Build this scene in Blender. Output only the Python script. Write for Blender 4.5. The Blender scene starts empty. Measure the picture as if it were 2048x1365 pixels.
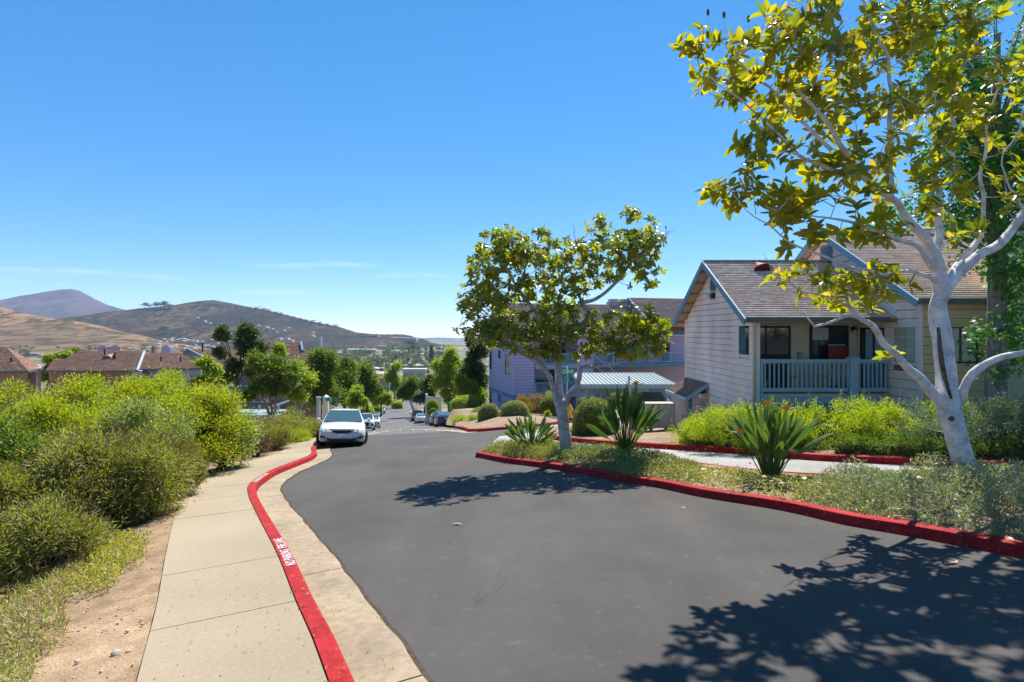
import bpy, bmesh, math, random
import numpy as np
from mathutils import Vector, Matrix, noise
from mathutils.geometry import delaunay_2d_cdt
R = random.Random(11)
rng = np.random.default_rng(11)
S = bpy.context.scene
COL = S.collection
rad = math.radians

# ---------------------------------------------------------------- camera, sky, sun, exposure
F, CX, CY = 1138.0, 1024.0, 662.0            # focal length and optical centre of the photograph
cam_d = bpy.data.cameras.new('camera')
cam = bpy.data.objects.new('camera', cam_d); COL.objects.link(cam)
cam_d.sensor_width = 36.0; cam_d.lens = F / 2048 * 36.0
cam_d.shift_y = -(682.5 - CY) / 2048
cam_d.clip_start = 0.1; cam_d.clip_end = 30000
cam.location = (0, 0, 0); cam.rotation_euler = (rad(90), 0, 0)
S.camera = cam
SUN_EL, SUN_AZ = rad(56), math.atan(0.36)    # sun ahead of the camera and to the right
W = bpy.data.worlds.new('World'); S.world = W; W.use_nodes = True
wt = W.node_tree; wt.nodes.clear()
sky = wt.nodes.new('ShaderNodeTexSky'); sky.sky_type = 'NISHITA'; sky.sun_disc = False
sky.sun_elevation = SUN_EL; sky.sun_rotation = SUN_AZ
sky.altitude = 200; sky.air_density = 0.6; sky.dust_density = 0.0; sky.ozone_density = 4.0
bg = wt.nodes.new('ShaderNodeBackground'); bg.inputs[1].default_value = 0.14
wo = wt.nodes.new('ShaderNodeOutputWorld')
# faint cirrus low over the hills on the left
tc = wt.nodes.new('ShaderNodeTexCoord'); mp = wt.nodes.new('ShaderNodeMapping')
mp.inputs['Scale'].default_value = (5, 5, 60); mp.inputs['Rotation'].default_value = (0, rad(-5), 0)
nz = wt.nodes.new('ShaderNodeTexNoise'); nz.inputs['Scale'].default_value = 1.2; nz.inputs['Detail'].default_value = 6
wt.links.new(tc.outputs['Generated'], mp.inputs[0]); wt.links.new(mp.outputs[0], nz.inputs['Vector'])
mr = wt.nodes.new('ShaderNodeMapRange'); mr.inputs[1].default_value = .56; mr.inputs[2].default_value = .8
mr.inputs[3].default_value = 0; mr.inputs[4].default_value = .45
wt.links.new(nz.outputs[0], mr.inputs[0])
sp = wt.nodes.new('ShaderNodeSeparateXYZ'); wt.links.new(tc.outputs['Generated'], sp.inputs[0])
band = wt.nodes.new('ShaderNodeMapRange'); band.interpolation_type = 'SMOOTHSTEP'
band.inputs[1].default_value = .02; band.inputs[2].default_value = .09
wt.links.new(sp.outputs[2], band.inputs[0])
band2 = wt.nodes.new('ShaderNodeMapRange'); band2.interpolation_type = 'SMOOTHSTEP'
band2.inputs[1].default_value = .16; band2.inputs[2].default_value = .09
wt.links.new(sp.outputs[2], band2.inputs[0])
m1 = wt.nodes.new('ShaderNodeMath'); m1.operation = 'MULTIPLY'; wt.links.new(band.outputs[0], m1.inputs[0]); wt.links.new(band2.outputs[0], m1.inputs[1])
m2 = wt.nodes.new('ShaderNodeMath'); m2.operation = 'MULTIPLY'; wt.links.new(m1.outputs[0], m2.inputs[0]); wt.links.new(mr.outputs[0], m2.inputs[1])
mixc = wt.nodes.new('ShaderNodeMix'); mixc.data_type = 'RGBA'
wt.links.new(m2.outputs[0], mixc.inputs[0]); 
hsv = wt.nodes.new('ShaderNodeHueSaturation'); hsv.inputs['Saturation'].default_value = 1.64; hsv.inputs['Value'].default_value = 1.34
gam = wt.nodes.new('ShaderNodeGamma'); gam.inputs[1].default_value = 0.6; wt.links.new(sky.outputs[0], gam.inputs[0]); wt.links.new(gam.outputs[0], hsv.inputs['Color'])
tint = wt.nodes.new('ShaderNodeMix'); tint.data_type = 'RGBA'; tint.blend_type = 'MULTIPLY'; tint.inputs[0].default_value = 1; tint.inputs[7].default_value = (.90, .89, .89, 1); wt.links.new(hsv.outputs[0], tint.inputs[6]); wt.links.new(tint.outputs[2], mixc.inputs[6]); mixc.inputs[7].default_value = (3.6, 4.2, 4.6, 1)
wt.links.new(mixc.outputs[2], bg.inputs[0]); wt.links.new(bg.outputs[0], wo.inputs[0])
sd = bpy.data.lights.new('sun', 'SUN'); sd.energy = 4.0; sd.angle = rad(.5); sd.color = (1, .955, .88)
sun = bpy.data.objects.new('sun', sd); COL.objects.link(sun)
sdir = Vector((math.sin(SUN_AZ) * math.cos(SUN_EL), math.cos(SUN_AZ) * math.cos(SUN_EL), math.sin(SUN_EL)))
sun.rotation_euler = sdir.to_track_quat('Z', 'Y').to_euler()
S.view_settings.view_transform = 'Standard'; S.view_settings.look = 'None'
S.view_settings.exposure = 1.2; S.view_settings.gamma = 1; S.view_settings.use_curve_mapping = False
S.cycles.max_bounces = 8; S.cycles.transparent_max_bounces = 8; S.cycles.transmission_bounces = 4
S.cycles.diffuse_bounces = 5; S.cycles.glossy_bounces = 3; S.cycles.volume_bounces = 0

# ---------------------------------------------------------------- materials
MATS = {}
def nt(name):
    m = bpy.data.materials.new(name); m.use_nodes = True; t = m.node_tree; t.nodes.clear()
    o = t.nodes.new('ShaderNodeOutputMaterial'); MATS[name] = m
    return m, t, o
def mat(name, c1, c2=None, rough=.8, scale=4.0, detail=6, bump=0, bscale=None, spec=.3, metal=0, c3=None, stretch=(1, 1, 1), lo=.35, hi=.65, emit=None, coat=0, scale2=None):
    m, t, o = nt(name); N = t.nodes.new; L = t.links.new
    b = N('ShaderNodeBsdfPrincipled'); L(b.outputs[0], o.inputs[0])
    b.inputs['Roughness'].default_value = rough; b.inputs['Metallic'].default_value = metal
    b.inputs['Specular IOR Level'].default_value = spec; b.inputs['Coat Weight'].default_value = coat
    g = N('ShaderNodeNewGeometry'); mp = N('ShaderNodeMapping'); mp.inputs['Scale'].default_value = stretch
    L(g.outputs['Position'], mp.inputs[0])
    if c2 is None:
        b.inputs['Base Color'].default_value = (*c1, 1)
    else:
        n = N('ShaderNodeTexNoise'); n.inputs['Scale'].default_value = scale; n.inputs['Detail'].default_value = detail
        n.inputs['Roughness'].default_value = .65
        L(mp.outputs[0], n.inputs['Vector'])
        r = N('ShaderNodeValToRGB'); r.color_ramp.elements[0].position = lo; r.color_ramp.elements[1].position = hi
        r.color_ramp.elements[0].color = (*c1, 1); r.color_ramp.elements[1].color = (*c2, 1)
        if c3:
            e = r.color_ramp.elements.new((lo + hi) / 2); e.color = (*c3, 1)
        L(n.outputs[0], r.inputs[0]); out = r.outputs[0]
        if scale2:
            n2 = N('ShaderNodeTexNoise'); n2.inputs['Scale'].default_value = scale2; n2.inputs['Detail'].default_value = 3
            L(mp.outputs[0], n2.inputs['Vector'])
            mr = N('ShaderNodeMapRange'); mr.inputs[1].default_value = .3; mr.inputs[2].default_value = .7
            mr.inputs[3].default_value = .8; mr.inputs[4].default_value = 1.15
            L(n2.outputs[0], mr.inputs[0])
            mx = N('ShaderNodeMix'); mx.data_type = 'RGBA'; mx.blend_type = 'MULTIPLY'; mx.inputs[0].default_value = 1
            L(out, mx.inputs[6]); L(mr.outputs[0], mx.inputs[7]); out = mx.outputs[2]
        L(out, b.inputs['Base Color'])
    if bump:
        bn = N('ShaderNodeTexNoise'); bn.inputs['Scale'].default_value = bscale or 40; bn.inputs['Detail'].default_value = 4
        L(mp.outputs[0], bn.inputs['Vector'])
        bb = N('ShaderNodeBump'); bb.inputs['Strength'].default_value = bump; bb.inputs['Distance'].default_value = .02
        L(bn.outputs[0], bb.inputs['Height']); L(bb.outputs[0], b.inputs['Normal'])
    return m
def leafmat(name, cols, back=None, trans=.35, tcol=None, rough=.45, spec=.4):
    """cols: 3-4 colours picked leaf by leaf from the 'rnd' attribute"""
    m, t, o = nt(name); N = t.nodes.new; L = t.links.new
    a = N('ShaderNodeAttribute'); a.attribute_name = 'rnd'
    r = N('ShaderNodeValToRGB')
    k = len(cols)
    r.color_ramp.elements[0].color = (*cols[0], 1); r.color_ramp.elements[1].color = (*cols[-1], 1)
    r.color_ramp.elements[0].position = 0; r.color_ramp.elements[1].position = 1
    for i in range(1, k - 1):
        e = r.color_ramp.elements.new(i / (k - 1)); e.color = (*cols[i], 1)
    L(a.outputs['Fac'], r.inputs[0]); out = r.outputs[0]
    if back:
        g = N('ShaderNodeNewGeometry'); mx = N('ShaderNodeMix'); mx.data_type = 'RGBA'
        L(g.outputs['Backfacing'], mx.inputs[0]); L(out, mx.inputs[6]); mx.inputs[7].default_value = (*back, 1); out2 = mx.outputs[2]
    else: out2 = out
    b = N('ShaderNodeBsdfPrincipled'); b.inputs['Roughness'].default_value = rough; b.inputs['Specular IOR Level'].default_value = spec
    L(out2, b.inputs['Base Color'])
    tr = N('ShaderNodeBsdfTranslucent')
    gm = N('ShaderNodeMix'); gm.data_type = 'RGBA'; gm.blend_type = 'MULTIPLY'; gm.inputs[0].default_value = 1
    L(out, gm.inputs[6]); gm.inputs[7].default_value = (*(tcol or (1.7, 1.7, .5)), 1)
    L(gm.outputs[2], tr.inputs[0])
    ms = N('ShaderNodeMixShader'); ms.inputs[0].default_value = trans
    L(b.outputs[0], ms.inputs[1]); L(tr.outputs[0], ms.inputs[2]); L(ms.outputs[0], o.inputs[0])
    return m
def glassmat(name, c, rough=.05, spec=.8):
    return mat(name, c, rough=rough, spec=spec, coat=.3)

def asphalt():
    m, t, o = nt('fresh_asphalt'); N = t.nodes.new; L = t.links.new; b = N('ShaderNodeBsdfPrincipled'); L(b.outputs[0], o.inputs[0]); b.inputs['Roughness'].default_value = .82; b.inputs['Specular IOR Level'].default_value = .25
    g = N('ShaderNodeNewGeometry')
    def noi(s, d=4, st=(1, 1, 1)):
        mp = N('ShaderNodeMapping'); mp.inputs['Scale'].default_value = st; L(g.outputs['Position'], mp.inputs[0]); n = N('ShaderNodeTexNoise'); n.inputs['Scale'].default_value = s; n.inputs['Detail'].default_value = d; n.inputs['Roughness'].default_value = .6; L(mp.outputs[0], n.inputs['Vector']); return n.outputs[0]
    def rg(f, a, b_, p, q):
        r = N('ShaderNodeMapRange'); r.inputs[1].default_value = p; r.inputs[2].default_value = q; r.inputs[3].default_value = a; r.inputs[4].default_value = b_; L(f, r.inputs[0]); return r.outputs[0]
    def mul(a, b_): m_ = N('ShaderNodeMath'); m_.operation = 'MULTIPLY'; L(a, m_.inputs[0]); L(b_, m_.inputs[1]); return m_.outputs[0]
    f = mul(mul(rg(noi(170, 2), .72, 1.3, .35, .65), rg(noi(.5, 5), .80, 1.18, .3, .7)), rg(noi(.9, 6, (1, .15, 1)), .88, 1.12, .35, .65))
    f = mul(f, rg(noi(7, 8), 1.0, 1.35, .60, .70))      # pale scuffs
    v = N('ShaderNodeTexVoronoi'); v.feature = 'DISTANCE_TO_EDGE'; v.inputs['Scale'].default_value = .23
    ad = N('ShaderNodeVectorMath'); n3 = N('ShaderNodeTexNoise'); n3.inputs['Scale'].default_value = 1.3; n3.inputs['Detail'].default_value = 6; L(g.outputs['Position'], n3.inputs['Vector']); L(g.outputs['Position'], ad.inputs[0]); L(n3.outputs[1], ad.inputs[1]); L(ad.outputs[0], v.inputs['Vector'])
    crack = rg(v.outputs['Distance'], .55, 1.0, .0, .0016); gate = rg(noi(.35, 2), 1, 0, .50, .53)
    mx = N('ShaderNodeMath'); mx.operation = 'MAXIMUM'; L(crack, mx.inputs[0]); L(gate, mx.inputs[1]); f = mul(f, mx.outputs[0])
    c = N('ShaderNodeMix'); c.data_type = 'RGBA'; c.blend_type = 'MULTIPLY'; c.inputs[0].default_value = 1; c.inputs[6].default_value = (.064, .058, .052, 1); L(f, c.inputs[7]); L(c.outputs[2], b.inputs['Base Color'])
    bb = N('ShaderNodeBump'); bb.inputs['Strength'].default_value = .5; bb.inputs['Distance'].default_value = .01; L(noi(150, 3), bb.inputs['Height']); L(bb.outputs[0], b.inputs['Normal']); return m
M_asph = asphalt()
M_asph2 = mat('old_asphalt', (.095, .093, .092), (.135, .13, .126), rough=.9, scale=3, bump=.3, bscale=80, scale2=.3)
M_conc = mat('concrete', (.295, .235, .155), (.345, .28, .19), rough=.9, scale=30, bump=.3, bscale=160, scale2=.25)
M_conc2 = mat('gutter_concrete', (.25, .19, .12), (.345, .275, .185), rough=.9, scale=9, bump=.3, bscale=140, scale2=1.1)
M_drive = mat('drive_concrete', (.25, .24, .225), (.31, .30, .28), rough=.85, scale=6, bump=.2, bscale=90, scale2=.5)
def kerbpaint():
    m = mat('red_kerb_paint', (.27, .010, .010), (.37, .022, .022), rough=.7, scale=9, bump=.5, bscale=50, scale2=1.6, spec=.12); t = m.node_tree; N = t.nodes.new; L = t.links.new
    b = [n for n in t.nodes if n.type == 'BSDF_PRINCIPLED'][0]; src = b.inputs['Base Color'].links[0].from_socket
    g = N('ShaderNodeNewGeometry'); n = N('ShaderNodeTexNoise'); n.inputs['Scale'].default_value = 16; n.inputs['Detail'].default_value = 9; n.inputs['Roughness'].default_value = .7; L(g.outputs['Position'], n.inputs['Vector'])
    r = N('ShaderNodeMapRange'); r.inputs[1].default_value = .615; r.inputs[2].default_value = .635; L(n.outputs[0], r.inputs[0])
    mx = N('ShaderNodeMix'); mx.data_type = 'RGBA'; L(r.outputs[0], mx.inputs[0]); L(src, mx.inputs[6]); mx.inputs[7].default_value = (.30, .17, .14, 1)
    v = N('ShaderNodeTexVoronoi'); v.feature = 'DISTANCE_TO_EDGE'; v.inputs['Scale'].default_value = 3.2; ad = N('ShaderNodeVectorMath'); n3 = N('ShaderNodeTexNoise'); n3.inputs['Scale'].default_value = 5; n3.inputs['Detail'].default_value = 5; L(g.outputs['Position'], n3.inputs['Vector']); sc = N('ShaderNodeVectorMath'); sc.operation = 'SCALE'; sc.inputs['Scale'].default_value = .35; L(n3.outputs[1], sc.inputs[0]); L(g.outputs['Position'], ad.inputs[0]); L(sc.outputs[0], ad.inputs[1]); L(ad.outputs[0], v.inputs['Vector'])
    cr = N('ShaderNodeMapRange'); cr.inputs[1].default_value = 0; cr.inputs[2].default_value = .012; cr.inputs[3].default_value = .55; cr.inputs[4].default_value = 1; L(v.outputs['Distance'], cr.inputs[0])
    m2 = N('ShaderNodeMix'); m2.data_type = 'RGBA'; m2.blend_type = 'MULTIPLY'; m2.inputs[0].default_value = 1; L(mx.outputs[2], m2.inputs[6]); L(cr.outputs[0], m2.inputs[7]); L(m2.outputs[2], b.inputs['Base Color']); return m
M_red = kerbpaint()
M_white = mat('white_marking', (.75, .72, .70), (.6, .5, .48), rough=.6, scale=60)
M_dirt = mat('bare_dirt', (.21, .135, .075), (.36, .25, .15), rough=.95, scale=3.2, bump=.9, bscale=45, scale2=.7)
M_soil = mat('bed_soil', (.19, .13, .08), (.31, .225, .145), rough=.95, scale=7, bump=.8, bscale=50, scale2=1)
M_land = mat('valley_land', (.09, .09, .05), (.30, .23, .14), rough=.95, scale=.012, c3=(.13, .13, .07), scale2=.06)
M_pink = mat('pink_siding_paint', (.80, .62, .52), (.85, .69, .60), rough=.75, scale=1.4, bump=.12, bscale=60, stretch=(1, 1, .5), scale2=.8)
M_tan = mat('reflected_tan_siding', (.58, .44, .25), (.64, .50, .30), rough=.75, scale=1.6, bump=.12, bscale=60)  # reflected yellow-beige light put into the colour
M_stucco = mat('beige_stucco', (.74, .59, .43), (.80, .67, .52), rough=.95, scale=3, bump=.6, bscale=70)
M_cream = mat('cream_stucco', (.66, .58, .44), (.7, .62, .48), rough=.95, scale=3, bump=.4, bscale=70)
M_teal = mat('blue_trim_paint', (.10, .22, .30), (.13, .27, .35), rough=.6, scale=5, bump=.1)
M_rail = mat('blue_grey_rail_paint', (.28, .39, .45), (.33, .44, .50), rough=.6, scale=5)
M_gutter = mat('dark_green_gutter', (.075, .115, .105), rough=.5)
M_frame = mat('dark_window_frame', (.03, .026, .022), rough=.4)
M_trimp = mat('pale_window_trim', (.70, .62, .59), (.75, .68, .65), rough=.7, scale=5)
M_glass = glassmat('dark_glass', (.035, .045, .05))
M_glassb = glassmat('blind_glass', (.42, .45, .40), rough=.15)
M_blind = mat('pale_blinds', (.55, .56, .50), rough=.8)
M_curt = mat('blue_curtain', (.22, .42, .50), (.30, .50, .58), rough=.9, scale=8, stretch=(1, 1, .1))
M_shing = leafmat('brown_shingle', [(.56, .35, .26), (.78, .55, .45), (.66, .44, .35), (.82, .64, .54)], trans=0, rough=.95, spec=.1)
M_shing2 = leafmat('red_brown_shingle', [(.18, .10, .07), (.26, .15, .11), (.21, .12, .085), (.31, .19, .14)], trans=0, rough=.95, spec=.1)
M_sheath = mat('roof_sheathing', (.32, .2, .12), rough=.9)
M_soffit = mat('soffit_wood', (.38, .27, .19), (.46, .33, .23), rough=.85, scale=8, stretch=(1, 6, 1))
M_lav = mat('lavender_siding', (.46, .40, .55), (.51, .46, .61), rough=.8, scale=1)
M_lav2 = mat('pale_lavender_stucco', (.42, .41, .60), (.46, .45, .63), rough=.85, scale=1)
M_mauve = mat('mauve_stucco', (.42, .33, .36), (.46, .37, .39), rough=.9, scale=1)
M_navy = mat('navy_door', (.03, .03, .06), rough=.6)
M_brnw = mat('brown_stucco', (.30, .20, .15), (.35, .24, .18), rough=.9, scale=1)
M_bluedk = mat('dusk_blue_wood', (.11, .17, .24), rough=.7)
M_car_w = mat('white_car_paint', (.66, .66, .65), rough=.25, spec=.5, coat=.8)
M_car_s = mat('silver_car_paint', (.42, .44, .46), rough=.3, spec=.5, coat=.6, metal=.3)
M_car_b = mat('dark_blue_car_paint', (.012, .014, .035), rough=.2, spec=.5, coat=.9)
M_car_g = mat('grey_car_paint', (.12, .13, .15), rough=.3, spec=.5, coat=.8)
M_car_r = mat('maroon_car_paint', (.09, .012, .015), rough=.3, spec=.5, coat=.8)
M_cglass = mat('car_glass', (.05, .09, .085), rough=.04, spec=.9, coat=1)
M_black = mat('black_plastic', (.012, .012, .013), rough=.45)
M_tyre = mat('tyre_rubber', (.018, .018, .018), rough=.85)
M_rim = mat('alloy_rim', (.45, .45, .46), rough=.3, metal=.8)
M_lamp = mat('clear_lamp', (.50, .50, .42), rough=.15, spec=.8, coat=1)
M_tail = mat('tail_lamp', (.45, .02, .025), rough=.15, spec=.8, coat=1)
M_plate = mat('licence_plate', (.75, .76, .80), rough=.4)
M_chrome = mat('chrome', (.7, .7, .7), rough=.15, metal=1)
M_bark = mat('magnolia_bark', (.24, .205, .195), (.56, .51, .52), rough=.9, scale=7, bump=.7, bscale=45, c3=(.42, .38, .38), scale2=2.5, lo=.3, hi=.7)
M_bark2 = mat('furrowed_bark', (.13, .105, .09), (.32, .28, .26), rough=.95, scale=14, bump=1, bscale=30, stretch=(1, 1, .2))
M_bark3 = mat('dark_bark', (.06, .045, .035), (.15, .11, .085), rough=.95, scale=9, bump=.6)
M_bark4 = mat('reddish_bark', (.20, .09, .06), (.34, .20, .15), rough=.9, scale=9)
M_barkw = mat('pale_magnolia_bark', (.42, .37, .35), (.80, .74, .73), rough=.9, scale=7, bump=.8, bscale=45, c3=(.66, .60, .60), scale2=2.5, lo=.3, hi=.7)
M_wound = mat('rotten_heartwood', (.025, .018, .012), (.20, .13, .08), rough=.95, scale=26, bump=1, bscale=60, stretch=(1, 1, .25))
M_magY = leafmat('magnolia_leaf_yellow', [(.055, .11, .015), (.24, .24, .015), (.10, .15, .015), (.33, .29, .015), (.18, .20, .015), (.40, .27, .02)], back=(.36, .29, .04), trans=.58, tcol=(1.85, 1.8, .25), rough=.28, spec=.6)
M_magG = leafmat('magnolia_leaf_green', [(.045, .11, .016), (.15, .21, .02), (.07, .14, .018), (.25, .28, .022), (.10, .17, .018), (.32, .22, .03)], back=(.36, .26, .04), trans=.52, tcol=(2.2, 1.95, .3), rough=.3, spec=.6)
M_lime = leafmat('lime_leaf', [(.24, .33, .02), (.36, .43, .03), (.28, .37, .03), (.42, .46, .05)], trans=.5, tcol=(1.6, 1.6, .4))
M_yel = leafmat('yellow_green_leaf', [(.16, .25, .018), (.28, .34, .02), (.20, .28, .02), (.36, .37, .025), (.11, .20, .02)], trans=.5, tcol=(1.8, 1.6, .4))
M_olive = leafmat('olive_wispy_leaf', [(.13, .165, .035), (.25, .27, .06), (.17, .21, .04), (.38, .36, .16), (.24, .26, .045)], trans=.45, tcol=(1.6, 1.5, .5))
M_glau = leafmat('pale_glossy_leaf', [(.14, .20, .05), (.30, .34, .13), (.20, .26, .07), (.40, .42, .22)], trans=.3, rough=.3)
M_bluel = leafmat('blue_grey_leaf', [(.10, .16, .11), (.16, .23, .17), (.12, .18, .13), (.21, .27, .20)], trans=.25)
M_grey = leafmat('grey_green_leaf', [(.16, .20, .12), (.28, .32, .21), (.21, .24, .15), (.40, .41, .27), (.32, .29, .16)], trans=.25)
M_gc = leafmat('straw_green_leaf', [(.26, .27, .07), (.42, .40, .13), (.19, .24, .06), (.50, .45, .20), (.33, .33, .09)], trans=.3)
M_gcd = leafmat('mixed_green_leaf', [(.09, .14, .04), (.18, .22, .07), (.13, .18, .08), (.30, .30, .11), (.20, .17, .08)], trans=.3)
M_strel = leafmat('strelitzia_leaf', [(.05, .11, .03), (.10, .17, .04), (.065, .13, .035), (.14, .21, .05)], trans=.25, rough=.35, spec=.5)
M_box = leafmat('boxwood_leaf', [(.12, .18, .025), (.22, .27, .04), (.16, .22, .03), (.29, .32, .07)], trans=.3)
M_boxy = leafmat('bright_clipped_leaf', [(.24, .32, .015), (.34, .42, .02), (.28, .36, .02), (.40, .45, .04)], trans=.35)
M_boxg = leafmat('grey_clipped_leaf', [(.18, .23, .08), (.31, .36, .16), (.23, .28, .11), (.42, .45, .26)], trans=.25)
M_orng = leafmat('orange_tipped_leaf', [(.22, .15, .02), (.32, .17, .02), (.18, .18, .02), (.26, .22, .03)], trans=.3)
M_brown = leafmat('dead_brown_leaf', [(.12, .06, .035), (.20, .11, .07), (.15, .08, .05)], trans=.1)
M_tree = leafmat('mid_green_leaf', [(.06, .12, .02), (.14, .20, .03), (.09, .15, .025), (.21, .27, .045)], trans=.42)
M_treed = leafmat('dark_green_leaf', [(.035, .07, .028), (.08, .12, .045), (.05, .09, .03), (.12, .17, .05)], trans=.35)
M_treel = leafmat('light_green_leaf', [(.15, .23, .025), (.26, .34, .045), (.19, .27, .03), (.34, .40, .07)], trans=.48)
M_star = leafmat('sweetgum_leaf', [(.05, .14, .025), (.09, .20, .035), (.065, .16, .03), (.14, .27, .045)], trans=.48, tcol=(1.4, 1.9, .5))
M_far = leafmat('hazy_grey_green_leaf', [(.06, .085, .04), (.12, .15, .07), (.085, .11, .06)], trans=.2)
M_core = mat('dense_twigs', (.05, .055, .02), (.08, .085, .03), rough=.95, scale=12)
M_orange = mat('orange_petal', (.80, .26, .02), (.85, .36, .03), rough=.5, scale=20)
M_blossom = leafmat('orange_new_growth', [(.50, .16, .05), (.6, .25, .06), (.4, .13, .05)], trans=.35, tcol=(1.3, 1, .6))
M_pinkfl = leafmat('magenta_petal', [(.45, .06, .28), (.55, .12, .38), (.4, .05, .22)], trans=.3, tcol=(1.2, .8, 1.1))
M_deadleaf = leafmat('fallen_leaf_brown', [(.40, .13, .04), (.48, .30, .18), (.30, .16, .09), (.55, .42, .30)], trans=.15, tcol=(1.2, 1, .6))
M_green_sign = mat('green_sign', (.01, .25, .15), rough=.4)
M_signw = mat('sign_white', (.8, .8, .8), rough=.5)
M_metal = mat('galvanised_metal', (.40, .45, .47), (.46, .51, .53), rough=.45, scale=3, metal=.2)
M_metroof = mat('pale_blue_metal_roof', (.25, .30, .30), (.30, .35, .34), rough=.45, scale=2)
M_carpt = mat('grey_green_carport_paint', (.22, .31, .30), (.25, .34, .33), rough=.6, scale=3)
M_hyd = mat('yellow_hydrant_paint', (.75, .38, .02), rough=.45)
M_beige = mat('beige_metal', (.50, .43, .32), (.54, .47, .36), rough=.5, scale=2)
M_wood = mat('pink_weathered_plank', (.47, .36, .31), (.58, .46, .40), rough=.85, scale=5, stretch=(1, 1, .15), bump=.2)
M_vent = mat('dark_red_vent', (.20, .035, .03), rough=.6)
M_rock = mat('grey_rock', (.30, .24, .18), (.52, .44, .34), rough=.9, scale=20)
M_bld = mat('white_building', (.52, .51, .48), (.58, .57, .54), rough=.8, scale=.05)
M_bld2 = mat('pale_tan_building', (.55, .47, .37), rough=.8)
M_bld3 = mat('pale_grey_roof', (.50, .48, .46), rough=.8)
M_peb = mat('raised_marker', (.72, .62, .40), rough=.5)
M_fabric = mat('red_fabric', (.26, .05, .05), rough=.9)
M_bbtn = mat('blue_plastic', (.03, .08, .35), rough=.4)

# ---------------------------------------------------------------- object helpers
def link(o): COL.objects.link(o); return o
def thing(name, label, cat, loc=(0, 0, 0), group=None, rz=0):
    o = link(bpy.data.objects.new(name, None)); o.location = loc; o.rotation_euler = (0, 0, rz)
    o.empty_display_size = .2
    o['label'] = label; o['category'] = cat
    if group: o['group'] = group
    return o
def tag(o, label, cat, group=None):
    o['label'] = label; o['category'] = cat
    if group: o['group'] = group
    return o
def par(o, p, world=True):
    """parent o to p; the mesh was modelled in world coordinates unless world is False"""
    if p is None: return o
    o.parent = p
    if world:
        q = p; m = Matrix.Identity(4); ch = []
        while q is not None: ch.append(q); q = q.parent
        for q in reversed(ch):
            m = m @ q.matrix_parent_inverse @ (Matrix.Translation(q.location) @ q.rotation_euler.to_matrix().to_4x4())
        o.matrix_parent_inverse = m.inverted()
    return o
def struct_empty(name, loc=(0, 0, 0)):
    o = link(bpy.data.objects.new(name, None)); o.location = loc; o['kind'] = 'structure'; return o
def setmats(me, m):
    for k in (m if isinstance(m, (list, tuple)) else [m]): me.materials.append(k)
def npmesh(name, V, Fc, m, parent=None, rnd=None, smooth=False, world=True, link_it=True):
    """V (n,3), Fc (k,3|4) arrays -> one mesh object, rnd = per-face value"""
    V = np.asarray(V, np.float32).reshape(-1, 3); Fc = np.asarray(Fc, np.int32)
    me = bpy.data.meshes.new(name); n, k = Fc.shape
    me.vertices.add(len(V)); me.vertices.foreach_set('co', V.ravel())
    me.loops.add(n * k); me.loops.foreach_set('vertex_index', Fc.ravel())
    me.polygons.add(n); me.polygons.foreach_set('loop_start', np.arange(0, n * k, k, dtype=np.int32))
    if smooth: me.polygons.foreach_set('use_smooth', np.ones(n, bool))
    if rnd is not None:
        a = me.attributes.new('rnd', 'FLOAT', 'FACE'); a.data.foreach_set('value', np.asarray(rnd, np.float32))
    me.update(calc_edges=True); setmats(me, m)
    if not link_it: return me
    o = link(bpy.data.objects.new(name, me)); par(o, parent, world); return o
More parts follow.
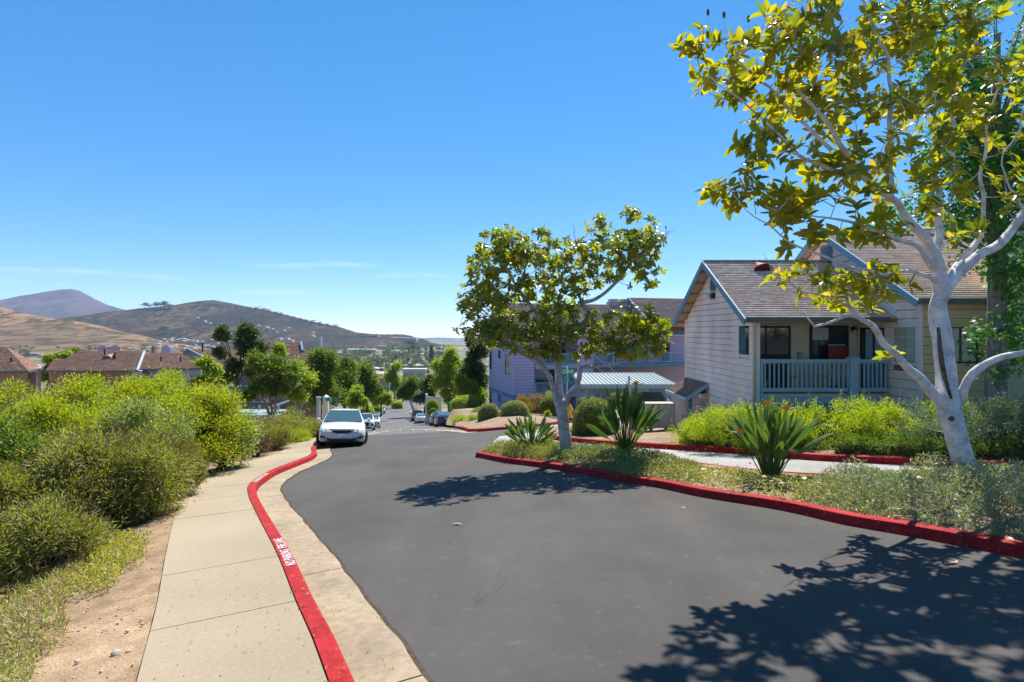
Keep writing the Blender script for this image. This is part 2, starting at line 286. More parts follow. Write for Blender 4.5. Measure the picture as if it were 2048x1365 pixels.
class MB:
    def __init__(s): s.v = []; s.f = []; s.m = []; s.r = []; s.sm = []
    def face(s, pts, mi=0, r=.5):
        i = len(s.v); s.v += [tuple(p) for p in pts]; s.f.append(tuple(range(i, i + len(pts)))); s.m.append(mi); s.r.append(r)
    def add(s, V, Fc, mi=0, r=.5):
        i = len(s.v); s.v += [tuple(p) for p in V]
        for f in Fc: s.f.append(tuple(i + k for k in f)); s.m.append(mi); s.r.append(r)
    def box(s, x0, x1, y0, y1, z0, z1, mi=0, M=None):
        V = [Vector(p) for p in ((x0, y0, z0), (x1, y0, z0), (x1, y1, z0), (x0, y1, z0), (x0, y0, z1), (x1, y0, z1), (x1, y1, z1), (x0, y1, z1))]
        if M: V = [M @ p for p in V]
        s.add(V, [(0, 3, 2, 1), (4, 5, 6, 7), (0, 1, 5, 4), (1, 2, 6, 5), (2, 3, 7, 6), (3, 0, 4, 7)], mi)
    def hexa(s, a, b, mi=0):
        """a, b: four points each (two opposite quads)"""
        s.add(list(a) + list(b), [(3, 2, 1, 0), (4, 5, 6, 7), (0, 1, 5, 4), (1, 2, 6, 5), (2, 3, 7, 6), (3, 0, 4, 7)], mi)
    def bar(s, p, q, w, h=None, up=(0, 0, 1), mi=0):
        p = Vector(p); q = Vector(q); d = (q - p).normalized(); u = Vector(up)
        r = d.cross(u)
        if r.length < 1e-4: r = d.cross(Vector((0, 1, 0)))
        r.normalize(); u = r.cross(d); h = h or w
        r *= w / 2; u *= h / 2
        s.hexa([p - r - u, p + r - u, p + r + u, p - r + u], [q - r - u, q + r - u, q + r + u, q - r + u], mi)
    def tube(s, pts, rr, n=8, mi=0, cap=True, r=.5, jit=0):
        pts = [Vector(p) for p in pts]
        if not hasattr(rr, '__len__'): rr = [rr] * len(pts)
        i0 = len(s.v); ref = None
        for i, p in enumerate(pts):
            d = (pts[min(i + 1, len(pts) - 1)] - pts[max(i - 1, 0)])
            if d.length < 1e-7: d = Vector((0, 0, 1))
            d.normalize()
            if ref is None: ref = d.orthogonal().normalized()
            ref = ref - d * ref.dot(d)
            if ref.length < 1e-5: ref = d.orthogonal()
            ref.normalize(); b = d.cross(ref)
            for k in range(n):
                a = 2 * math.pi * k / n; q = rr[i] * (1 + (R.uniform(-jit, jit) if jit else 0))
                s.v.append(tuple(p + ref * math.cos(a) * q + b * math.sin(a) * q))
        for i in range(len(pts) - 1):
            for k in range(n):
                a = i0 + i * n + k; b_ = i0 + i * n + (k + 1) % n
                s.f.append((a, b_, b_ + n, a + n)); s.m.append(mi); s.r.append(r)
        if cap:
            s.f.append(tuple(i0 + k for k in reversed(range(n)))); s.m.append(mi); s.r.append(r)
            e = i0 + (len(pts) - 1) * n; s.f.append(tuple(e + k for k in range(n))); s.m.append(mi); s.r.append(r)
    def lathe(s, c, prof, n=16, mi=0, axis='z'):
        c = Vector(c); i0 = len(s.v)
        for (r_, z) in prof:
            for k in range(n):
                a = 2 * math.pi * k / n
                p = {'z': (r_ * math.cos(a), r_ * math.sin(a), z), 'x': (z, r_ * math.cos(a), r_ * math.sin(a)), 'y': (r_ * math.sin(a), z, r_ * math.cos(a))}[axis]
                s.v.append(tuple(c + Vector(p)))
        for i in range(len(prof) - 1):
            for k in range(n):
                a = i0 + i * n + k; b = i0 + i * n + (k + 1) % n
                s.f.append((a, b, b + n, a + n)); s.m.append(mi); s.r.append(.5)
        s.f.append(tuple(i0 + k for k in reversed(range(n)))); s.m.append(mi); s.r.append(.5)
        e = i0 + (len(prof) - 1) * n; s.f.append(tuple(e + k for k in range(n))); s.m.append(mi); s.r.append(.5)
    def mesh(s, name, m, smooth=False, bevel=0):
        me = bpy.data.meshes.new(name); me.from_pydata(s.v, [], s.f); setmats(me, m)
        me.polygons.foreach_set('material_index', s.m)
        if smooth: me.polygons.foreach_set('use_smooth', [True] * len(s.f))
        a = me.attributes.new('rnd', 'FLOAT', 'FACE'); a.data.foreach_set('value', s.r)
        if bevel:
            bm = bmesh.new(); bm.from_mesh(me); bmesh.ops.remove_doubles(bm, verts=bm.verts, dist=1e-5)
            bmesh.ops.bevel(bm, geom=list(bm.edges), offset=bevel, segments=1, affect='EDGES', clamp_overlap=True)
            bm.to_mesh(me); bm.free()
        me.update(); return me
    def build(s, name, m, parent=None, smooth=False, world=True, bevel=0):
        o = link(bpy.data.objects.new(name, s.mesh(name, m, smooth, bevel))); return par(o, parent, world)
def stuff(o): o['kind'] = 'stuff'; return o
def copy_tree(o, parent=None):
    c = o.copy(); COL.objects.link(c)
    if parent: c.parent = parent; c.matrix_parent_inverse = o.matrix_parent_inverse
    for ch in [q for q in ALLCH.get(o.name, [])]: copy_tree(ch, c)
    return c
ALLCH = {}
def index_children():
    ALLCH.clear()
    for q in bpy.data.objects:
        if q.parent: ALLCH.setdefault(q.parent.name, []).append(q)

# ---------------------------------------------------------------- ground model
_gy = np.array([-30, 0, 24, 32, 57, 70, 88, 120, 190, 260, 400, 700, 1200, 3000, 9000, 30000.])
_gz = np.array([-3.2, 0, 2.57, 3.7, 7.8, 9.8, 12.5, 16.0, 23.9, 30.5, 41, 50, 54, 80, 165, 300.])
_fy = np.arange(-30, 9500, 1.0); _fz = np.interp(_fy, _gy, _gz)
_k = np.ones(7) / 7; _fs = np.convolve(np.pad(_fz, 3, mode='edge'), _k, 'valid'); _fs[:3] = _fz[:3]
def G(y): return np.interp(y, _fy, _fs)
def H(x, y):
    x = np.asarray(x, float); y = np.asarray(y, float)
    xc = np.clip(x + .226 * y, -8, 22)
    return -2.1 - G(y) + .05 * xc * np.clip(1 - (y - 120) / 150, 0, 1)
def Hs(x, y): return float(H(x, y))
def P(u, v, d): return Vector(((u - CX) / F * d, d, (CY - v) / F * d))
def gp(u, v, dz=0.0):
    dx = (u - CX) / F; dv = (CY - v) / F; lo, hi = .5, 3000.
    for _ in range(60):
        m = (lo + hi) / 2
        if dv * m > Hs(dx * m, m) + dz: lo = m
        else: hi = m
    return (dx * lo, lo)
def catmull(pts, step=.3):
    pts = [np.array(p, float) for p in pts]; out = []
    P_ = [2 * pts[0] - pts[1]] + pts + [2 * pts[-1] - pts[-2]]
    for i in range(1, len(P_) - 2):
        p0, p1, p2, p3 = P_[i - 1:i + 3]; n = max(2, int(np.linalg.norm(p2 - p1) / step))
        for k in range(n):
            t = k / n
            out.append(.5 * (2 * p1 + (p2 - p0) * t + (2 * p0 - 5 * p1 + 4 * p2 - p3) * t * t + (3 * p1 - p0 - 3 * p2 + p3) * t ** 3))
    out.append(pts[-1]); return out
def resample(pts, step):
    pts = [np.array(p, float) for p in pts]; L = [0]
    for a, b in zip(pts, pts[1:]): L.append(L[-1] + np.linalg.norm(b - a))
    n = max(1, round(L[-1] / step)); t = np.linspace(0, L[-1], n + 1); A = np.array(pts)
    return [np.array([np.interp(q, L, A[:, k]) for k in range(A.shape[1])]) for q in t]
def normals2(pts):
    out = []
    for i in range(len(pts)):
        d = pts[min(i + 1, len(pts) - 1)] - pts[max(i - 1, 0)]; d = d / (np.linalg.norm(d) + 1e-9)
        out.append(np.array([d[1], -d[0]]))       # to the right of travel
    return out
def cdt(poly, step, extra=None):
    poly = [Vector((float(p[0]), float(p[1]))) for p in poly]
    xs = [p.x for p in poly]; ys = [p.y for p in poly]
    def inside(x, y):
        c = False; j = len(poly) - 1
        for i in range(len(poly)):
            if (poly[i].y > y) != (poly[j].y > y) and x < (poly[j].x - poly[i].x) * (y - poly[i].y) / (poly[j].y - poly[i].y) + poly[i].x: c = not c
            j = i
        return c
    pts = list(poly); y = min(ys) + step * .5
    while y < max(ys):
        x = min(xs) + step * .5
        while x < max(xs):
            if inside(x, y): pts.append(Vector((x + .01 * R.random(), y + .01 * R.random())))
            x += step
        y += step
    n = len(poly)
    V, _, Fc, *_r = delaunay_2d_cdt(pts, [(i, (i + 1) % n) for i in range(n)], [tuple(range(n))], 1, 1e-5)
    return V, Fc, inside
def sheet(name, poly, step, zf, m, parent=None):
    V, Fc, ins = cdt(poly, step)
    Fc2 = []
    for f in Fc:
        a, b, c = [V[i] for i in f[:3]]
        ar = (b.x - a.x) * (c.y - a.y) - (b.y - a.y) * (c.x - a.x)
        Fc2.append(tuple(f) if ar > 0 else tuple(reversed(f)))
    me = bpy.data.meshes.new(name); me.from_pydata([(p.x, p.y, zf(p.x, p.y)) for p in V], [], Fc2)
    me.polygons.foreach_set('use_smooth', [True] * len(me.polygons)); setmats(me, m); me.update()
    o = link(bpy.data.objects.new(name, me)); par(o, parent); return o, ins
# ---------------------------------------------------------------- sidewalk, kerbs, road, beds
UP = .15
OUT = [gp(*q, UP) for q in ((273, 1365), (314, 1208), (332, 1108), (351, 1028), (372, 980), (399, 962), (447, 941), (499, 923), (554, 908), (573, 897), (610, 882), (641, 871))]
BK = [gp(*q, UP) for q in ((660, 1365), (628, 1278), (590, 1193), (554, 1104), (512, 1023), (497, 988), (500, 967), (536, 943), (573, 928), (610, 914), (623, 905), (624, 893))]
def ext0(p): d = np.array(p[1]) - np.array(p[0]); d /= np.linalg.norm(d); return [tuple(np.array(p[0]) - d * 6)] + p
OUT = ext0(OUT) + [(-14.2, 42), (-17.4, 56), (-24.6, 87), (-32.2, 120), (-41.5, 160)]
BK = ext0(BK) + [(-8.15, 24.5), (-9.3, 29), (-11.2, 36), (-12.7, 43), (-15.7, 56), (-22.9, 87), (-30.5, 120), (-39.5, 160)]
OUTc = np.array(catmull(OUT, .25)); BKc = np.array(catmull(BK, .15))
def edgeX(y): return np.interp(y, OUTc[:, 1], OUTc[:, 0])
def bankdrop(s):
    return np.interp(s, [0, .9, 2.0, 3.5, 6, 10, 30], [0, .05, .35, 1.1, 1.8, 2.4, 3.2])
def T(x, y):
    """terrain height"""
    x = np.asarray(x, float); y = np.asarray(y, float)
    s = edgeX(np.clip(y, -5, 159)) - x
    near = np.clip(1 - (y - 28) / 25, 0, 1)
    left = H(x, y) + .135 - bankdrop(np.clip(s, 0, 60)) * (near * .85 + .15)
    right = H(x, y) - .14
    w = np.clip((s + 1.25) / .4, 0, 1)
    return left * w + right * (1 - w)
def Ts(x, y): return float(T(x, y))
# terrain sheet: fine near, coarse far
def terrain():
    xs = np.concatenate([-np.geomspace(6000, 34, 34), np.arange(-32, 30, .5), np.geomspace(31, 6000, 34)])
    ys = np.concatenate([np.arange(-12, 60, .5), np.geomspace(61, 8600, 70)])
    X, Y = np.meshgrid(xs, ys); Z = T(X, Y)
    for i in range(Z.shape[0]):
        for j in range(Z.shape[1]):
            x, y = X[i, j], Y[i, j]
            s = edgeX(min(max(y, -5), 159)) - x
            if s > .05 and y < 80: Z[i, j] += min(.05, s * .08) * noise.noise(Vector((x * 1.3, y * 1.3, 0))) + min(.02, s * .05) * noise.noise(Vector((x * 5, y * 5, 3)))
            if y > 600: Z[i, j] += 8 * noise.noise(Vector((x * .002, y * .002, 5)))
    nx = len(xs); idx = np.arange(len(xs) * len(ys)).reshape(len(ys), nx)
    Fq = np.stack([idx[:-1, :-1], idx[:-1, 1:], idx[1:, 1:], idx[1:, :-1]], -1).reshape(-1, 4)
    o = npmesh('ground', np.stack([X, Y, Z], -1).reshape(-1, 3), Fq, [M_dirt, M_land], smooth=True)
    cy = Y[:-1, :-1].ravel(); o.data.polygons.foreach_set('material_index', (cy > 150).astype(np.int32))
    o['kind'] = 'structure'
terrain()
# sidewalk slabs (travelling along the outer edge, each ray to the right meets the kerb)
def hit(p, n, line):
    best = None
    for a, b in zip(line[:-1], line[1:]):
        e = b - a; den = n[0] * e[1] - n[1] * e[0]
        if abs(den) < 1e-9: continue
        w = a - p; t = (w[0] * e[1] - w[1] * e[0]) / den; u = (w[0] * n[1] - w[1] * n[0]) / den
        if t > .2 and -1e-6 <= u <= 1 + 1e-6 and (best is None or t < best): best = t
    return best
walk = struct_empty('sidewalk')
oc = resample(list(OUTc), .25); on = normals2(oc)
sm = [sum(on[max(0, i - 4):i + 5]) for i in range(len(on))]; on = [q / np.linalg.norm(q) for q in sm]
inn = []
last = 1.4
for p, n in zip(oc, on):
    t = hit(p, n, BKc)
    if t is None or t > 3.2: t = last
    last = t; inn.append(p + n * (t - .012))
nsl = 7 # .25 m steps per slab
i = 0; k = 0
while i < len(oc) - 1:
    j = min(i + nsl, len(oc) - 1)
    if oc[i][1] > 60: j = min(i + 24, len(oc) - 1)
    mb = MB(); g0 = .006
    A = [oc[q].copy() for q in range(i, j + 1)]; B = [inn[q].copy() for q in range(i, j + 1)]
    for L_ in (A, B):
        d = L_[1] - L_[0]; L_[0] = L_[0] + d / max(np.linalg.norm(d), 1e-6) * g0
        d = L_[-1] - L_[-2]; L_[-1] = L_[-1] - d / max(np.linalg.norm(d), 1e-6) * g0
    tilt = R.uniform(-.003, .003)
    za = [Hs(*q) + UP + tilt for q in A]; zb = [Hs(*q) + UP - .004 + tilt for q in B]
    for q in range(len(A) - 1):
        a0, a1, b0, b1 = A[q], A[q + 1], B[q], B[q + 1]
        mb.hexa([(*a0, za[q] - .2), (*b0, zb[q] - .2), (*b0, zb[q]), (*a0, za[q])], [(*a1, za[q + 1] - .2), (*b1, zb[q + 1] - .2), (*b1, zb[q + 1]), (*a1, za[q + 1])])
    mb.build('slab', M_conc, walk); i = j; k += 1
# dark joint filler just under the slabs
def strip(name, L1, L2, dz, m, parent=None, kind=None):
    V = []; Fc = []
    for a, b in zip(L1, L2): V += [(a[0], a[1], Hs(*a) + dz), (b[0], b[1], Hs(*b) + dz)]
    for q in range(len(L1) - 1): Fc.append((2 * q, 2 * q + 1, 2 * q + 3, 2 * q + 2))
    o = npmesh(name, V, Fc, m, parent)
    return o
M_joint = mat('dark_joint_soil', (.03, .022, .015), (.09, .06, .035), rough=.95, scale=20)
strip('joint_filler', oc, [p + n * .03 for p, n in zip(inn, on)], UP - .022, M_joint, walk)
# kerb and gutter on the left
def kerb(name, line, side, top=.16, h=.15, seg=3.0, m=None, parent=None, ztop=None, child='kerb_stone', round_=.03, step=.2, y_end=None):
    """line = back edge of the kerb; side=+1: road is to the right of travel"""
    e = struct_empty(name) if parent is None else parent
    pts = resample(list(line), step); nn = normals2(pts); n_ = max(1, int(seg / step)); i = 0
    while i < len(pts) - 1:
        j = min(i + n_, len(pts) - 1); mb = MB(); rings = []
        for q in range(i, j + 1):
            p = pts[q]; n = nn[q] * side; z = Hs(*p)
            if q == i: p = p + (pts[q + 1] - pts[q]) * .012
            if q == j: p = p - (pts[q] - pts[q - 1]) * .012
            w = .002 * noise.noise(Vector((p[0] * 3, p[1] * 3, 0)))
            rings.append([(p[0] + n[0] * o_, p[1] + n[1] * o_, z + zz + w) for o_, zz in ((0, -.15), (0, h), (top - round_, h - .002), (top - .008, h - .012), (top, h - round_), (top + .022, .0), (top + .025, -.15))])
        i0 = len(mb.v)
        for r_ in rings: mb.v += r_
        K = 7
        for a in range(len(rings) - 1):
            for b in range(K):
                c = (b + 1) % K; f = (i0 + a * K + b, i0 + a * K + c, i0 + (a + 1) * K + c, i0 + (a + 1) * K + b)
                mb.f.append(f if side < 0 else f[::-1]); mb.m.append(0); mb.r.append(.5)
        mb.f.append(tuple(i0 + b for b in range(K))); mb.m.append(0); mb.r.append(.5)
        mb.f.append(tuple(i0 + (len(rings) - 1) * K + b for b in reversed(range(K)))); mb.m.append(0); mb.r.append(.5)
        mb.build(child, m or M_red, e); i = j
    return e
iend = int(np.argmin(np.abs(BKc[:, 1] - 22.6)))
kerb('red_kerb', BKc[:iend], 1, m=M_red)
kerb('grey_kerb', BKc[iend:], 1, m=M_conc2, seg=6, step=.6)
gp_ = resample(list(BKc[: int(np.argmin(np.abs(BKc[:, 1] - 27)))]), .2)
gn = normals2(gp_); gn = [sum(gn[max(0, i - 5):i + 6]) for i in range(len(gn))]; gn = [q / np.linalg.norm(q) for q in gn]
gut = struct_empty('gutter')
wob = [.03 * noise.noise(Vector((i * .35, 0, 0))) + .02 * noise.noise(Vector((i * 1.3, 4, 0))) for i in range(len(gp_))]
GA = [p + n * .182 for p, n in zip(gp_, gn)]; GB = [p + n * (.66 + w) for p, n, w in zip(gp_, gn, wob)]
i = 0
while i < len(GA) - 1:
    j = min(i + 15, len(GA) - 1); mb = MB()
    for q in range(i, j):
        a0, a1, b0, b1 = GA[q], GA[q + 1], GB[q], GB[q + 1]
        if q == i: a0 = a0 + (a1 - a0) * .05; b0 = b0 + (b1 - b0) * .05
        if q == j - 1: a1 = a1 - (a1 - a0) * .05; b1 = b1 - (b1 - b0) * .05
        mb.hexa([(*a0, Hs(*a0) - .1), (*b0, Hs(*b0) - .1), (*b0, Hs(*b0) + .016), (*a0, Hs(*a0) + .010)], [(*a1, Hs(*a1) - .1), (*b1, Hs(*b1) - .1), (*b1, Hs(*b1) + .016), (*a1, Hs(*a1) + .010)])
    mb.build('gutter_slab', M_conc2, gut); i = j
strip('gutter_joint', GA, [b + n * .045 for b, n in zip(GB, gn)], .009, M_joint, gut)
# the road
ROADR = [(-1.9, 32.4), (-3.2, 37), (-5.1, 47), (-7.0, 57), (-13.8, 87), (-20.4, 118), (-25.5, 140), (-29, 160), (-30.5, 185)]
far = [gp(*q) for q in ((830, 812), (862, 803), (850, 797), (822, 801), (800, 809), (783, 814), (757, 823))]
lb = [tuple(p) for p in BKc[::6]]
poly = [(60, -8), (60, 45), (10, 42), (3, 35)] + ROADR + far + lb[::-1] + [(-2, -8)]
def oldz(x, y): return Hs(x, y)
NEAR_END = 31.0
def clipy(poly, y0, keep_low):
    out = []
    for a, b in zip(poly, poly[1:] + poly[:1]):
        ia = (a[1] <= y0) == keep_low; ib = (b[1] <= y0) == keep_low
        if ia: out.append(a)
        if ia != ib:
            t = (y0 - a[1]) / (b[1] - a[1]); out.append((a[0] + (b[0] - a[0]) * t, y0))
    return out
def dedupe(p):
    o = []
    for q in p:
        if not o or (abs(q[0] - o[-1][0]) + abs(q[1] - o[-1][1])) > 1e-3: o.append(q)
    return o
pn = dedupe(clipy(poly, NEAR_END, True)); pf = dedupe(clipy(poly, NEAR_END, False))
road, _ = sheet('road', pn, 1.0, lambda x, y: Hs(x, y), M_asph); road['kind'] = 'structure'
road2, _ = sheet('old_road', pf, 3.0, lambda x, y: Hs(x, y), M_asph2); road2['kind'] = 'structure'
# pale valley gutter crossing the road where the new surface ends
vg = [gp(*q) for q in ((733, 870), (760, 865), (800, 861), (850, 860), (900, 862), (945, 866))]
vgc = catmull(vg, .6); vn = normals2(vgc)
o = strip('cross_gutter', [p - n * .35 for p, n in zip(vgc, vn)], [p + n * .35 for p, n in zip(vgc, vn)], .012, M_conc2); o['kind'] = 'structure'
# raised pavement markers along it
mk = MB(); mk.lathe((0, 0, 0), [(.055, 0), (.05, .012), (.03, .02)], 10)
mk_me = mk.mesh('marker', M_peb)
for i, (u, v) in enumerate([(748, 864.5), (774, 862.5), (800, 861), (826, 860.5), (852, 861), (877, 862), (904, 863), (860, 847), (835, 847.5), (820, 847), (795, 847)]):
    x, y = gp(u, v); o = link(bpy.data.objects.new('road_marker', mk_me)); o.location = (x, y, Hs(x, y) + .012); o.scale = (1.5, 1.5, 1.5)
    lab = ['first raised dot from the left in the near row across the road', 'second raised dot from the left in the near row across the road', 'third raised dot from the left in the near row across the road', 'middle raised dot of the near row across the road', 'third raised dot from the right in the near row across the road', 'second raised dot from the right in the near row, behind the dark blue sedan', 'raised dot at the right end of the near row across the road', 'raised dot at the right end of the farther row', 'second dot from the right in the farther row', 'third dot from the right in the farther row', 'raised dot at the left end of the farther row'][i]
    tag(o, lab, 'road marker', 'raised pavement dots on the road')
# beds (raised 0.13) with their kerbs
def bed_z(h, amp=.03, mound=0):
    return lambda x, y: Hs(x, y) + h + amp * noise.noise(Vector((x * 1.7, y * 1.7, 2))) 
ISF = [gp(*q) for q in ((958, 916), (1008, 926), (1077, 935), (1159, 948), (1241, 964), (1317, 976), (1400, 994), (1558, 1020), (1685, 1049), (1795, 1068), (1938, 1096), (2048, 1118))]
ISF = ISF + [tuple(2.6 * (np.array(ISF[-1]) - np.array(ISF[-2])) * k + np.array(ISF[-1])) for k in (1, 2)]
ISB = [gp(*q, .1) for q in ((985, 905), (1040, 900), (1100, 899), (1215, 905), (1340, 921), (1450, 936), (1600, 950), (1800, 955), (2048, 962), (2400, 975))]
isf = [np.array(p) for p in catmull(ISF, .3)]; nn = normals2(isf)
# the foot line is on the road side (left of travel); the kerb back lies .19 to the other side
isk = []
a = math.pi
tip = isf[0]; d0 = isf[1] - isf[0]; d0 /= np.linalg.norm(d0)
side_n = np.array([-d0[1], d0[0]])
# decide which normal points into the island
inn_n = nn[len(nn) // 2]; test = isf[len(isf) // 2] + inn_n
sgn = 1 if np.linalg.norm(test - np.array(ISB[5])) < np.linalg.norm(isf[len(isf) // 2] - np.array(ISB[5])) else -1
back = [p + sgn * n * .19 for p, n in zip(isf, nn)]
tipc = back[0]; isb = [np.array(p) for p in catmull(ISB, .4)]
cap = []
e0 = isb[0]; mid = (back[0] + e0) / 2 + np.array([-.25, 0.05])
cap = [np.array(p) for p in catmull([e0, mid, back[0]], .15)]
loop = cap + back[1:]
kerb('island_kerb', loop, 1 if sgn < 0 else -1, top=.17, h=.14, seg=2.6, m=M_red, step=.15) if False else None
isl_side = -sgn
kerb('island_kerb', [p for p in loop], isl_side, top=.17, h=.14, seg=2.6, m=M_red, step=.15)
ispoly = [tuple(p) for p in loop] + [tuple(p) for p in isb[::-1][:-1]]
ISLAND, is_in = sheet('island_soil', dedupe(ispoly), .4, bed_z(.125, .03), M_soil); ISLAND['kind'] = 'structure'
kerb('island_back_kerb', [p for p in isb], -isl_side, top=.12, h=.13, seg=3, m=M_red, step=.4)
# far kerb of the drive and the planting bed in front of the pink house
FKp = [(1093, 862), (1088, 868), (1092, 874), (1110, 881), (1142, 885), (1213, 892), (1290, 897), (1367, 902), (1432, 906), (1530, 914), (1621, 922), (1760, 929), (1906, 936), (2048, 941)]
FK = [np.array(gp(*q)) for q in FKp]; FK.append(FK[-1] + 3 * (FK[-1] - FK[-2])); fk = [np.array(p) for p in catmull(FK, .3)]
fn = normals2(fk); tgt = np.array((9., 16.)); mi_ = len(fk) // 2
sg2 = 1 if np.linalg.norm(fk[mi_] + fn[mi_] - tgt) < np.linalg.norm(fk[mi_] - fn[mi_] - tgt) else -1
fkb = [p + sg2 * n * .18 for p, n in zip(fk, fn)]
kerb('drive_kerb', fkb, -sg2, top=.16, h=.16, seg=2.6, m=M_red, step=.25)
bed2 = [tuple(p) for p in fkb] + [(30, 4), (30, 24), (9, 24.5), (5.0, 24.2), tuple(fkb[0] + np.array((.3, .3)))]
BED2, b2_in = sheet('house_bed_soil', dedupe(bed2), .6, bed_z(.14, .06), M_soil); BED2['kind'] = 'structure'
# pale concrete drive between the island and that bed
dp = [tuple(p) for p in isb] + [tuple(p) for p in fk[::-1]][:-3]
k0 = gp(1060, 868)
DRV, _ = sheet('driveway', dedupe([tuple(p) for p in isb[2:]] + [tuple(p) for p in fk[::-1]] + [gp(1040, 869), gp(1000, 873), gp(985, 885)]), .8, lambda x, y: Hs(x, y) + .008, M_drive); DRV['kind'] = 'structure'
# far kerb with bank of clipped shrubs
BKp = [(908, 857), (927, 861), (940, 865), (980, 862), (1027, 858), (1070, 854), (1104, 850), (1150, 844), (1175, 838)]
bf = [np.array(p) for p in catmull([gp(*q) for q in BKp], .5)]; bn = normals2(bf)
tgt = np.array((2., 45.)); mi_ = len(bf) // 2
sg3 = 1 if np.linalg.norm(bf[mi_] + bn[mi_] - tgt) < np.linalg.norm(bf[mi_] - bn[mi_] - tgt) else -1
bb_ = [p + sg3 * n * .18 for p, n in zip(bf, bn)]
kerb('bank_kerb', bb_, -sg3, top=.16, h=.16, seg=3, m=M_red, step=.4)
_edge = np.array(list(bb_) + resample([np.array(q) for q in ((3.6, 38), (6.2, 41.5), (14, 44), (30, 46))], .6) + resample([np.array(q) for q in ((-6.6, 57), (-13.4, 87), (-20, 118), (-24, 138))], 1.5))
def bankz(x, y):
    d = np.sqrt(((_edge - np.array((x, y))) ** 2).sum(1).min())
    rise = float(np.interp(d, [0, 1, 4, 9, 20], [0, .12, .75, 1.5, 1.6])) * float(np.clip(1 - (y - 56) / 25, 0, 1))
    return Hs(x, y) + .14 + rise + .08 * noise.noise(Vector((x * .8, y * .8, 2)))
rr = [(-6.6, 57), (-13.4, 87), (-20, 118), (-24, 138), (-15, 140), (30, 100), (30, 56)]
bpoly = [tuple(p) for p in bb_] + [(6.2, 41.5), (14, 44), (30, 46)] + rr[::-1][:-1] + [(-6.8, 57.5)]
BANK, bank_in = sheet('shrub_bank', dedupe(bpoly), 1.4, bankz, M_soil); BANK['kind'] = 'structure'
rk = [np.array(p) for p in [(-6.6, 56), (-13.5, 87), (-20.1, 118), (-25.2, 140)]]
kerb('far_grey_kerb', resample(rk, 2), 1 if False else -1, top=.16, h=.15, seg=8, m=M_conc2, step=2)
# lot paving (concrete) under the carports
LOT, _ = sheet('carport_lot', [gp(1095, 862), gp(1060, 866), gp(1100, 852), gp(1150, 846), gp(1175, 839), (6.2, 41.0), (14, 43.5), (30, 45), (30, 24.6), (5, 24.8)], 1.5, lambda x, y: Hs(x, y) + .016, M_drive); LOT['kind'] = 'structure'
def Z(x, y):
    """height of the finished surface for planting"""
    if is_in(x, y): return Hs(x, y) + .125
    if b2_in(x, y): return Hs(x, y) + .14
    if bank_in(x, y): return bankz(x, y)
    if x > edgeX(min(max(y, -5), 159)): return Hs(x, y)
    return Ts(x, y)
def gz(u, v, n=6):
    """ground point of the finished surface seen at pixel u,v"""
    dx = (u - CX) / F; dv = (CY - v) / F; lo, hi = 1.0, 1500.
    y = lo
    st = .25
    while y < hi and dv * y > Z(dx * y, y): y += st; st = max(.25, y * .015)
    a, b = y - st, y
    for _ in range(12):
        m = (a + b) / 2
        if dv * m > Z(dx * m, m): a = m
        else: b = m
    return Vector((dx * a, a, Z(dx * a, a)))
# writing on the kerb top
def text_mesh(s, size, name='lettering'):
    c = bpy.data.curves.new('txt', 'FONT'); c.body = s; c.size = size; c.extrude = .0012; c.offset = .0015 if size < .3 else 0; c.resolution_u = 3; c.space_character = 1.1
    t = bpy.data.objects.new('txt', c); COL.objects.link(t)
    bpy.context.view_layer.update()
    me = bpy.data.meshes.new_from_object(t.evaluated_get(bpy.context.evaluated_depsgraph_get())); me.name = name
    bpy.data.objects.remove(t); bpy.data.curves.remove(c); return me
def kerb_text(s, v_px, u_px):
    x, y = gp(u_px, v_px, UP); i = int(np.argmin(np.linalg.norm(BKc - np.array((x, y)), axis=1)))
    me = text_mesh(s, .13); me.materials.clear(); me.materials.append(M_white)
    xs = [v.co.x for v in me.vertices]; x0 = min(xs); w = max(xs) - x0
    kx = 1.42 / w
    acc = [0]; 
    for q in range(i, len(BKc) - 1): acc.append(acc[-1] + np.linalg.norm(BKc[q + 1] - BKc[q]))
    P_ = BKc[i:]; N_ = normals2(list(P_))
    for v in me.vertices:
        t = (v.co.x - x0) * kx; a = min(np.searchsorted(acc, t), len(acc) - 2); a = max(a, 1)
        f = (t - acc[a - 1]) / (acc[a] - acc[a - 1]); p = P_[a - 1] * (1 - f) + P_[a] * f; n = N_[a - 1]
        off = .135 - (v.co.y) * 1.18
        v.co = Vector((p[0] + n[0] * off, p[1] + n[1] * off, Hs(*p) + UP + .0035 + v.co.z * .8))
    o = link(bpy.data.objects.new('kerb_lettering', me)); tag(o, 'white stencilled NO PARKING FIRE LANE lettering on the red kerb ' + ('nearest the camera' if v_px > 1000 else 'at its far bend'), 'lettering', 'fire lane lettering on the left kerb')
kerb_text('NO PARKING  FIRE LANE', 1132, 566)
kerb_text('NO PARKING  FIRE LANE', 966, 501)

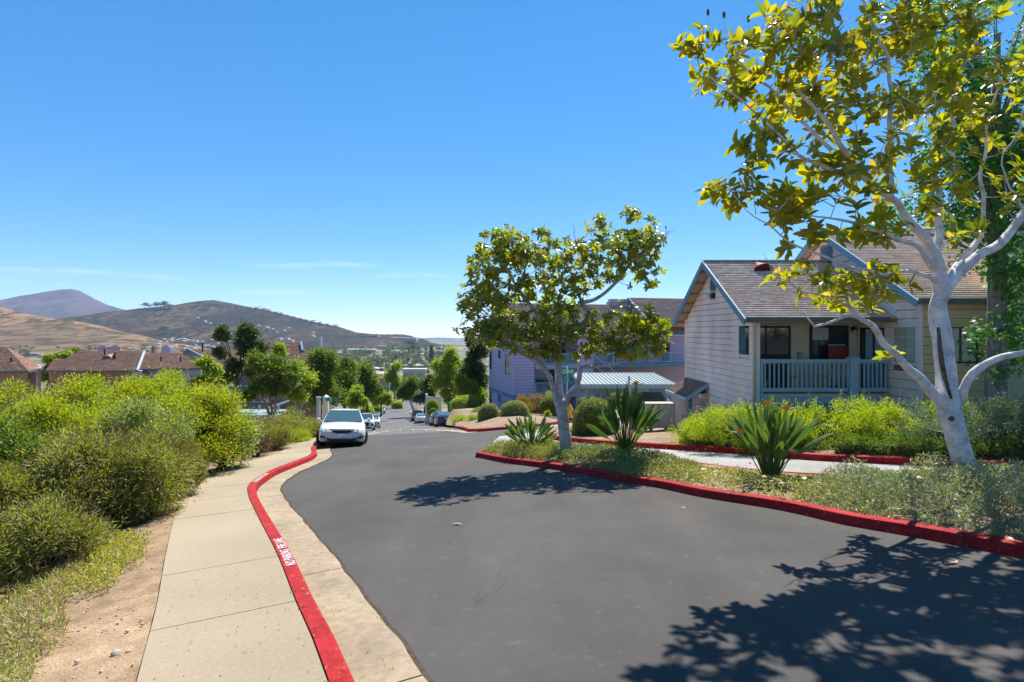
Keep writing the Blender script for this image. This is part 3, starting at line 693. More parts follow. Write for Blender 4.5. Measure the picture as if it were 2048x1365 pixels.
# ---------------------------------------------------------------- hills
def hill(name, prof, d, depth, foot_z, m, seed, rough=1.0, back=None, nx=160, ny=36, du=None):
    """prof: skyline as (u,v) seen at distance d; the slope falls towards the camera over 'depth' metres"""
    us = np.array([p[0] for p in prof], float); vs = np.array([p[1] for p in prof], float)
    U = np.linspace(us[0], us[-1], nx); Vv = np.interp(U, us, vs)
    X0 = (U - CX) / F * d; Zr = (CY - Vv) / F * d
    V = []; 
    for j in range(ny):
        t = j / (ny - 1) * 1.5 - .5            # -0.5 back side ... 0 ridge ... 1 foot
        for i in range(nx):
            y = d - t * depth; x = X0[i] 
            if t >= 0: f = (1 - t) ** 1.25 * (1 - .1 * math.sin(t * 6 + i * .05))
            else: f = 1 - (t * -1.6) ** 1.3
            z = foot_z + (Zr[i] - foot_z) * max(f, 0)
            a = rough * depth * .10 * min(1, abs(t) * 3) * (1 - max(0, t) * .6)
            z += a * (noise.fractal(Vector((x / depth * 5, y / depth * 2.2, seed)), 1.0, 2.0, 5)) * .5 * min(1, max(.15, (Zr[i] - foot_z) / (depth * .2)))
            if j % 2 == 0 and abs(t) < .06: z += rough * depth * .002 * noise.noise(Vector((i * .6, seed, 0)))
            V.append((x, y, z))
    idx = np.arange(nx * ny).reshape(ny, nx)
    Fq = np.stack([idx[:-1, :-1], idx[1:, :-1], idx[1:, 1:], idx[:-1, 1:]], -1).reshape(-1, 4)
    o = npmesh(name, V, Fq, m, smooth=True); o['kind'] = 'structure'
    return o, (lambda u, t: Vector(((u - CX) / F * d, d - t * depth, 0)))
def hillmat(name, tan, mid, dark, s1, s2, lo=.4, hi=.6, s3=.02):
    m, t, o = nt(name); N = t.nodes.new; L = t.links.new
    b = N('ShaderNodeBsdfPrincipled'); b.inputs['Roughness'].default_value = 1; b.inputs['Specular IOR Level'].default_value = 0
    L(b.outputs[0], o.inputs[0]); g0 = N('ShaderNodeNewGeometry'); g = N('ShaderNodeMapping'); g.inputs['Scale'].default_value = (1, .28, 1.6); L(g0.outputs['Position'], g.inputs[0])
    def noi(s, d): n = N('ShaderNodeTexNoise'); n.inputs['Scale'].default_value = s; n.inputs['Detail'].default_value = d; n.inputs['Roughness'].default_value = .7; L(g.outputs[0], n.inputs['Vector']); return n.outputs[0]
    def ramp(f, a, b_, p, q):
        r = N('ShaderNodeValToRGB'); r.color_ramp.elements[0].position = p; r.color_ramp.elements[1].position = q
        r.color_ramp.elements[0].color = (*a, 1); r.color_ramp.elements[1].color = (*b_, 1); L(f, r.inputs[0]); return r.outputs[0]
    base = ramp(noi(s1, 8), tan, mid, lo, hi)
    f2 = ramp(noi(s2, 10), (0, 0, 0), (1, 1, 1), .46, .56)
    mx = N('ShaderNodeMix'); mx.data_type = 'RGBA'; L(f2, mx.inputs[0]); L(base, mx.inputs[6]); mx.inputs[7].default_value = (*dark, 1)
    f3 = ramp(noi(s3, 4), (.8, .8, .8), (1.25, 1.25, 1.25), .3, .7)
    m3 = N('ShaderNodeMix'); m3.data_type = 'RGBA'; m3.blend_type = 'MULTIPLY'; m3.inputs[0].default_value = 1; L(mx.outputs[2], m3.inputs[6]); L(f3, m3.inputs[7])
    L(m3.outputs[2], b.inputs['Base Color']); return m
Mh1 = hillmat('tan_hill', (.27, .165, .09), (.16, .105, .065), (.07, .058, .035), .004, .05)
Mh2 = hillmat('brush_hill', (.11, .075, .048), (.038, .03, .028), (.03, .034, .025), .0035, .05, .40, .56)
Mh3 = hillmat('brown_mountain', (.13, .085, .075), (.075, .055, .055), (.07, .055, .045), .0012, .006)
Mh4 = hillmat('far_ridge', (.2, .17, .13), (.15, .14, .11), (.1, .1, .08), .001, .004)
hill('distant_mountain', [(-260, 640), (-160, 615), (-60, 600), (0, 599), (20, 601), (50, 596), (90, 592), (120, 588), (145, 587), (165, 590), (190, 602), (215, 612), (245, 620), (330, 650), (420, 690)], 6200, 2200, -160, Mh3, 3, 1.3)
hill('far_ridge', [(600, 690), (760, 684), (830, 677), (870, 675), (930, 677), (1000, 676), (1100, 681), (1300, 680), (1500, 684), (1900, 680), (2300, 684), (2700, 690)], 8200, 1200, -200, Mh4, 9, .5)
hill('brush_hill', [(60, 690), (130, 641), (180, 632), (240, 624), (280, 618), (320, 617), (352, 617), (390, 612), (430, 608), (470, 612), (520, 617), (560, 627), (600, 637), (640, 646), (672, 652), (706, 664), (740, 668), (770, 670), (806, 671), (828, 675), (832, 682), (860, 688), (890, 695), (930, 706), (1000, 715)], 2700, 1300, -90, Mh2, 5, .8, nx=260, ny=60)
hill('tan_hill', [(-420, 600), (-200, 610), (-60, 618), (0, 620), (25, 623), (60, 630), (95, 636), (130, 640), (160, 651), (200, 660), (250, 670), (300, 684), (350, 690), (420, 702), (520, 715)], 1750, 900, -66, Mh1, 7, .8, nx=240, ny=60)
# ---------------------------------------------------------------- building helpers
def boards(root, p0, p1, z0, z1, m, h=.2, hs=None, openings=(), name='siding_board', lim=None, joints=True, thick=.034, gap=.016):
    """lap boards on the wall from p0 to p1 (outside is to the right of p0->p1). lim(s)->top z of the wall at s; openings (s0,s1,z0,z1)"""
    a = Vector((*p0, 0)); b = Vector((*p1, 0)); L = (b - a).length; d = (b - a).normalized(); n = Vector((d.y, -d.x, 0))
    z = z0; row = 0
    while z < z1 - 1e-4:
        zt = min(z + h, z1); segs = [(0., L)]
        for (s0, s1, q0, q1) in openings:
            if min(zt, q1) - max(z, q0) > h * .35:
                ns = []
                for (u, w) in segs:
                    if s1 <= u or s0 >= w: ns.append((u, w)); continue
                    if s0 - u > .02: ns.append((u, s0))
                    if w - s1 > .02: ns.append((s1, w))
                segs = ns
        for (u, w) in segs:
            if lim:
                ss = np.linspace(u, w, 60); ok = np.array([lim(q) for q in ss]); okb = ss[ok > z + .005]; okt = ss[ok > zt]
                if len(okb) < 2: continue
                bu, bw = okb[0], okb[-1]; tu, tw = (okt[0], okt[-1]) if len(okt) > 1 else ((bu + bw) / 2 - .01, (bu + bw) / 2 + .01)
            else: bu, bw, tu, tw = u, w, u, w
            parts = [(bu, bw, tu, tw)]
            if joints and bw - bu > 3.2 and not lim:
                j = bu + (bw - bu) * R.uniform(.3, .7); parts = [(bu, j - .002, tu, j - .002), (j + .002, bw, j + .002, tw)]
            elif joints and lim and bw - bu > 2.6 and row % 3 == 1 and tu < tw:
                j = bu + (bw - bu) * R.uniform(.35, .65)
                if tu < j - .1 and tw > j + .1: parts = [(bu, j - .002, tu, j - .002), (j + .002, bw, j + .002, tw)]
            for (q0, q1, r0, r1) in parts:
                mb = MB(); pb = thick + R.uniform(-.001, .002)
                def pt(s, zz, o): return a + d * s + n * o + Vector((0, 0, zz))
                g_ = gap + R.uniform(-.002, .002)
                mb.hexa([pt(q0, z, -.01), pt(q1, z, -.01), pt(q1, z, pb), pt(q0, z, pb)], [pt(r0, zt - g_, -.01), pt(r1, zt - g_, -.01), pt(r1, zt - g_, .010), pt(r0, zt - g_, .010)])
                mb.build(name, m, root)
        z += h; row += 1
def lbox(root, name, a, d, n, s0, s1, o0, o1, z0, z1, m, bevel=0, parent=None):
    mb = MB()
    def pt(s, o, z): return a + d * s + n * o + Vector((0, 0, z))
    mb.hexa([pt(s0, o0, z0), pt(s1, o0, z0), pt(s1, o1, z0), pt(s0, o1, z0)], [pt(s0, o0, z1), pt(s1, o0, z1), pt(s1, o1, z1), pt(s0, o1, z1)])
    return mb.build(name, m, root, bevel=bevel)
def window(root, p0, p1, s0, s1, z0, z1, trim, glass=None, blind=None, fw=.05, tw=.09, mull=1, off=0.0, frame=None, name='window', bars=0, depth=.028, panes=True):
    a = Vector((*p0, 0)); b = Vector((*p1, 0)); d = (b - a).normalized(); n = Vector((d.y, -d.x, 0))
    def pt(s, o, z): return a + d * s + n * o + Vector((0, 0, z))
    def bx(mb, u0, u1, o0, o1, q0, q1): mb.hexa([pt(u0, o0, q0), pt(u1, o0, q0), pt(u1, o1, q0), pt(u0, o1, q0)], [pt(u0, o0, q1), pt(u1, o0, q1), pt(u1, o1, q1), pt(u0, o1, q1)])
    fr = MB(); o1 = off + .012
    bx(fr, s0, s1, off - depth, o1, z0, z0 + fw); bx(fr, s0, s1, off - depth, o1, z1 - fw, z1)
    bx(fr, s0, s0 + fw, off - depth, o1, z0 + fw, z1 - fw); bx(fr, s1 - fw, s1, off - depth, o1, z0 + fw, z1 - fw)
    for k in range(mull):
        c = s0 + (s1 - s0) * (k + 1) / (mull + 1); bx(fr, c - fw * .45, c + fw * .45, off - depth, o1 - .006, z0 + fw, z1 - fw)
    w = fr.build(name, frame or M_frame, root)
    for k in range(mull + 1):
        c0 = s0 + (s1 - s0) * k / (mull + 1) + fw * .5; c1 = s0 + (s1 - s0) * (k + 1) / (mull + 1) - fw * .5
        g = MB(); bx(g, c0, c1, off - depth + .012 + k * .008, off - depth + .018 + k * .008, z0 + fw * .6, z1 - fw * .6); g.build('pane', glass or M_glass, w)
        for q in range(bars):
            zz = z0 + (z1 - z0) * (q + 1) / (bars + 1); m_ = MB(); bx(m_, c0, c1, off - depth + .03, off - depth + .04, zz - .012, zz + .012); m_.build('glazing_bar', trim or M_trimp, w)
    if trim:
        t = MB(); o2 = off + .034
        bx(t, s0 - tw, s1 + tw, off - .01, o2, z1, z1 + tw); bx(t, s0 - tw, s1 + tw, off - .01, o2 + .01, z0 - tw, z0)
        bx(t, s0 - tw, s0, off - .01, o2 - .002, z0, z1); bx(t, s1, s1 + tw, off - .01, o2 - .002, z0, z1)
        t.build('trim', trim, w)
    return w
def shingles(root, e0, e1, r0, r1, m, course=.14, tab=.26, name='shingles', clip=None, base=True):
    """e0-e1 eave, r0-r1 ridge (3D). real courses of separate tabs, joined"""
    e0, e1, r0, r1 = map(Vector, (e0, e1, r0, r1)); Ls = ((r0 + r1) / 2 - (e0 + e1) / 2).length; n = max(2, int(Ls / course))
    nrm = (e1 - e0).cross(r0 - e0).normalized()
    if nrm.z < 0: nrm = -nrm
    V = []; Fc = []; rn = []
    for i in range(n):
        t0, t1 = i / n, (i + 1.25) / n; t1 = min(t1, 1.0)
        A = e0.lerp(r0, t0); B = e1.lerp(r1, t0); C = e1.lerp(r1, t1); D = e0.lerp(r0, t1); L = (B - A).length; k = max(1, int(L / tab)); cut = [0.]; 
        x = R.uniform(.3, 1) * tab
        while x < L - .05: cut.append(x / L); x += tab * R.uniform(.55, 1.3)
        cut.append(1.)
        for u, w in zip(cut[:-1], cut[1:]):
            if clip and not clip(A.lerp(B, (u + w) / 2)): continue
            th = R.uniform(.005, .010); g = .003 / max(L, .1); j = R.uniform(-.004, .004)
            p = [A.lerp(B, u + g) + nrm * th, A.lerp(B, w - g) + nrm * th, D.lerp(C, w - g) + nrm * .003, D.lerp(C, u + g) + nrm * .003, A.lerp(B, u + g), A.lerp(B, w - g)]
            i0 = len(V); V += [tuple(q) for q in p]; Fc += [(i0, i0 + 1, i0 + 2, i0 + 3), (i0 + 4, i0 + 5, i0 + 1, i0)]; q = R.random(); rn += [q, q]
    o = npmesh(name, V, Fc, m, root, rnd=rn); o['kind'] = 'stuff'
    if base:
        mb = MB(); th = nrm * .10; q = nrm * .004
        mb.hexa([e0 - th, e1 - th, r1 - th, r0 - th], [e0 - q, e1 - q, r1 - q, r0 - q]); mb.build('roof_deck', M_sheath, root)
    return o
def prism(root, name, p, q, w, h, m, up=(0, 0, 1)):
    mb = MB(); mb.bar(p, q, w, h, up); return mb.build(name, m, root)

# ---------------------------------------------------------------- the pink house on the right
HX, HY0, HY1 = 7.2, 17.0, 23.6; EZ = .46; PKY = 20.3; PKZ = 2.36
house = thing('house', 'pink sided house with blue trimmed gables, brown shingles and a railed patio', 'house', (HX, HY0, Hs(HX, HY0)))
BZ = -4.15
M_sheathw = mat('shade_grime_sheathing', (.20, .13, .11), rough=.9)  # dark core paints lap shade, along with grime, into the gaps between boards
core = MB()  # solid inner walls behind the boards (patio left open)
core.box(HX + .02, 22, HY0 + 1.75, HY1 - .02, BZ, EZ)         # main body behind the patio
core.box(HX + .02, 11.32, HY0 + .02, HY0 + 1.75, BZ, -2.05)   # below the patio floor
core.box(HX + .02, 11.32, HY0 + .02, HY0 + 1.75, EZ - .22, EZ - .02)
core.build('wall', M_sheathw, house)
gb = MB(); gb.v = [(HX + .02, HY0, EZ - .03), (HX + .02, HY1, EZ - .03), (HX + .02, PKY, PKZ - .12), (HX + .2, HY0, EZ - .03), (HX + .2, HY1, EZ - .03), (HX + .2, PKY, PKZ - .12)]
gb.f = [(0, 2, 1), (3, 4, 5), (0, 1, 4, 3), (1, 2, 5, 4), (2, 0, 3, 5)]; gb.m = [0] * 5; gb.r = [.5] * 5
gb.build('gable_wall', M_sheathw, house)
sl = (PKZ - EZ) / (PKY - HY0)
def lim1(s): y = HY1 - s; return EZ + sl * min(y - HY0, HY1 - y) - .03
# left wall: travel from far to near so that outside (-x) is to the right
opn = [(HY1 - 17.98, HY1 - 17.2, -.74, .20)]
boards(house, (HX, HY1), (HX, HY0 + .02), BZ, PKZ - .1, M_pink, h=.205, openings=opn, lim=lim1)
# side wall pieces round the opening to the patio
cs = MB(); cs.box(HX + .02, HX + .14, HY0 + .02, 17.2, -2.1, EZ - .22); cs.box(HX + .02, HX + .14, 17.2, HY0 + 1.76, -2.1, -.76); cs.box(HX + .02, HX + .14, 17.2, HY0 + 1.76, .22, EZ - .22); cs.box(HX + .02, HX + .14, 17.98, HY0 + 1.76, -.76, .22)
cs.build('patio_side_wall', M_stucco, house)
wf = MB()
for (y0, y1, z0, z1) in ((17.14, 18.04, .20, .26), (17.14, 18.04, -.80, -.74), (17.14, 17.2, -.74, .2), (17.98, 18.04, -.74, .2)): wf.box(HX - .035, HX + .17, y0, y1, z0, z1)
wf.build('opening_frame', M_trimp, house)
iv = MB(); iv.box(HX + .0, HX + .16, 17.97, 17.98, -.74, .2); iv.build('opening_reveal', M_teal, house)
# corner column, downpipe, corner trim at the far edge
lbox(house, 'corner_column', Vector((HX, HY0, 0)), Vector((1, 0, 0)), Vector((0, -1, 0)), -.02, .20, -.02, .03, BZ, EZ - .05, M_trimp)
mb = MB(); mb.tube([(HX + .02, HY0 - .16, EZ - .02), (HX + .02, HY0 - .16, EZ - .2), (HX + .02, HY0 - .07, EZ - .32), (HX + .02, HY0 - .07, BZ)], .035, 8); mb.build('downpipe', M_beige, house, smooth=True)
mb = MB(); mb.box(HX - .03, HX + .02, HY1 - .1, HY1 + .03, BZ, EZ); mb.build('corner_trim', M_pink, house)
# roof 1
OV = .38; EY = HY0 - OV; ez = EZ - sl * OV + .12
RZ = PKZ + .12
clip1 = lambda p: True
shingles(house, (HX - OV, EY, ez), (11.35, EY, ez), (HX - OV, PKY, RZ), (11.35, PKY, RZ), M_shing)
shingles(house, (11.35, HY1 + OV, ez), (HX - OV, HY1 + OV, ez), (11.35, PKY, RZ), (HX - OV, PKY, RZ), M_shing)
prism(house, 'ridge_cap', (HX - OV, PKY, RZ + .02), (11.3, PKY, RZ + .02), .22, .03, M_shing)
for s_ in (1, -1):
    ye = EY if s_ == 1 else HY1 + OV
    prism(house, 'rake_board', (HX - OV - .02, ye - .0 * s_, ez - .10), (HX - OV - .02, PKY, RZ - .10), .045, .20, M_teal, up=(0, -s_ * .5, .87))
    mb = MB(); mb.hexa([(HX - OV, ye, ez - .13), (HX, ye, ez - .13), (HX, PKY, RZ - .13), (HX - OV, PKY, RZ - .13)], [(HX - OV, ye, ez - .105), (HX, ye, ez - .105), (HX, PKY, RZ - .105), (HX - OV, PKY, RZ - .105)]); mb.build('soffit', M_soffit, house)
for k in range(6):  # lookout blocks under the far rake
    t = (k + .4) / 6; y = HY1 + OV + (PKY - HY1 - OV) * t; z = ez + (RZ - ez) * t - .16
    mb = MB(); mb.box(HX - OV + .02, HX - .02, y - .045, y + .045, z - .07, z + .02); mb.build('lookout', M_soffit, house)
prism(house, 'gutter', (HX - OV, EY - .06, ez - .03), (11.0, EY - .06, ez - .03), .12, .13, M_gutter)
mb = MB(); mb.box(HX - .02, 11.3, EY, HY0 + .05, ez - .13, ez - .10); mb.build('eave_soffit', M_soffit, house)
# gable louvre and floodlight
lv = MB(); lv.box(HX - .06, HX - .02, 20.02, 20.50, 1.42, 2.0); fr = lv.build('louvre', M_teal, house)
for k in range(9):
    mb = MB(); z = 1.46 + k * .057; mb.hexa([(HX - .10, 20.06, z), (HX - .10, 20.46, z), (HX - .06, 20.46, z + .03), (HX - .06, 20.06, z + .03)], [(HX - .10, 20.06, z + .012), (HX - .10, 20.46, z + .012), (HX - .06, 20.46, z + .042), (HX - .06, 20.06, z + .042)]); mb.build('slat', M_bluedk, fr)
fl = MB(); fl.box(HX - .12, HX - .02, 20.1, 20.32, 1.15, 1.34); f_ = fl.build('floodlight', M_black, house)
mb = MB(); mb.lathe((HX - .14, 20.42, 1.2), [(.05, .08), (.10, 0), (.12, -.1), (.02, -.1)], 12, axis='y'); mb.build('lamp_shade', M_signw, f_, smooth=True)
# eyebrow roof vent
def dome_vent(root, c, nrm, upd, r=.34, m=M_vent):
    c = Vector(c); nrm = Vector(nrm).normalized(); upd = Vector(upd).normalized(); rt = upd.cross(nrm).normalized(); mb = MB(); n = 14
    for i in range(n):
        a0 = math.pi * i / n; a1 = math.pi * (i + 1) / n
        f0 = c + rt * r * math.cos(a0) + nrm * r * .78 * math.sin(a0); f1 = c + rt * r * math.cos(a1) + nrm * r * .78 * math.sin(a1)
        b = c + upd * r * 2.3
        mb.face([f0, f1, b])
    mb.face([c + rt * r * math.cos(math.pi * i / n) * .96 + nrm * r * .75 * math.sin(math.pi * i / n) + upd * .04 for i in range(n + 1)])
    v = mb.build('roof_vent', m, root)
    for k in range(5):
        h = r * .78 * (k + .4) / 5.4; w = r * math.sqrt(max(0, 1 - (h / (r * .78)) ** 2)) * .93
        m2 = MB(); q = c + nrm * h - upd * .01; m2.hexa([q - rt * w, q + rt * w, q + rt * w + nrm * .012, q - rt * w + nrm * .012], [q - rt * w - upd * .03 + nrm * -.02, q + rt * w - upd * .03 + nrm * -.02, q + rt * w - upd * .03 + nrm * -.008, q - rt * w - upd * .03 + nrm * -.008]); m2.build('louvre_blade', m, v)
t_ = .80; cyv = EY + (PKY - EY) * t_; nr = Vector((0, -sl, 1)).normalized(); ud = Vector((0, 1, sl)).normalized()
dome_vent(house, ((1527 - CX) / F * cyv, cyv, ez + (RZ - ez) * t_ + .015), nr, ud, r=.33)
# patio: back wall openings on y = 18.75
A1, B1 = (HX, HY0 + 1.75), (11.32, HY0 + 1.75)
lbox(house, 'stucco_wall', Vector((HX + .14, HY0 + 1.74, 0)), Vector((1, 0, 0)), Vector((0, -1, 0)), 0, 4.0, 0, .03, -1.9, .26, M_stucco)
window(house, (HX, HY0 + 1.71), (11.3, HY0 + 1.71), .32, 1.94, -1.88, .15, None, fw=.06, mull=1, name='sliding_door', off=.045)
window(house, (HX, HY0 + 1.71), (11.3, HY0 + 1.71), 2.57, 3.84, -.98, .17, None, fw=.05, mull=1, name='patio_window', off=.045, glass=None)
mb = MB(); mb.box(10.5, 10.98, 18.668, 18.672, -.42, .10); mb.box(9.86, 10.38, 18.668, 18.672, -.30, .10); mb.build('blind', M_blind, house)
mb = MB(); mb.box(9.37, 9.53, 18.60, 18.70, -.98, -.70); mb.build('meter_box', M_rail, house, bevel=.01)
def lantern(root, x, y, z):
    mb = MB(); mb.box(x - .05, x + .05, y - .03, y, z - .07, z + .07); mb.tube([(x, y - .02, z + .05), (x, y - .12, z + .1), (x, y - .16, z + .03)], .012, 6)
    mb.lathe((x, y - .16, z), [(.02, .05), (.075, .0), (.075, -.02), (.05, -.025)], 8); l = mb.build('lantern', M_black, root)
    m2 = MB(); m2.lathe((x, y - .16, z), [(.045, -.025), (.055, -.12), (.035, -.2), (.01, -.22)], 8); m2.build('lamp_glass', M_lamp, l)
lantern(house, 11.17, 18.68, .06)
mb = MB(); mb.box(HX + .14, 11.28, HY0 + .0, HY0 + 1.74, -1.98, -1.88); mb.build('patio_floor', M_beige, house)
# rim beam below the railing
mb = MB(); mb.box(HX + .21, 11.27, HY0 - .06, HY0 + .0, -2.17, -1.98); mb.build('rim_beam', M_rail, house)
mb = MB(); mb.box(HX + .23, 11.25, HY0 - .03, HY0 + .01, -2.42, -2.18); mb.build('rim_beam', M_teal, house)
# railing: left run straight, post, right run
rl = MB(); rl.bar((HX + .22, HY0 - .04, -.88), (10.03, HY0 - .04, -.88), .13, .06); rail = rl.build('railing', M_rail, house)
for (x0, x1) in ((HX + .22, 10.0), (10.28, 11.25)):
    mb = MB(); mb.bar((x0, HY0 - .04, -.94), (x1, HY0 - .04, -.94), .05, .06); mb.build('top_rail', M_rail, rail)
    mb = MB(); mb.bar((x0, HY0 - .04, -1.76), (x1, HY0 - .04, -1.76), .05, .11); mb.build('bottom_rail', M_rail, rail)
mb = MB(); mb.bar((10.28, HY0 - .04, -.88), (11.26, HY0 - .04, -.88), .13, .06); mb.build('handrail', M_rail, rail)
bal = MB(); bal.box(-.02, .02, -.02, .02, 0, .78); bme = bal.mesh('baluster', M_rail)
def baluster(x, y, z, p): 
    o = link(bpy.data.objects.new('baluster', bme)); o.location = (x, y, z); o.parent = p
    m = Matrix.Identity(4); q = p; ch = []
    while q is not None: ch.append(q); q = q.parent
    for q in reversed(ch): m = m @ q.matrix_parent_inverse @ Matrix.Translation(q.location)
    o.matrix_parent_inverse = m.inverted(); return o
for k in range(19): baluster(HX + .34 + k * .137, HY0 - .04, -1.72, rail)
for k in range(7): baluster(10.36 + k * .128, HY0 - .04, -1.72, rail)
mb = MB(); mb.box(10.03, 10.27, HY0 - .16, HY0 + .06, -2.3, -.86); mb.box(10.0, 10.3, HY0 - .19, HY0 + .09, -.86, -.80); mb.box(10.04, 10.26, HY0 - .15, HY0 + .05, -.80, -.765); mb.build('newel_post', M_rail, rail, bevel=.006)
mb = MB(); mb.box(HX + .21, HX + .27, HY0 - .08, HY0 + .0, -1.9, -.84); mb.build('rail_post', M_rail, rail)
# ---- right wing: gable wall on x = 11.3
WX, WY0 = 11.3, 15.7; WE = .90; WPY = 20.4; WPZ = 3.50; ws = (WPZ - WE) / (WPY - WY0); WY1 = 2 * WPY - WY0
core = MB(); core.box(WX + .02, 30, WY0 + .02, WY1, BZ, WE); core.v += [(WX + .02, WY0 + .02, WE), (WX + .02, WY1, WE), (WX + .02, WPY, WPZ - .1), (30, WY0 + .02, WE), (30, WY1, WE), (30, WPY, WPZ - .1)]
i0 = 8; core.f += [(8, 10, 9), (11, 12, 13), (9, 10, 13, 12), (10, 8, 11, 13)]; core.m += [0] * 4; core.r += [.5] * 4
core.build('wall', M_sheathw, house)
def lim2(s): y = WY1 - s; return WE + ws * min(y - WY0, WY1 - y) - .04
f0 = lambda y: WY1 - y
ops = [(f0(18.55), f0(17.15), -1.95, .17), (f0(16.85), f0(15.88), -1.02, .17)]
boards(house, (WX, WY1), (WX, WY0 + .02), -2.9, WPZ - .1, M_pink, h=.25, openings=ops, lim=lim2)
window(house, (WX, WY1), (WX, WY0), ops[1][0] + .05, ops[1][1] - .02, -.90, .17, M_trimp, glass=M_glassb, mull=1, name='bedroom_window', tw=.1, bars=2, frame=M_soffit)
# curtained door
window(house, (WX, WY1), (WX, WY0), ops[0][0] + .08, ops[0][1] - .08, -1.88, .12, M_trimp, glass=M_glass, mull=1, name='curtained_door', tw=.09)
def curtain(y0, y1, z0, z1, x):
    mb = MB(); n = 26; V = []; Fc = []
    for i in range(n + 1):
        y = y0 + (y1 - y0) * i / n; o = .022 * math.sin(i * 1.35) + .01 * math.sin(i * 3.1)
        for z, k in ((z1, .75), (z0, 1)): V.append((x + o * k, (y0 + y1) / 2 + (y - (y0 + y1) / 2) * k, z))
    for i in range(n): Fc.append((2 * i, 2 * i + 1, 2 * i + 3, 2 * i + 2))
    V2 = [(a + .006, b, c) for a, b, c in V]; k = len(V)
    Fc += [tuple(q + k for q in reversed(f)) for f in Fc]
    npmesh('curtain', V + V2, Fc, M_curt, house, smooth=True)
curtain(18.2, 17.75, -1.84, .05, WX - .022); curtain(17.72, 17.26, -1.84, .05, WX - .022)
mb = MB(); mb.box(WX - .03, WX + .02, WY0 - .03, WY0 + .12, -3.1, WE - .05); mb.build('corner_trim', M_trimp, house)
mb = MB(); mb.hexa([(WX - .045, 17.9, .30), (WX - .045, 17.0, .30), (WX, 17.0, .30), (WX, 17.9, .30)], [(WX - .045, 17.9, .42), (WX - .045, 17.0, .42), (WX, 17.0, .42), (WX, 17.9, .42)]); mb.build('head_trim', M_trimp, house)
# front (camera-facing) wall: reflected light put into its yellow-beige boards and window trim
boards(house, (WX + .02, WY0), (15.2, WY0), -2.9, WE - .1, M_tan, h=.25, openings=[(.55, 1.62, -.98, .18)], thick=.02)
window(house, (WX, WY0), (15, WY0), .60, 1.55, -.90, .12, mat('reflected_tan_trim', (.50, .44, .28), rough=.8), glass=M_glassb, mull=1, name='front_window', tw=.1, depth=.03)
mb = MB(); mb.box(13.3, 13.5, WY0 - .06, WY0 + .0, -3, WE); mb.build('corner_trim', M_cream, house)
mb = MB(); mb.box(13.5, 30, WY0 - 1.1, WY0 + .0, BZ, 3.0); mb.build('stucco_wing', M_cream, house)
# roof 2
OV2 = .34; e2y = WY0 - OV2; e2z = WE - ws * OV2 + .12; r2z = WPZ + .12
shingles(house, (WX - OV2, e2y, e2z), (22, e2y, e2z), (WX - OV2, WPY, r2z), (22, WPY, r2z), M_shing, tab=.3)
shingles(house, (22, WY1 + OV2, e2z), (WX - OV2, WY1 + OV2, e2z), (22, WPY, r2z), (WX - OV2, WPY, r2z), M_shing, course=.3, tab=1)
prism(house, 'ridge_cap', (WX - OV2, WPY, r2z + .02), (22, WPY, r2z + .02), .22, .03, M_shing)
for s_ in (1, -1):
    ye = e2y if s_ == 1 else WY1 + OV2
    prism(house, 'rake_board', (WX - OV2 - .02, ye, e2z - .10), (WX - OV2 - .02, WPY, r2z - .10), .045, .20, mat('sky_blue_trim_paint', (.17, .33, .43), rough=.6) if s_ == 1 else M_teal, up=(0, -s_ * .5, .87))
    mb = MB(); mb.hexa([(WX - OV2, ye, e2z - .13), (WX, ye, e2z - .13), (WX, WPY, r2z - .13), (WX - OV2, WPY, r2z - .13)], [(WX - OV2, ye, e2z - .105), (WX, ye, e2z - .105), (WX, WPY, r2z - .105), (WX - OV2, WPY, r2z - .105)]); mb.build('soffit', M_soffit, house)
for k in range(6):
    t = (k + .4) / 6; y = WY1 + OV2 + (WPY - WY1 - OV2) * t; z = e2z + (r2z - e2z) * t - .17
    mb = MB(); mb.box(WX - OV2 + .02, WX - .02, y - .05, y + .05, z - .08, z + .02); mb.build('lookout', M_soffit, house)
prism(house, 'gutter', (WX - OV2, e2y - .07, e2z - .03), (16, e2y - .07, e2z - .03), .13, .15, M_gutter)
lv = MB(); lv.box(WX - .06, WX - .02, 20.0, 20.75, 2.25, 3.05); fr = lv.build('louvre', M_teal, house)
for k in range(10):
    mb = MB(); z = 2.3 + k * .072; mb.box(WX - .10, WX - .06, 20.05, 20.7, z, z + .03); mb.build('slat', M_bluedk, fr)
# flashing where roof 1 meets the wing wall
def r1z(y): return ez + (RZ - ez) * (y - EY) / (PKY - EY)
prism(house, 'flashing', (WX - .03, EY + .1, r1z(EY + .1) + .09), (WX - .03, PKY, r1z(PKY) + .09), .03, .15, M_trimp, up=(0, -.5, .87))
# lower little window by the hedge
window(house, (HX, HY1), (HX, HY0), f0(0) * 0 + (HY1 - 17.95), HY1 - 17.45, -3.0, -2.62, M_trimp, mull=0, name='vent_window', tw=.05, off=.03)
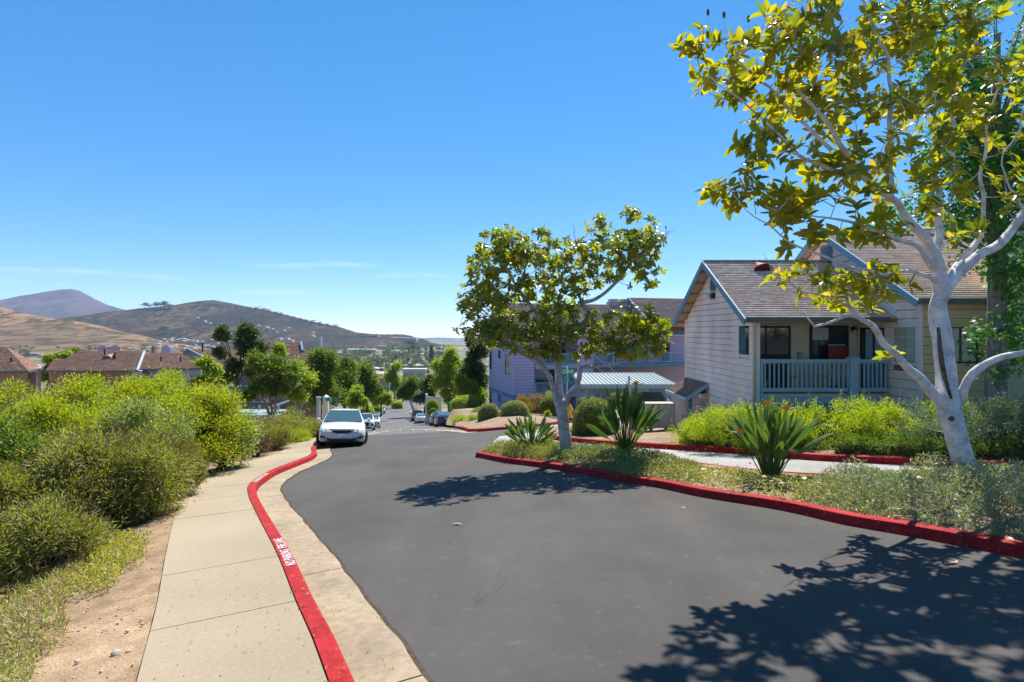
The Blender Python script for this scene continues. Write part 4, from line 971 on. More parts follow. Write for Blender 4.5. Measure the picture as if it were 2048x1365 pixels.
# lean-to meter closet against the side wall
SX, SY0, SY1 = 6.55, 21.0, 23.4
shed = thing('lean_to_shed', 'narrow plank-sided lean-to closet with a small shingle roof against the side of the pink house', 'shed', (SX, SY0, Hs(SX, SY0)))
mb = MB(); mb.box(SX + .02, HX - .03, SY0 + .02, SY1, BZ, -2.45); mb.build('wall', M_pink, shed)
npl = 9; w = (SY1 - SY0 - .14) / npl
for k in range(npl):
    mb = MB(); y = SY0 + .10 + k * w; mb.box(SX - .012 - R.uniform(0, .008), SX + .02, y + .006, y + w - .006, BZ, -2.50); mb.build('plank', M_wood, shed)
mb = MB(); mb.box(SX - .04, SX + .08, SY0 - .04, SY0 + .08, BZ, -2.48); mb.build('corner_post', M_teal, shed)
boards(shed, (SX + .08, SY0), (HX - .03, SY0), BZ, -2.3, M_pink, h=.205, joints=False)
z0s, z1s = -2.46, -1.93
shingles(shed, (SX - .18, SY1 + .15, z0s), (SX - .18, SY0 - .22, z0s), (HX - .04, SY1 + .15, z1s), (HX - .04, SY0 - .22, z1s), M_shing2, course=.11, tab=.2)
mb = MB(); mb.box(SX - .22, SX - .18, SY0 - .24, SY1 + .17, z0s - .12, z0s + .02); mb.build('fascia', M_rail, shed)
mb = MB(); mb.hexa([(SX - .22, SY0 - .26, z0s - .12), (HX - .04, SY0 - .26, z1s - .12), (HX - .04, SY0 - .22, z1s - .12), (SX - .22, SY0 - .22, z0s - .12)], [(SX - .22, SY0 - .26, z0s + .02), (HX - .04, SY0 - .26, z1s + .02), (HX - .04, SY0 - .22, z1s + .02), (SX - .22, SY0 - .22, z0s + .02)]); mb.build('fascia', M_rail, shed)
mb = MB(); mb.box(SX - .03, SX - .01, 21.75, 21.79, -3.35, -3.2); mb.build('handle', M_frame, shed)
mb = MB(); mb.lathe((HX - .35, SY0 - .34, -2.32), [(.03, 0), (.06, -.02), (.05, -.12), (.01, -.12)], 8); mb.build('spotlight', M_signw, shed)
mb = MB(); mb.box(HX - .24, HX - .12, SY0 - .06, SY0 - .02, -2.75, -2.6); mb.build('outlet_box', M_beige, shed)
# things on the patio
fold = thing('folding_chair', 'folded chair with red fabric leaning on the patio window', 'chair', (10.5, 18.4, -1.88))
for dx in (0, .5): 
    mb = MB(); mb.tube([(10.2 + dx, 18.25, -1.88), (10.3 + dx, 18.5, -.45)], .012, 6); mb.build('leg', M_signw, fold)
mb = MB(); mb.tube([(10.28, 18.48, -.46), (10.82, 18.48, -.46)], .014, 6); mb.build('top_bar', M_signw, fold)
V = []; Fc = []
for i in range(9):
    for j in range(5):
        u = i / 8; t = j / 4; V.append((10.22 + u * .62, 18.38 - .10 * math.sin(u * 3.1), -.48 - t * .42 - .14 * math.sin(u * 3.14) * (t > 0)))
for i in range(8):
    for j in range(4): a_ = i * 5 + j; Fc.append((a_, a_ + 5, a_ + 6, a_ + 1))
npmesh('seat', V, Fc, M_fabric, fold, smooth=True)
bench = thing('bistro_bench', 'curved rattan bench with looping metal back on the patio', 'bench', (9.3, 17.9, -1.88))
for zz in (-1.05, -1.12):
    mb = MB(); mb.tube([(8.75 + k * .12, 17.95 + .0 * k, zz - .03 * ((k - 5) / 5) ** 2) for k in range(11)], .015, 6); mb.build('back_rail', M_trimp, bench)
for k in range(5):
    mb = MB(); mb.tube([(8.8 + k * .22, 17.95, -1.14), (8.9 + k * .22, 17.95, -1.3), (9.02 + k * .22, 17.95, -1.4), (8.9 + k * .22, 17.95, -1.5), (8.8 + k * .22, 17.95, -1.6)][:: (1 if k % 2 else 1)], .011, 5); mb.build('back_loop', M_trimp, bench)
mb = MB(); mb.box(8.72, 9.98, 17.55, 17.98, -1.46, -1.42); mb.build('seat', M_wood, bench)
for (x, y) in ((8.76, 17.58), (9.92, 17.58), (8.76, 17.95), (9.92, 17.95)):
    mb = MB(); mb.tube([(x, y, -1.88), (x, y, -1.42 if y < 17.8 else -1.05)], .016, 6); mb.build('leg', M_trimp, bench)
bkt = thing('bucket', 'pale green round tub on the patio behind the newel post', 'tub', (10.45, 17.55, -1.88))
mb = MB(); mb.lathe((10.42, 17.6, -1.88), [(.17, 0), (.22, .34), (.24, .35), (.24, .38), (.2, .38)], 16); mb.build('tub_body', M_blind, bkt, smooth=True)
brm = thing('broom', 'blue handled broom leaning against the patio window', 'broom', (9.95, 18.2, -1.88))
mb = MB(); mb.tube([(10.2, 18.0, -1.75), (9.72, 18.45, -.55)], .014, 6); mb.build('handle', M_bbtn, brm)
mb = MB(); mb.box(10.08, 10.32, 17.95, 18.05, -1.88, -1.72); mb.build('bristles', M_bluedk, brm)
pp = thing('potted_plant', 'dark leafy potted plant behind the left end of the patio railing', 'plant', (7.85, 17.9, -1.88))
mb = MB(); mb.lathe((7.85, 17.9, -1.88), [(.14, 0), (.2, .3), (.2, .33), (.17, .33)], 14); mb.build('pot', M_brnw, pp)
PATIO_PLANT = pp
# ---------------------------------------------------------------- foliage helpers
def unit(v): return v / (np.linalg.norm(v, axis=-1, keepdims=True) + 1e-9)
def rdir(n): return unit(rng.normal(size=(n, 3)))
def leafcards(name, Pp, D, N, L, Wd, m, parent=None, fold=.18, rnd=None, world=True):
    """one bent four-cornered leaf (2 triangles) per point"""
    n = len(Pp); D = unit(D); Sd = unit(np.cross(D, N)); N = unit(np.cross(Sd, D))
    L = np.broadcast_to(L, (n,))[:, None]; Wd = np.broadcast_to(Wd, (n,))[:, None]
    a = Pp; b = Pp + D * L * .45 + Sd * Wd / 2 + N * Wd * fold; c = Pp + D * L - N * L * .08; d = Pp + D * L * .45 - Sd * Wd / 2 + N * Wd * fold
    V = np.stack([a, b, c, d], 1).reshape(-1, 3); i = np.arange(n)[:, None] * 4; Fc = np.stack([np.concatenate([i, i + 1, i + 2], 1), np.concatenate([i, i + 2, i + 3], 1)], 1).reshape(-1, 3)
    r = rng.random(n) if rnd is None else rnd
    o = npmesh(name, V, Fc, m, parent, rnd=np.repeat(r, 2), world=world); o['kind'] = 'stuff'; return o
def cluster_rnd(P_, k=.5, s=3.0):
    """leaf colour index: random plus a slow drift, so clumps differ"""
    a = .5 + .25 * (np.sin(P_[:, 0] * s + 1.3) * np.cos(P_[:, 1] * s * .8 + .4) + np.sin(P_[:, 2] * s * 1.3 + P_[:, 0] * .7))
    return np.clip(a * (1 - k) + rng.random(len(P_)) * k, 0, 1)
def in_ell(n, c, r, power=.45):
    d = rdir(n); q = rng.random(n)[:, None] ** power; return np.array(c) + d * q * np.array(r), d
def clump_pts(centers, rad_, n, shell=.45, flat=.85, gauss=.55):
    k = rng.integers(0, len(centers), n); d = rdir(n); q = 1 - shell * rng.random(n) ** 1.5
    rr_ = np.array(rad_)[k] if hasattr(rad_, '__len__') else np.full(n, rad_)
    g = rng.random(n) < gauss; gl = np.abs(rng.normal(size=n)) * .62; q = np.where(g, gl, q)
    Pp = centers[k] + d * (rr_ * q)[:, None] * np.array([1, 1, flat]); return Pp, d
def stems(name, base, targets, m, parent, r0=.02, r1=.005, n=5, bend=.3):
    mb = MB()
    for t in targets:
        b = Vector(base) + Vector((R.uniform(-.1, .1), R.uniform(-.1, .1), 0)); t = Vector(t); mid = b.lerp(t, .5) + Vector((R.uniform(-bend, bend) * .3, R.uniform(-bend, bend) * .3, (t - b).length * .12))
        mb.tube([b, mid, t], [r0, (r0 + r1) * .6, r1], n, cap=False)
    return mb.build(name, m, parent, smooth=True)
def shrub(label, base, r, nleaf, L, Wd, m, group=None, nclump=26, rc=.35, up=.5, outw=.8, name='shrub', cat='shrub', zoff=0, stem_m=None, lumps=.22, rndk=.5, core=True, shape='dome', cs=3.0, tips=None, trunk_r=.03, power=.33):
    """base: ground point, r: half extents (x,y,full height)"""
    base = Vector(base); root = thing(name, label, cat, base, group)
    c = np.array([base.x, base.y, base.z + r[2] * .5 + zoff]); e = np.array([r[0], r[1], r[2] * .5])
    cc, _ = in_ell(nclump, c, e * (1 - lumps * .6), power); cc[:, 2] = np.maximum(cc[:, 2], base.z + .12)
    rr_ = rc * (.7 + .6 * rng.random(nclump))
    cc[:, 2] -= rc * .2; cc[:, 2] = np.maximum(cc[:, 2], base.z + .05)
    Pp, d = clump_pts(cc, rr_, nleaf); keep = Pp[:, 2] > base.z + .01; Pp = Pp[keep]; d = d[keep]
    D = unit(d * outw + np.array([0, 0, up]) + rng.normal(size=Pp.shape) * .45)
    N = unit(np.array([0, 0, 1.]) + rng.normal(size=Pp.shape) * .55)
    n = len(Pp); l = L * (.65 + .7 * rng.random(n))
    leafcards('foliage', Pp, D, N, l, Wd * (.7 + .6 * rng.random(n)), m, root, rnd=cluster_rnd(Pp, rndk, cs))
    stems('stems', base, [tuple(q) for q in cc[:min(nclump, 18)]], stem_m or M_bark3, root, r0=trunk_r, r1=.006)
    if tips:
        tm, tn, tl = tips; k = rng.integers(0, nclump, tn); dd = unit(rdir(tn) + np.array([0, -.3, 1.0])); Pt = cc[k] + dd * rr_[k][:, None] * 1.0
        Pt = np.repeat(Pt, 6, 0) + rng.normal(size=(tn * 6, 3)) * .015; 
        leafcards('new_growth', Pt, unit(rdir(tn * 6) + np.array([0, 0, .8])), rdir(tn * 6), tl, tl * .4, tm, root)
    return root
def boxball(label, base, r, m, nleaf, L=.04, group=None, cat='shrub', name='clipped_shrub', squash=.0, flat_top=False):
    """sheared mound: twig core with leaves standing on its whole surface"""
    base = Vector(base); root = thing(name, label, cat, base, group); seed = R.random() * 50
    def surf(d):
        d = np.atleast_2d(d); e = np.array([r[0], r[1], r[2] * .62]); p = 3.0 if flat_top else 2.3
        q = 1 / (np.abs(d) ** p).sum(1) ** (1 / p)
        s = np.array([1 + .07 * noise.noise(Vector((x[0] * 2.3 + seed, x[1] * 2.3, x[2] * 2.3))) + .03 * noise.noise(Vector((x[0] * 7 + seed, x[1] * 7, x[2] * 7))) for x in d])
        P_ = d * q[:, None] * s[:, None] * e; P_[:, 2] += r[2] * .42; return P_
    # core
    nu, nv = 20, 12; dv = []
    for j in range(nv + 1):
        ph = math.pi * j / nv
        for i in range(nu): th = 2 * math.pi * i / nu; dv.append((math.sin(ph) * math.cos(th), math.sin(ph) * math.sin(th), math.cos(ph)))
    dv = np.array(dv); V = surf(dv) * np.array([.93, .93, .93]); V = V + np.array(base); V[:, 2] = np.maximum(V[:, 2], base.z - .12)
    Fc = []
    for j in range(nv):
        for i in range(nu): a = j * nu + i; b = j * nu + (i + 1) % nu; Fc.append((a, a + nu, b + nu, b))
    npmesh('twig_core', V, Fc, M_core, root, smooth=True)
    d = rdir(nleaf * 2); d = d[d[:, 2] > -.75][:nleaf]; Pp = surf(d) + np.array(base); k = Pp[:, 2] > base.z + .01; Pp = Pp[k]; d = d[k]
    Pp = Pp - d * (rng.random(len(d))[:, None] * .05)
    nn_ = unit(d / np.array([r[0], r[1], r[2] * .62]))
    D = unit(nn_ + rng.normal(size=Pp.shape) * .7); 
    leafcards('foliage', Pp, D, unit(nn_ + rng.normal(size=Pp.shape) * .6), L * (.7 + .6 * rng.random(len(Pp))), L * .55, m, root, rnd=cluster_rnd(Pp, .65, 4))
    return root
def limb_pts(px):  # (u,v,d,r) list -> points, radii
    return [P(*q[:3]) for q in px], [q[3] for q in px]
def smooth_path(pts, rr_, step=.12):
    A = [np.array((*p, r)) for p, r in zip(pts, rr_)]; c = catmull(A, step); return [Vector(q[:3]) for q in c], [float(max(q[3], .003)) for q in c]
def gnarl(pts, amp, s=2.2, seed=0):
    out = []
    for p in pts: out.append(p + Vector((noise.noise(p * s + Vector((seed, 0, 0))), noise.noise(p * s + Vector((0, seed + 7, 0))), noise.noise(p * s + Vector((0, 0, seed + 13))))) * amp)
    return out
def grow(nodes, targets, rng_j=.12, seg=.35):
    """join targets to the nearest node of the skeleton, returns list of paths and adds nodes"""
    NP = [np.array(n[:3]) for n in nodes]; base = NP[0]; paths = []; tips = []
    arr = np.array(NP)
    for t in sorted(targets, key=lambda q: np.min(np.linalg.norm(arr - q, axis=1))):
        A = np.array(NP); dd = np.linalg.norm(A - t, axis=1); dist0 = np.linalg.norm(A - base, axis=1)
        cost = dd * (1 + .35 * np.clip((dist0 - np.linalg.norm(t - base)) / (dd + .1), 0, 2)); i = int(np.argmin(cost)); p = NP[i]; L = dd[i]
        k = max(2, int(L / seg) + 1); pts = [p]; 
        for q in range(1, k):
            f = q / k; pts.append(p + (t - p) * f + rng.normal(size=3) * L * .05 + np.array([0, 0, -.06 * L * math.sin(f * math.pi)]))
        pts.append(t); paths.append(pts); NP += pts[1:]; tips.append(unit((pts[-1] - pts[-2])[None])[0])
        arr = np.array(NP) if len(NP) < 50 else arr
    return paths, tips
def bigleaf_mesh(var, m, curve=.2, wid=.42):
    """single unit-length leaf, 8 quads, drooping tip, folded midrib"""
    V = []; Fc = []; prof = [0, .62, .98, 1.0, .72, 0]; n = len(prof) - 1
    for i, w in enumerate(prof):
        t = i / n; z = curve * (t - t * t * 1.6); hw = wid / 2 * w
        V += [(-hw, t, z + hw * .35), (0, t, z), (hw, t, z + hw * .35)]
    for i in range(n):
        a = i * 3; Fc += [(a, a + 1, a + 4, a + 3), (a + 1, a + 2, a + 5, a + 4)]
    return np.array(V), np.array(Fc)
BLV, BLF = bigleaf_mesh(0, None)
BLV2, _ = bigleaf_mesh(0, None, curve=.05, wid=.36); BLV3, _ = bigleaf_mesh(0, None, curve=-.15, wid=.46)
def rosette_leaves(tips, dirs, nper=(6, 10), L=.17):
    """list of (pos, dir, normal, length) for leaves fanning round each shoot tip"""
    out = []
    for p, d in zip(tips, dirs):
        k = int(rng.integers(*nper)); d = unit((d + np.array([0, 0, .55]) + rng.normal(size=3) * .25)[None])[0]
        o = unit(np.cross(d, rng.normal(size=3))[None])[0]; o2 = np.cross(d, o); a0 = rng.random() * 6.28
        for i in range(k):
            a = a0 + i * 2.4; up = .15 + .75 * rng.random() - .35 * (i / k < .4); rdl = o * math.cos(a) + o2 * math.sin(a)
            D = unit((rdl + d * up + np.array([0, 0, -.12]))[None])[0]; Nn = unit((d - D * np.dot(d, D))[None])[0]
            out.append((p - d * (.015 * i) + rng.normal(size=3) * .004, D, Nn, L * (.7 + .55 * rng.random())))
    return out
def place_leaves(leaves, m, root, nsingle=300, name='leaf', center=None):
    """largest-looking ones as objects, the rest joined"""
    vs = []
    for q in leaves:
        p = q[0]; u = CX + F * p[0] / p[1]; v = CY - F * p[2] / p[1]; vis = -20 < u < 2068 and -20 < v < 1385
        vs.append((p[1] / q[3]) if vis else 1e9)
    order = np.argsort(vs); single = set(order[:nsingle].tolist())
    mes = []
    for k in range(9):
        VV = (BLV, BLV2, BLV3)[k % 3]; mes.append(npmesh('leaf', VV, BLF, m, rnd=np.full(len(BLF), (k + .5) / 9), smooth=True, link_it=False))
    V = []; rn = []; Fc = []; off = 0
    rootinv = Matrix.Translation(root.location).inverted()
    for i, (p, D, Nn, l) in enumerate(leaves):
        X = np.cross(D, Nn); X = X / (np.linalg.norm(X) + 1e-9); Zz = np.cross(X, D)
        Mx = np.stack([X, D, Zz], 1) * l
        if i in single:
            o = link(bpy.data.objects.new(name, mes[i % 9])); o.parent = root; o.matrix_parent_inverse = rootinv
            M4 = Matrix([[*Mx[0], p[0]], [*Mx[1], p[1]], [*Mx[2], p[2]], [0, 0, 0, 1]]); o.matrix_basis = M4
        else:
            VV = (BLV, BLV2, BLV3)[i % 3]; V.append(VV @ Mx.T + p); Fc.append(BLF + off); off += len(VV); rn.append(np.full(len(BLF), rng.random()))
    if V:
        o = npmesh('foliage', np.concatenate(V), np.concatenate(Fc), m, root, rnd=np.concatenate(rn), smooth=True); o['kind'] = 'stuff'

# ---------------------------------------------------------------- the two magnolias
def magnolia(label, base, trunk, limbs, clumps_, nros, m, bark=M_bark, L=.17, extra=None, twig_r=.006, bare=()):
    root = thing('magnolia_tree', label, 'tree', base); nodes = []
    p, r = limb_pts(trunk); r = [q * .92 for q in r]; p, r = smooth_path(p, r, .08); p = gnarl(p, .03, 2.5); mb = MB(); mb.tube(p, r, 18, jit=.025); tr = mb.build('trunk', bark, root, smooth=True); nodes += [tuple(q) for q in p[-6:]]
    for i, lp in enumerate(limbs):
        a, b = limb_pts(lp); b = [q * (.74 if q < .07 else .84) for q in b]; a, b = smooth_path(a, b, .1); a = gnarl(a, .05, 2.2, i); mb = MB(); mb.tube(a, b, 12 if b[0] > .04 else 8, jit=.03); mb.build('limb', bark, root, smooth=True)
        k0 = max(1, int(len(a) * (.2 if b[0] > .03 else .35))); nodes += [tuple(q) for q in a[k0::2]]
    tg = []
    tot = sum(c[4] for c in clumps_)
    for (u, v, d, rpx, w) in clumps_:
        n = int(nros * w / tot + .5); c = np.array(P(u, v, d)); rr_ = (rpx[0] / F * d, min(rpx[0], rpx[1] * 1.6) / F * d * 1.15 + .2, rpx[1] / F * d) if hasattr(rpx, '__len__') else (rpx / F * d,) * 3
        q, _ = in_ell(n, c, rr_, .5); tg += list(q)
    # spread the shoot tips
    keep = []
    for q in tg:
        if all(np.linalg.norm(q - k) > L * .5 for k in keep[-400:]): keep.append(q)
    paths, tips = grow(nodes, keep)
    mb = MB()
    for pa in paths:
        Lp = sum(np.linalg.norm(b - a) for a, b in zip(pa, pa[1:])); r0 = twig_r + .006 * min(Lp, 1.2)
        mb.tube(pa, [r0 + (.0035 - r0) * i / (len(pa) - 1) for i in range(len(pa))], 5, cap=False)
    stuff(mb.build('twigs', bark, root, smooth=True))
    for bp in bare:
        a, b = limb_pts(bp); a, b = smooth_path(a, b, .1); a = gnarl(a, .04, 5); mb = MB(); mb.tube(a, b, 6); mb.build('bare_twig', bark, root, smooth=True)
    lv = rosette_leaves([pa[-1] for pa in paths], tips, L=L)
    # some shoots part-way along the longer twigs
    ex = [pa[len(pa) // 2] for pa in paths if len(pa) > 3 and rng.random() < .6]; lv += rosette_leaves(ex, [rng.normal(size=3) for _ in ex], (2, 5), L=L)
    place_leaves(lv, m, root)
    # seed cones
    for (u, v, d) in (extra or []):
        c = P(u, v, d); mb = MB(); mb.lathe(c, [(.008, -.05), (.02, -.03), (.024, 0), (.018, .035), (.005, .055)], 8); mb.build('seed_cone', M_bark3 if v < 100 else M_blind, root, smooth=True)
        mb = MB(); mb.tube([c + Vector((0, 0, -.04)), c + Vector((.03, 0, -.3))], .005, 5); mb.build('cone_stalk', bark, root)
    return root, tr
BD = 9.0
bigm, bigtr = magnolia('large magnolia with pale scarred trunk and yellowing leaves at the right', P(1940, 975, BD),
    [(1945, 990, BD, .23), (1935, 955, BD, .185), (1921, 900, BD, .165), (1905, 850, BD, .17), (1898, 812, BD, .185), (1893, 760, BD, .155), (1886, 700, BD, .15), (1878, 645, BD, .15), (1876, 610, BD, .125), (1882, 580, BD, .108), (1886, 555, BD, .108)],
    [[(1884, 585, BD, .11), (1874, 530, BD - .05, .10), (1863, 500, BD - .1, .09), (1845, 470, BD - .2, .08), (1823, 444, BD - .3, .072), (1780, 396, BD - .5, .06), (1740, 362, BD - .6, .07), (1714, 348, BD - .7, .06)],
     [(1714, 348, BD - .7, .05), (1680, 342, BD - .8, .045), (1648, 336, BD - .9, .04), (1599, 308, BD - 1.0, .032), (1551, 259, BD - 1.1, .026), (1507, 215, BD - 1.2, .018), (1467, 190, BD - 1.3, .012), (1420, 150, BD - 1.3, .008)],
     [(1714, 348, BD - .7, .055), (1685, 290, BD - .8, .048), (1656, 250, BD - .8, .042), (1612, 198, BD - .9, .034), (1573, 132, BD - 1, .025), (1555, 75, BD - 1, .015), (1545, 30, BD - 1, .009)],
     [(1660, 300, BD - .8, .04), (1621, 255, BD - .7, .036), (1560, 198, BD - .6, .028), (1507, 154, BD - .5, .02), (1476, 123, BD - .5, .014), (1428, 57, BD - .5, .007)],
     [(1780, 396, BD - .5, .07), (1778, 300, BD - .3, .055), (1782, 200, BD - .2, .045), (1778, 140, BD - .1, .036), (1753, 66, BD, .028), (1712, -20, BD + .1, .02)],
     [(1872, 530, BD, .09), (1874, 460, BD + .2, .07), (1878, 396, BD + .3, .06), (1905, 318, BD + .4, .048), (1907, 198, BD + .5, .036), (1947, 79, BD + .6, .024), (1975, -30, BD + .7, .014)],
     [(1868, 540, BD, .07), (1840, 500, BD - .5, .055), (1802, 483, BD - .9, .045), (1757, 462, BD - 1.3, .035), (1687, 444, BD - 1.6, .022), (1620, 430, BD - 1.8, .012)],
     [(1874, 565, BD, .06), (1845, 548, BD - .3, .042), (1824, 543, BD - .5, .035), (1757, 547, BD - .9, .03), (1690, 532, BD - 1.2, .026), (1621, 505, BD - 1.4, .020), (1560, 470, BD - 1.5, .014), (1507, 431, BD - 1.6, .010), (1462, 382, BD - 1.6, .006)],
     [(1882, 600, BD, .11), (1905, 560, BD, .10), (1955, 512, BD + .1, .088), (2000, 486, BD + .2, .082), (2048, 424, BD + .3, .075), (2130, 350, BD + .4, .07), (2220, 250, BD + .5, .05)],
     [(1900, 560, BD, .08), (1930, 515, BD + .4, .07), (1962, 470, BD + .6, .055), (1968, 430, BD + .7, .045), (1966, 330, BD + .8, .036), (1975, 250, BD + .8, .028), (2000, 150, BD + .8, .018), (2030, 60, BD + .8, .01)],
     [(1895, 820, BD, .11), (1862, 786, BD - .1, .095), (1840, 760, BD - .15, .085), (1820, 742, BD - .2, .075), (1795, 715, BD - .3, .068), (1771, 688, BD - .4, .064), (1749, 654, BD - .5, .058), (1722, 640, BD - .6, .05), (1700, 615, BD - .7, .04), (1690, 600, BD - .7, .03)],
     [(1722, 640, BD - .6, .035), (1700, 635, BD - .7, .032), (1678, 637, BD - .8, .03), (1650, 646, BD - .8, .028), (1628, 653, BD - .9, .024)],
     [(1920, 800, BD, .09), (1928, 775, BD - .1, .072), (1945, 748, BD - .2, .075), (1990, 722, BD - .3, .068), (2048, 704, BD - .4, .06), (2130, 690, BD - .5, .05), (2230, 640, BD - .6, .04)],
     [(1700, 615, BD - .7, .025), (1670, 600, BD - .9, .02), (1638, 591, BD - 1, .018), (1595, 575, BD - 1.1, .013), (1560, 562, BD - 1.2, .009)]],
    [(1500, 130, BD - 1, (110, 85), 4.2), (1390, 95, BD - .9, (35, 30), .6), (1590, 60, BD - .9, (80, 60), 2.0), (1620, 190, BD - .7, (110, 100), 4.6), (1700, 120, BD, (80, 110), 2.6), (1790, 60, BD + .2, (90, 90), 4.0), (1920, 40, BD + .5, (110, 70), 4.0), (1780, 220, BD - .3, (110, 90), 3.4), (1700, 330, BD - .8, (110, 70), 3.2), (1520, 280, BD - 1, (60, 50), 1.1), (1880, 200, BD + .3, (90, 110), 3.4), (1980, 180, BD + .7, (80, 110), 2.2), (1850, 350, BD - .1, (100, 80), 2.6), (1930, 430, BD + .4, (70, 60), 1.2), (1740, 450, BD - 1.1, (110, 45), 1.5), (1600, 400, BD - 1.4, (110, 45), 2.4), (1470, 375, BD - 1.6, (50, 32), 1.0), (1620, 480, BD - 1.4, (60, 22), .4), (1720, 580, BD - .8, (75, 48), 2.1), (1600, 555, BD - 1.1, (55, 32), .9), (2060, 260, BD + .4, (60, 160), 1.4), (1760, 545, BD - .8, (40, 30), .5), (2150, 120, BD + .6, (120, 140), 3.5), (2200, 330, BD + .4, (110, 110), 2.0), (1900, -110, BD + .6, (220, 90), 6), (1650, -80, BD, (130, 70), 2.5), (1800, 765 - 60, BD - .25, (14, 10), .1)],
    730, M_magY, L=.205, bark=M_barkw, extra=[(1416, 25, BD - .5), (1448, 30, BD - .5), (1497, 38, BD - .9), (1632, 8, BD - .8), (1870, 190, BD + .1)],
    bare=[[(1568, 567, BD - 1.2, .008), (1545, 545, BD - 1.2, .007), (1535, 520, BD - 1.2, .005), (1528, 505, BD - 1.2, .003)], [(1560, 560, BD - 1.2, .006), (1552, 530, BD - 1.2, .005), (1562, 505, BD - 1.2, .003)], [(1628, 653, BD - .9, .012), (1612, 635, BD - .9, .009), (1600, 615, BD - .9, .005)], [(1512, 430, BD - 1.6, .006), (1500, 330, BD - 1.6, .005), (1497, 310, BD - 1.6, .003)], [(2048, 424, BD + .3, .02), (2005, 330, BD + .4, .014), (2040, 250, BD + .4, .01), (2070, 150, BD + .4, .006)]])
# scar and knot on its trunk (raised lip of bark round a dark hollow)
def wound(root, path, rw, rl, depth=.02):
    pts = [P(*q) for q in path]; pts, w = smooth_path(pts, rw, .05); mb = MB()
    for i in range(len(pts) - 1):
        for s0, s1 in ((-1, -.5), (-.5, 0), (0, .5), (.5, 1)):
            a, b = pts[i], pts[i + 1]
            def q(p, w_, s): return p + Vector((w_ * s, -.03 + .035 * s * s + R.uniform(-.004, .004), 0))
            mb.face([q(a, w[i], s0), q(a, w[i], s1), q(b, w[i + 1], s1), q(b, w[i + 1], s0)])
    wd = mb.build('heartwood_scar', M_wound, root)
    for s in (-1, 1):
        mb = MB(); mb.tube([p + Vector((s * (w[i] + .01), .01, 0)) for i, p in enumerate(pts)], [rl * (.7 + .5 * abs(noise.noise(p * 6))) for p in pts], 8); mb.build('bark_lip', M_barkw, root, smooth=True)
BF = BD - .14
wound(bigm, [(1876, 655, BF), (1880, 700, BF), (1888, 750, BF), (1899, 790, BF - .01), (1903, 798, BF - .01)], [.028, .042, .045, .03, .012], .028)
kc = P(1903, 838, BD - .17); mb = MB(); mb.v = []; 
ring = [kc + Vector((.072 * math.cos(a), -.01 + .02 * abs(math.cos(a)), .068 * math.sin(a))) for a in np.linspace(0, 6.2832, 15)]
mb.tube(ring, .026, 8, cap=False); mb.build('knot_ring', M_barkw, bigm, smooth=True)
mb = MB(); mb.lathe(kc, [(.06, 0), (.03, .02), (.01, .025)], 12, axis='y'); mb.build('knot_hole', M_wound, bigm)

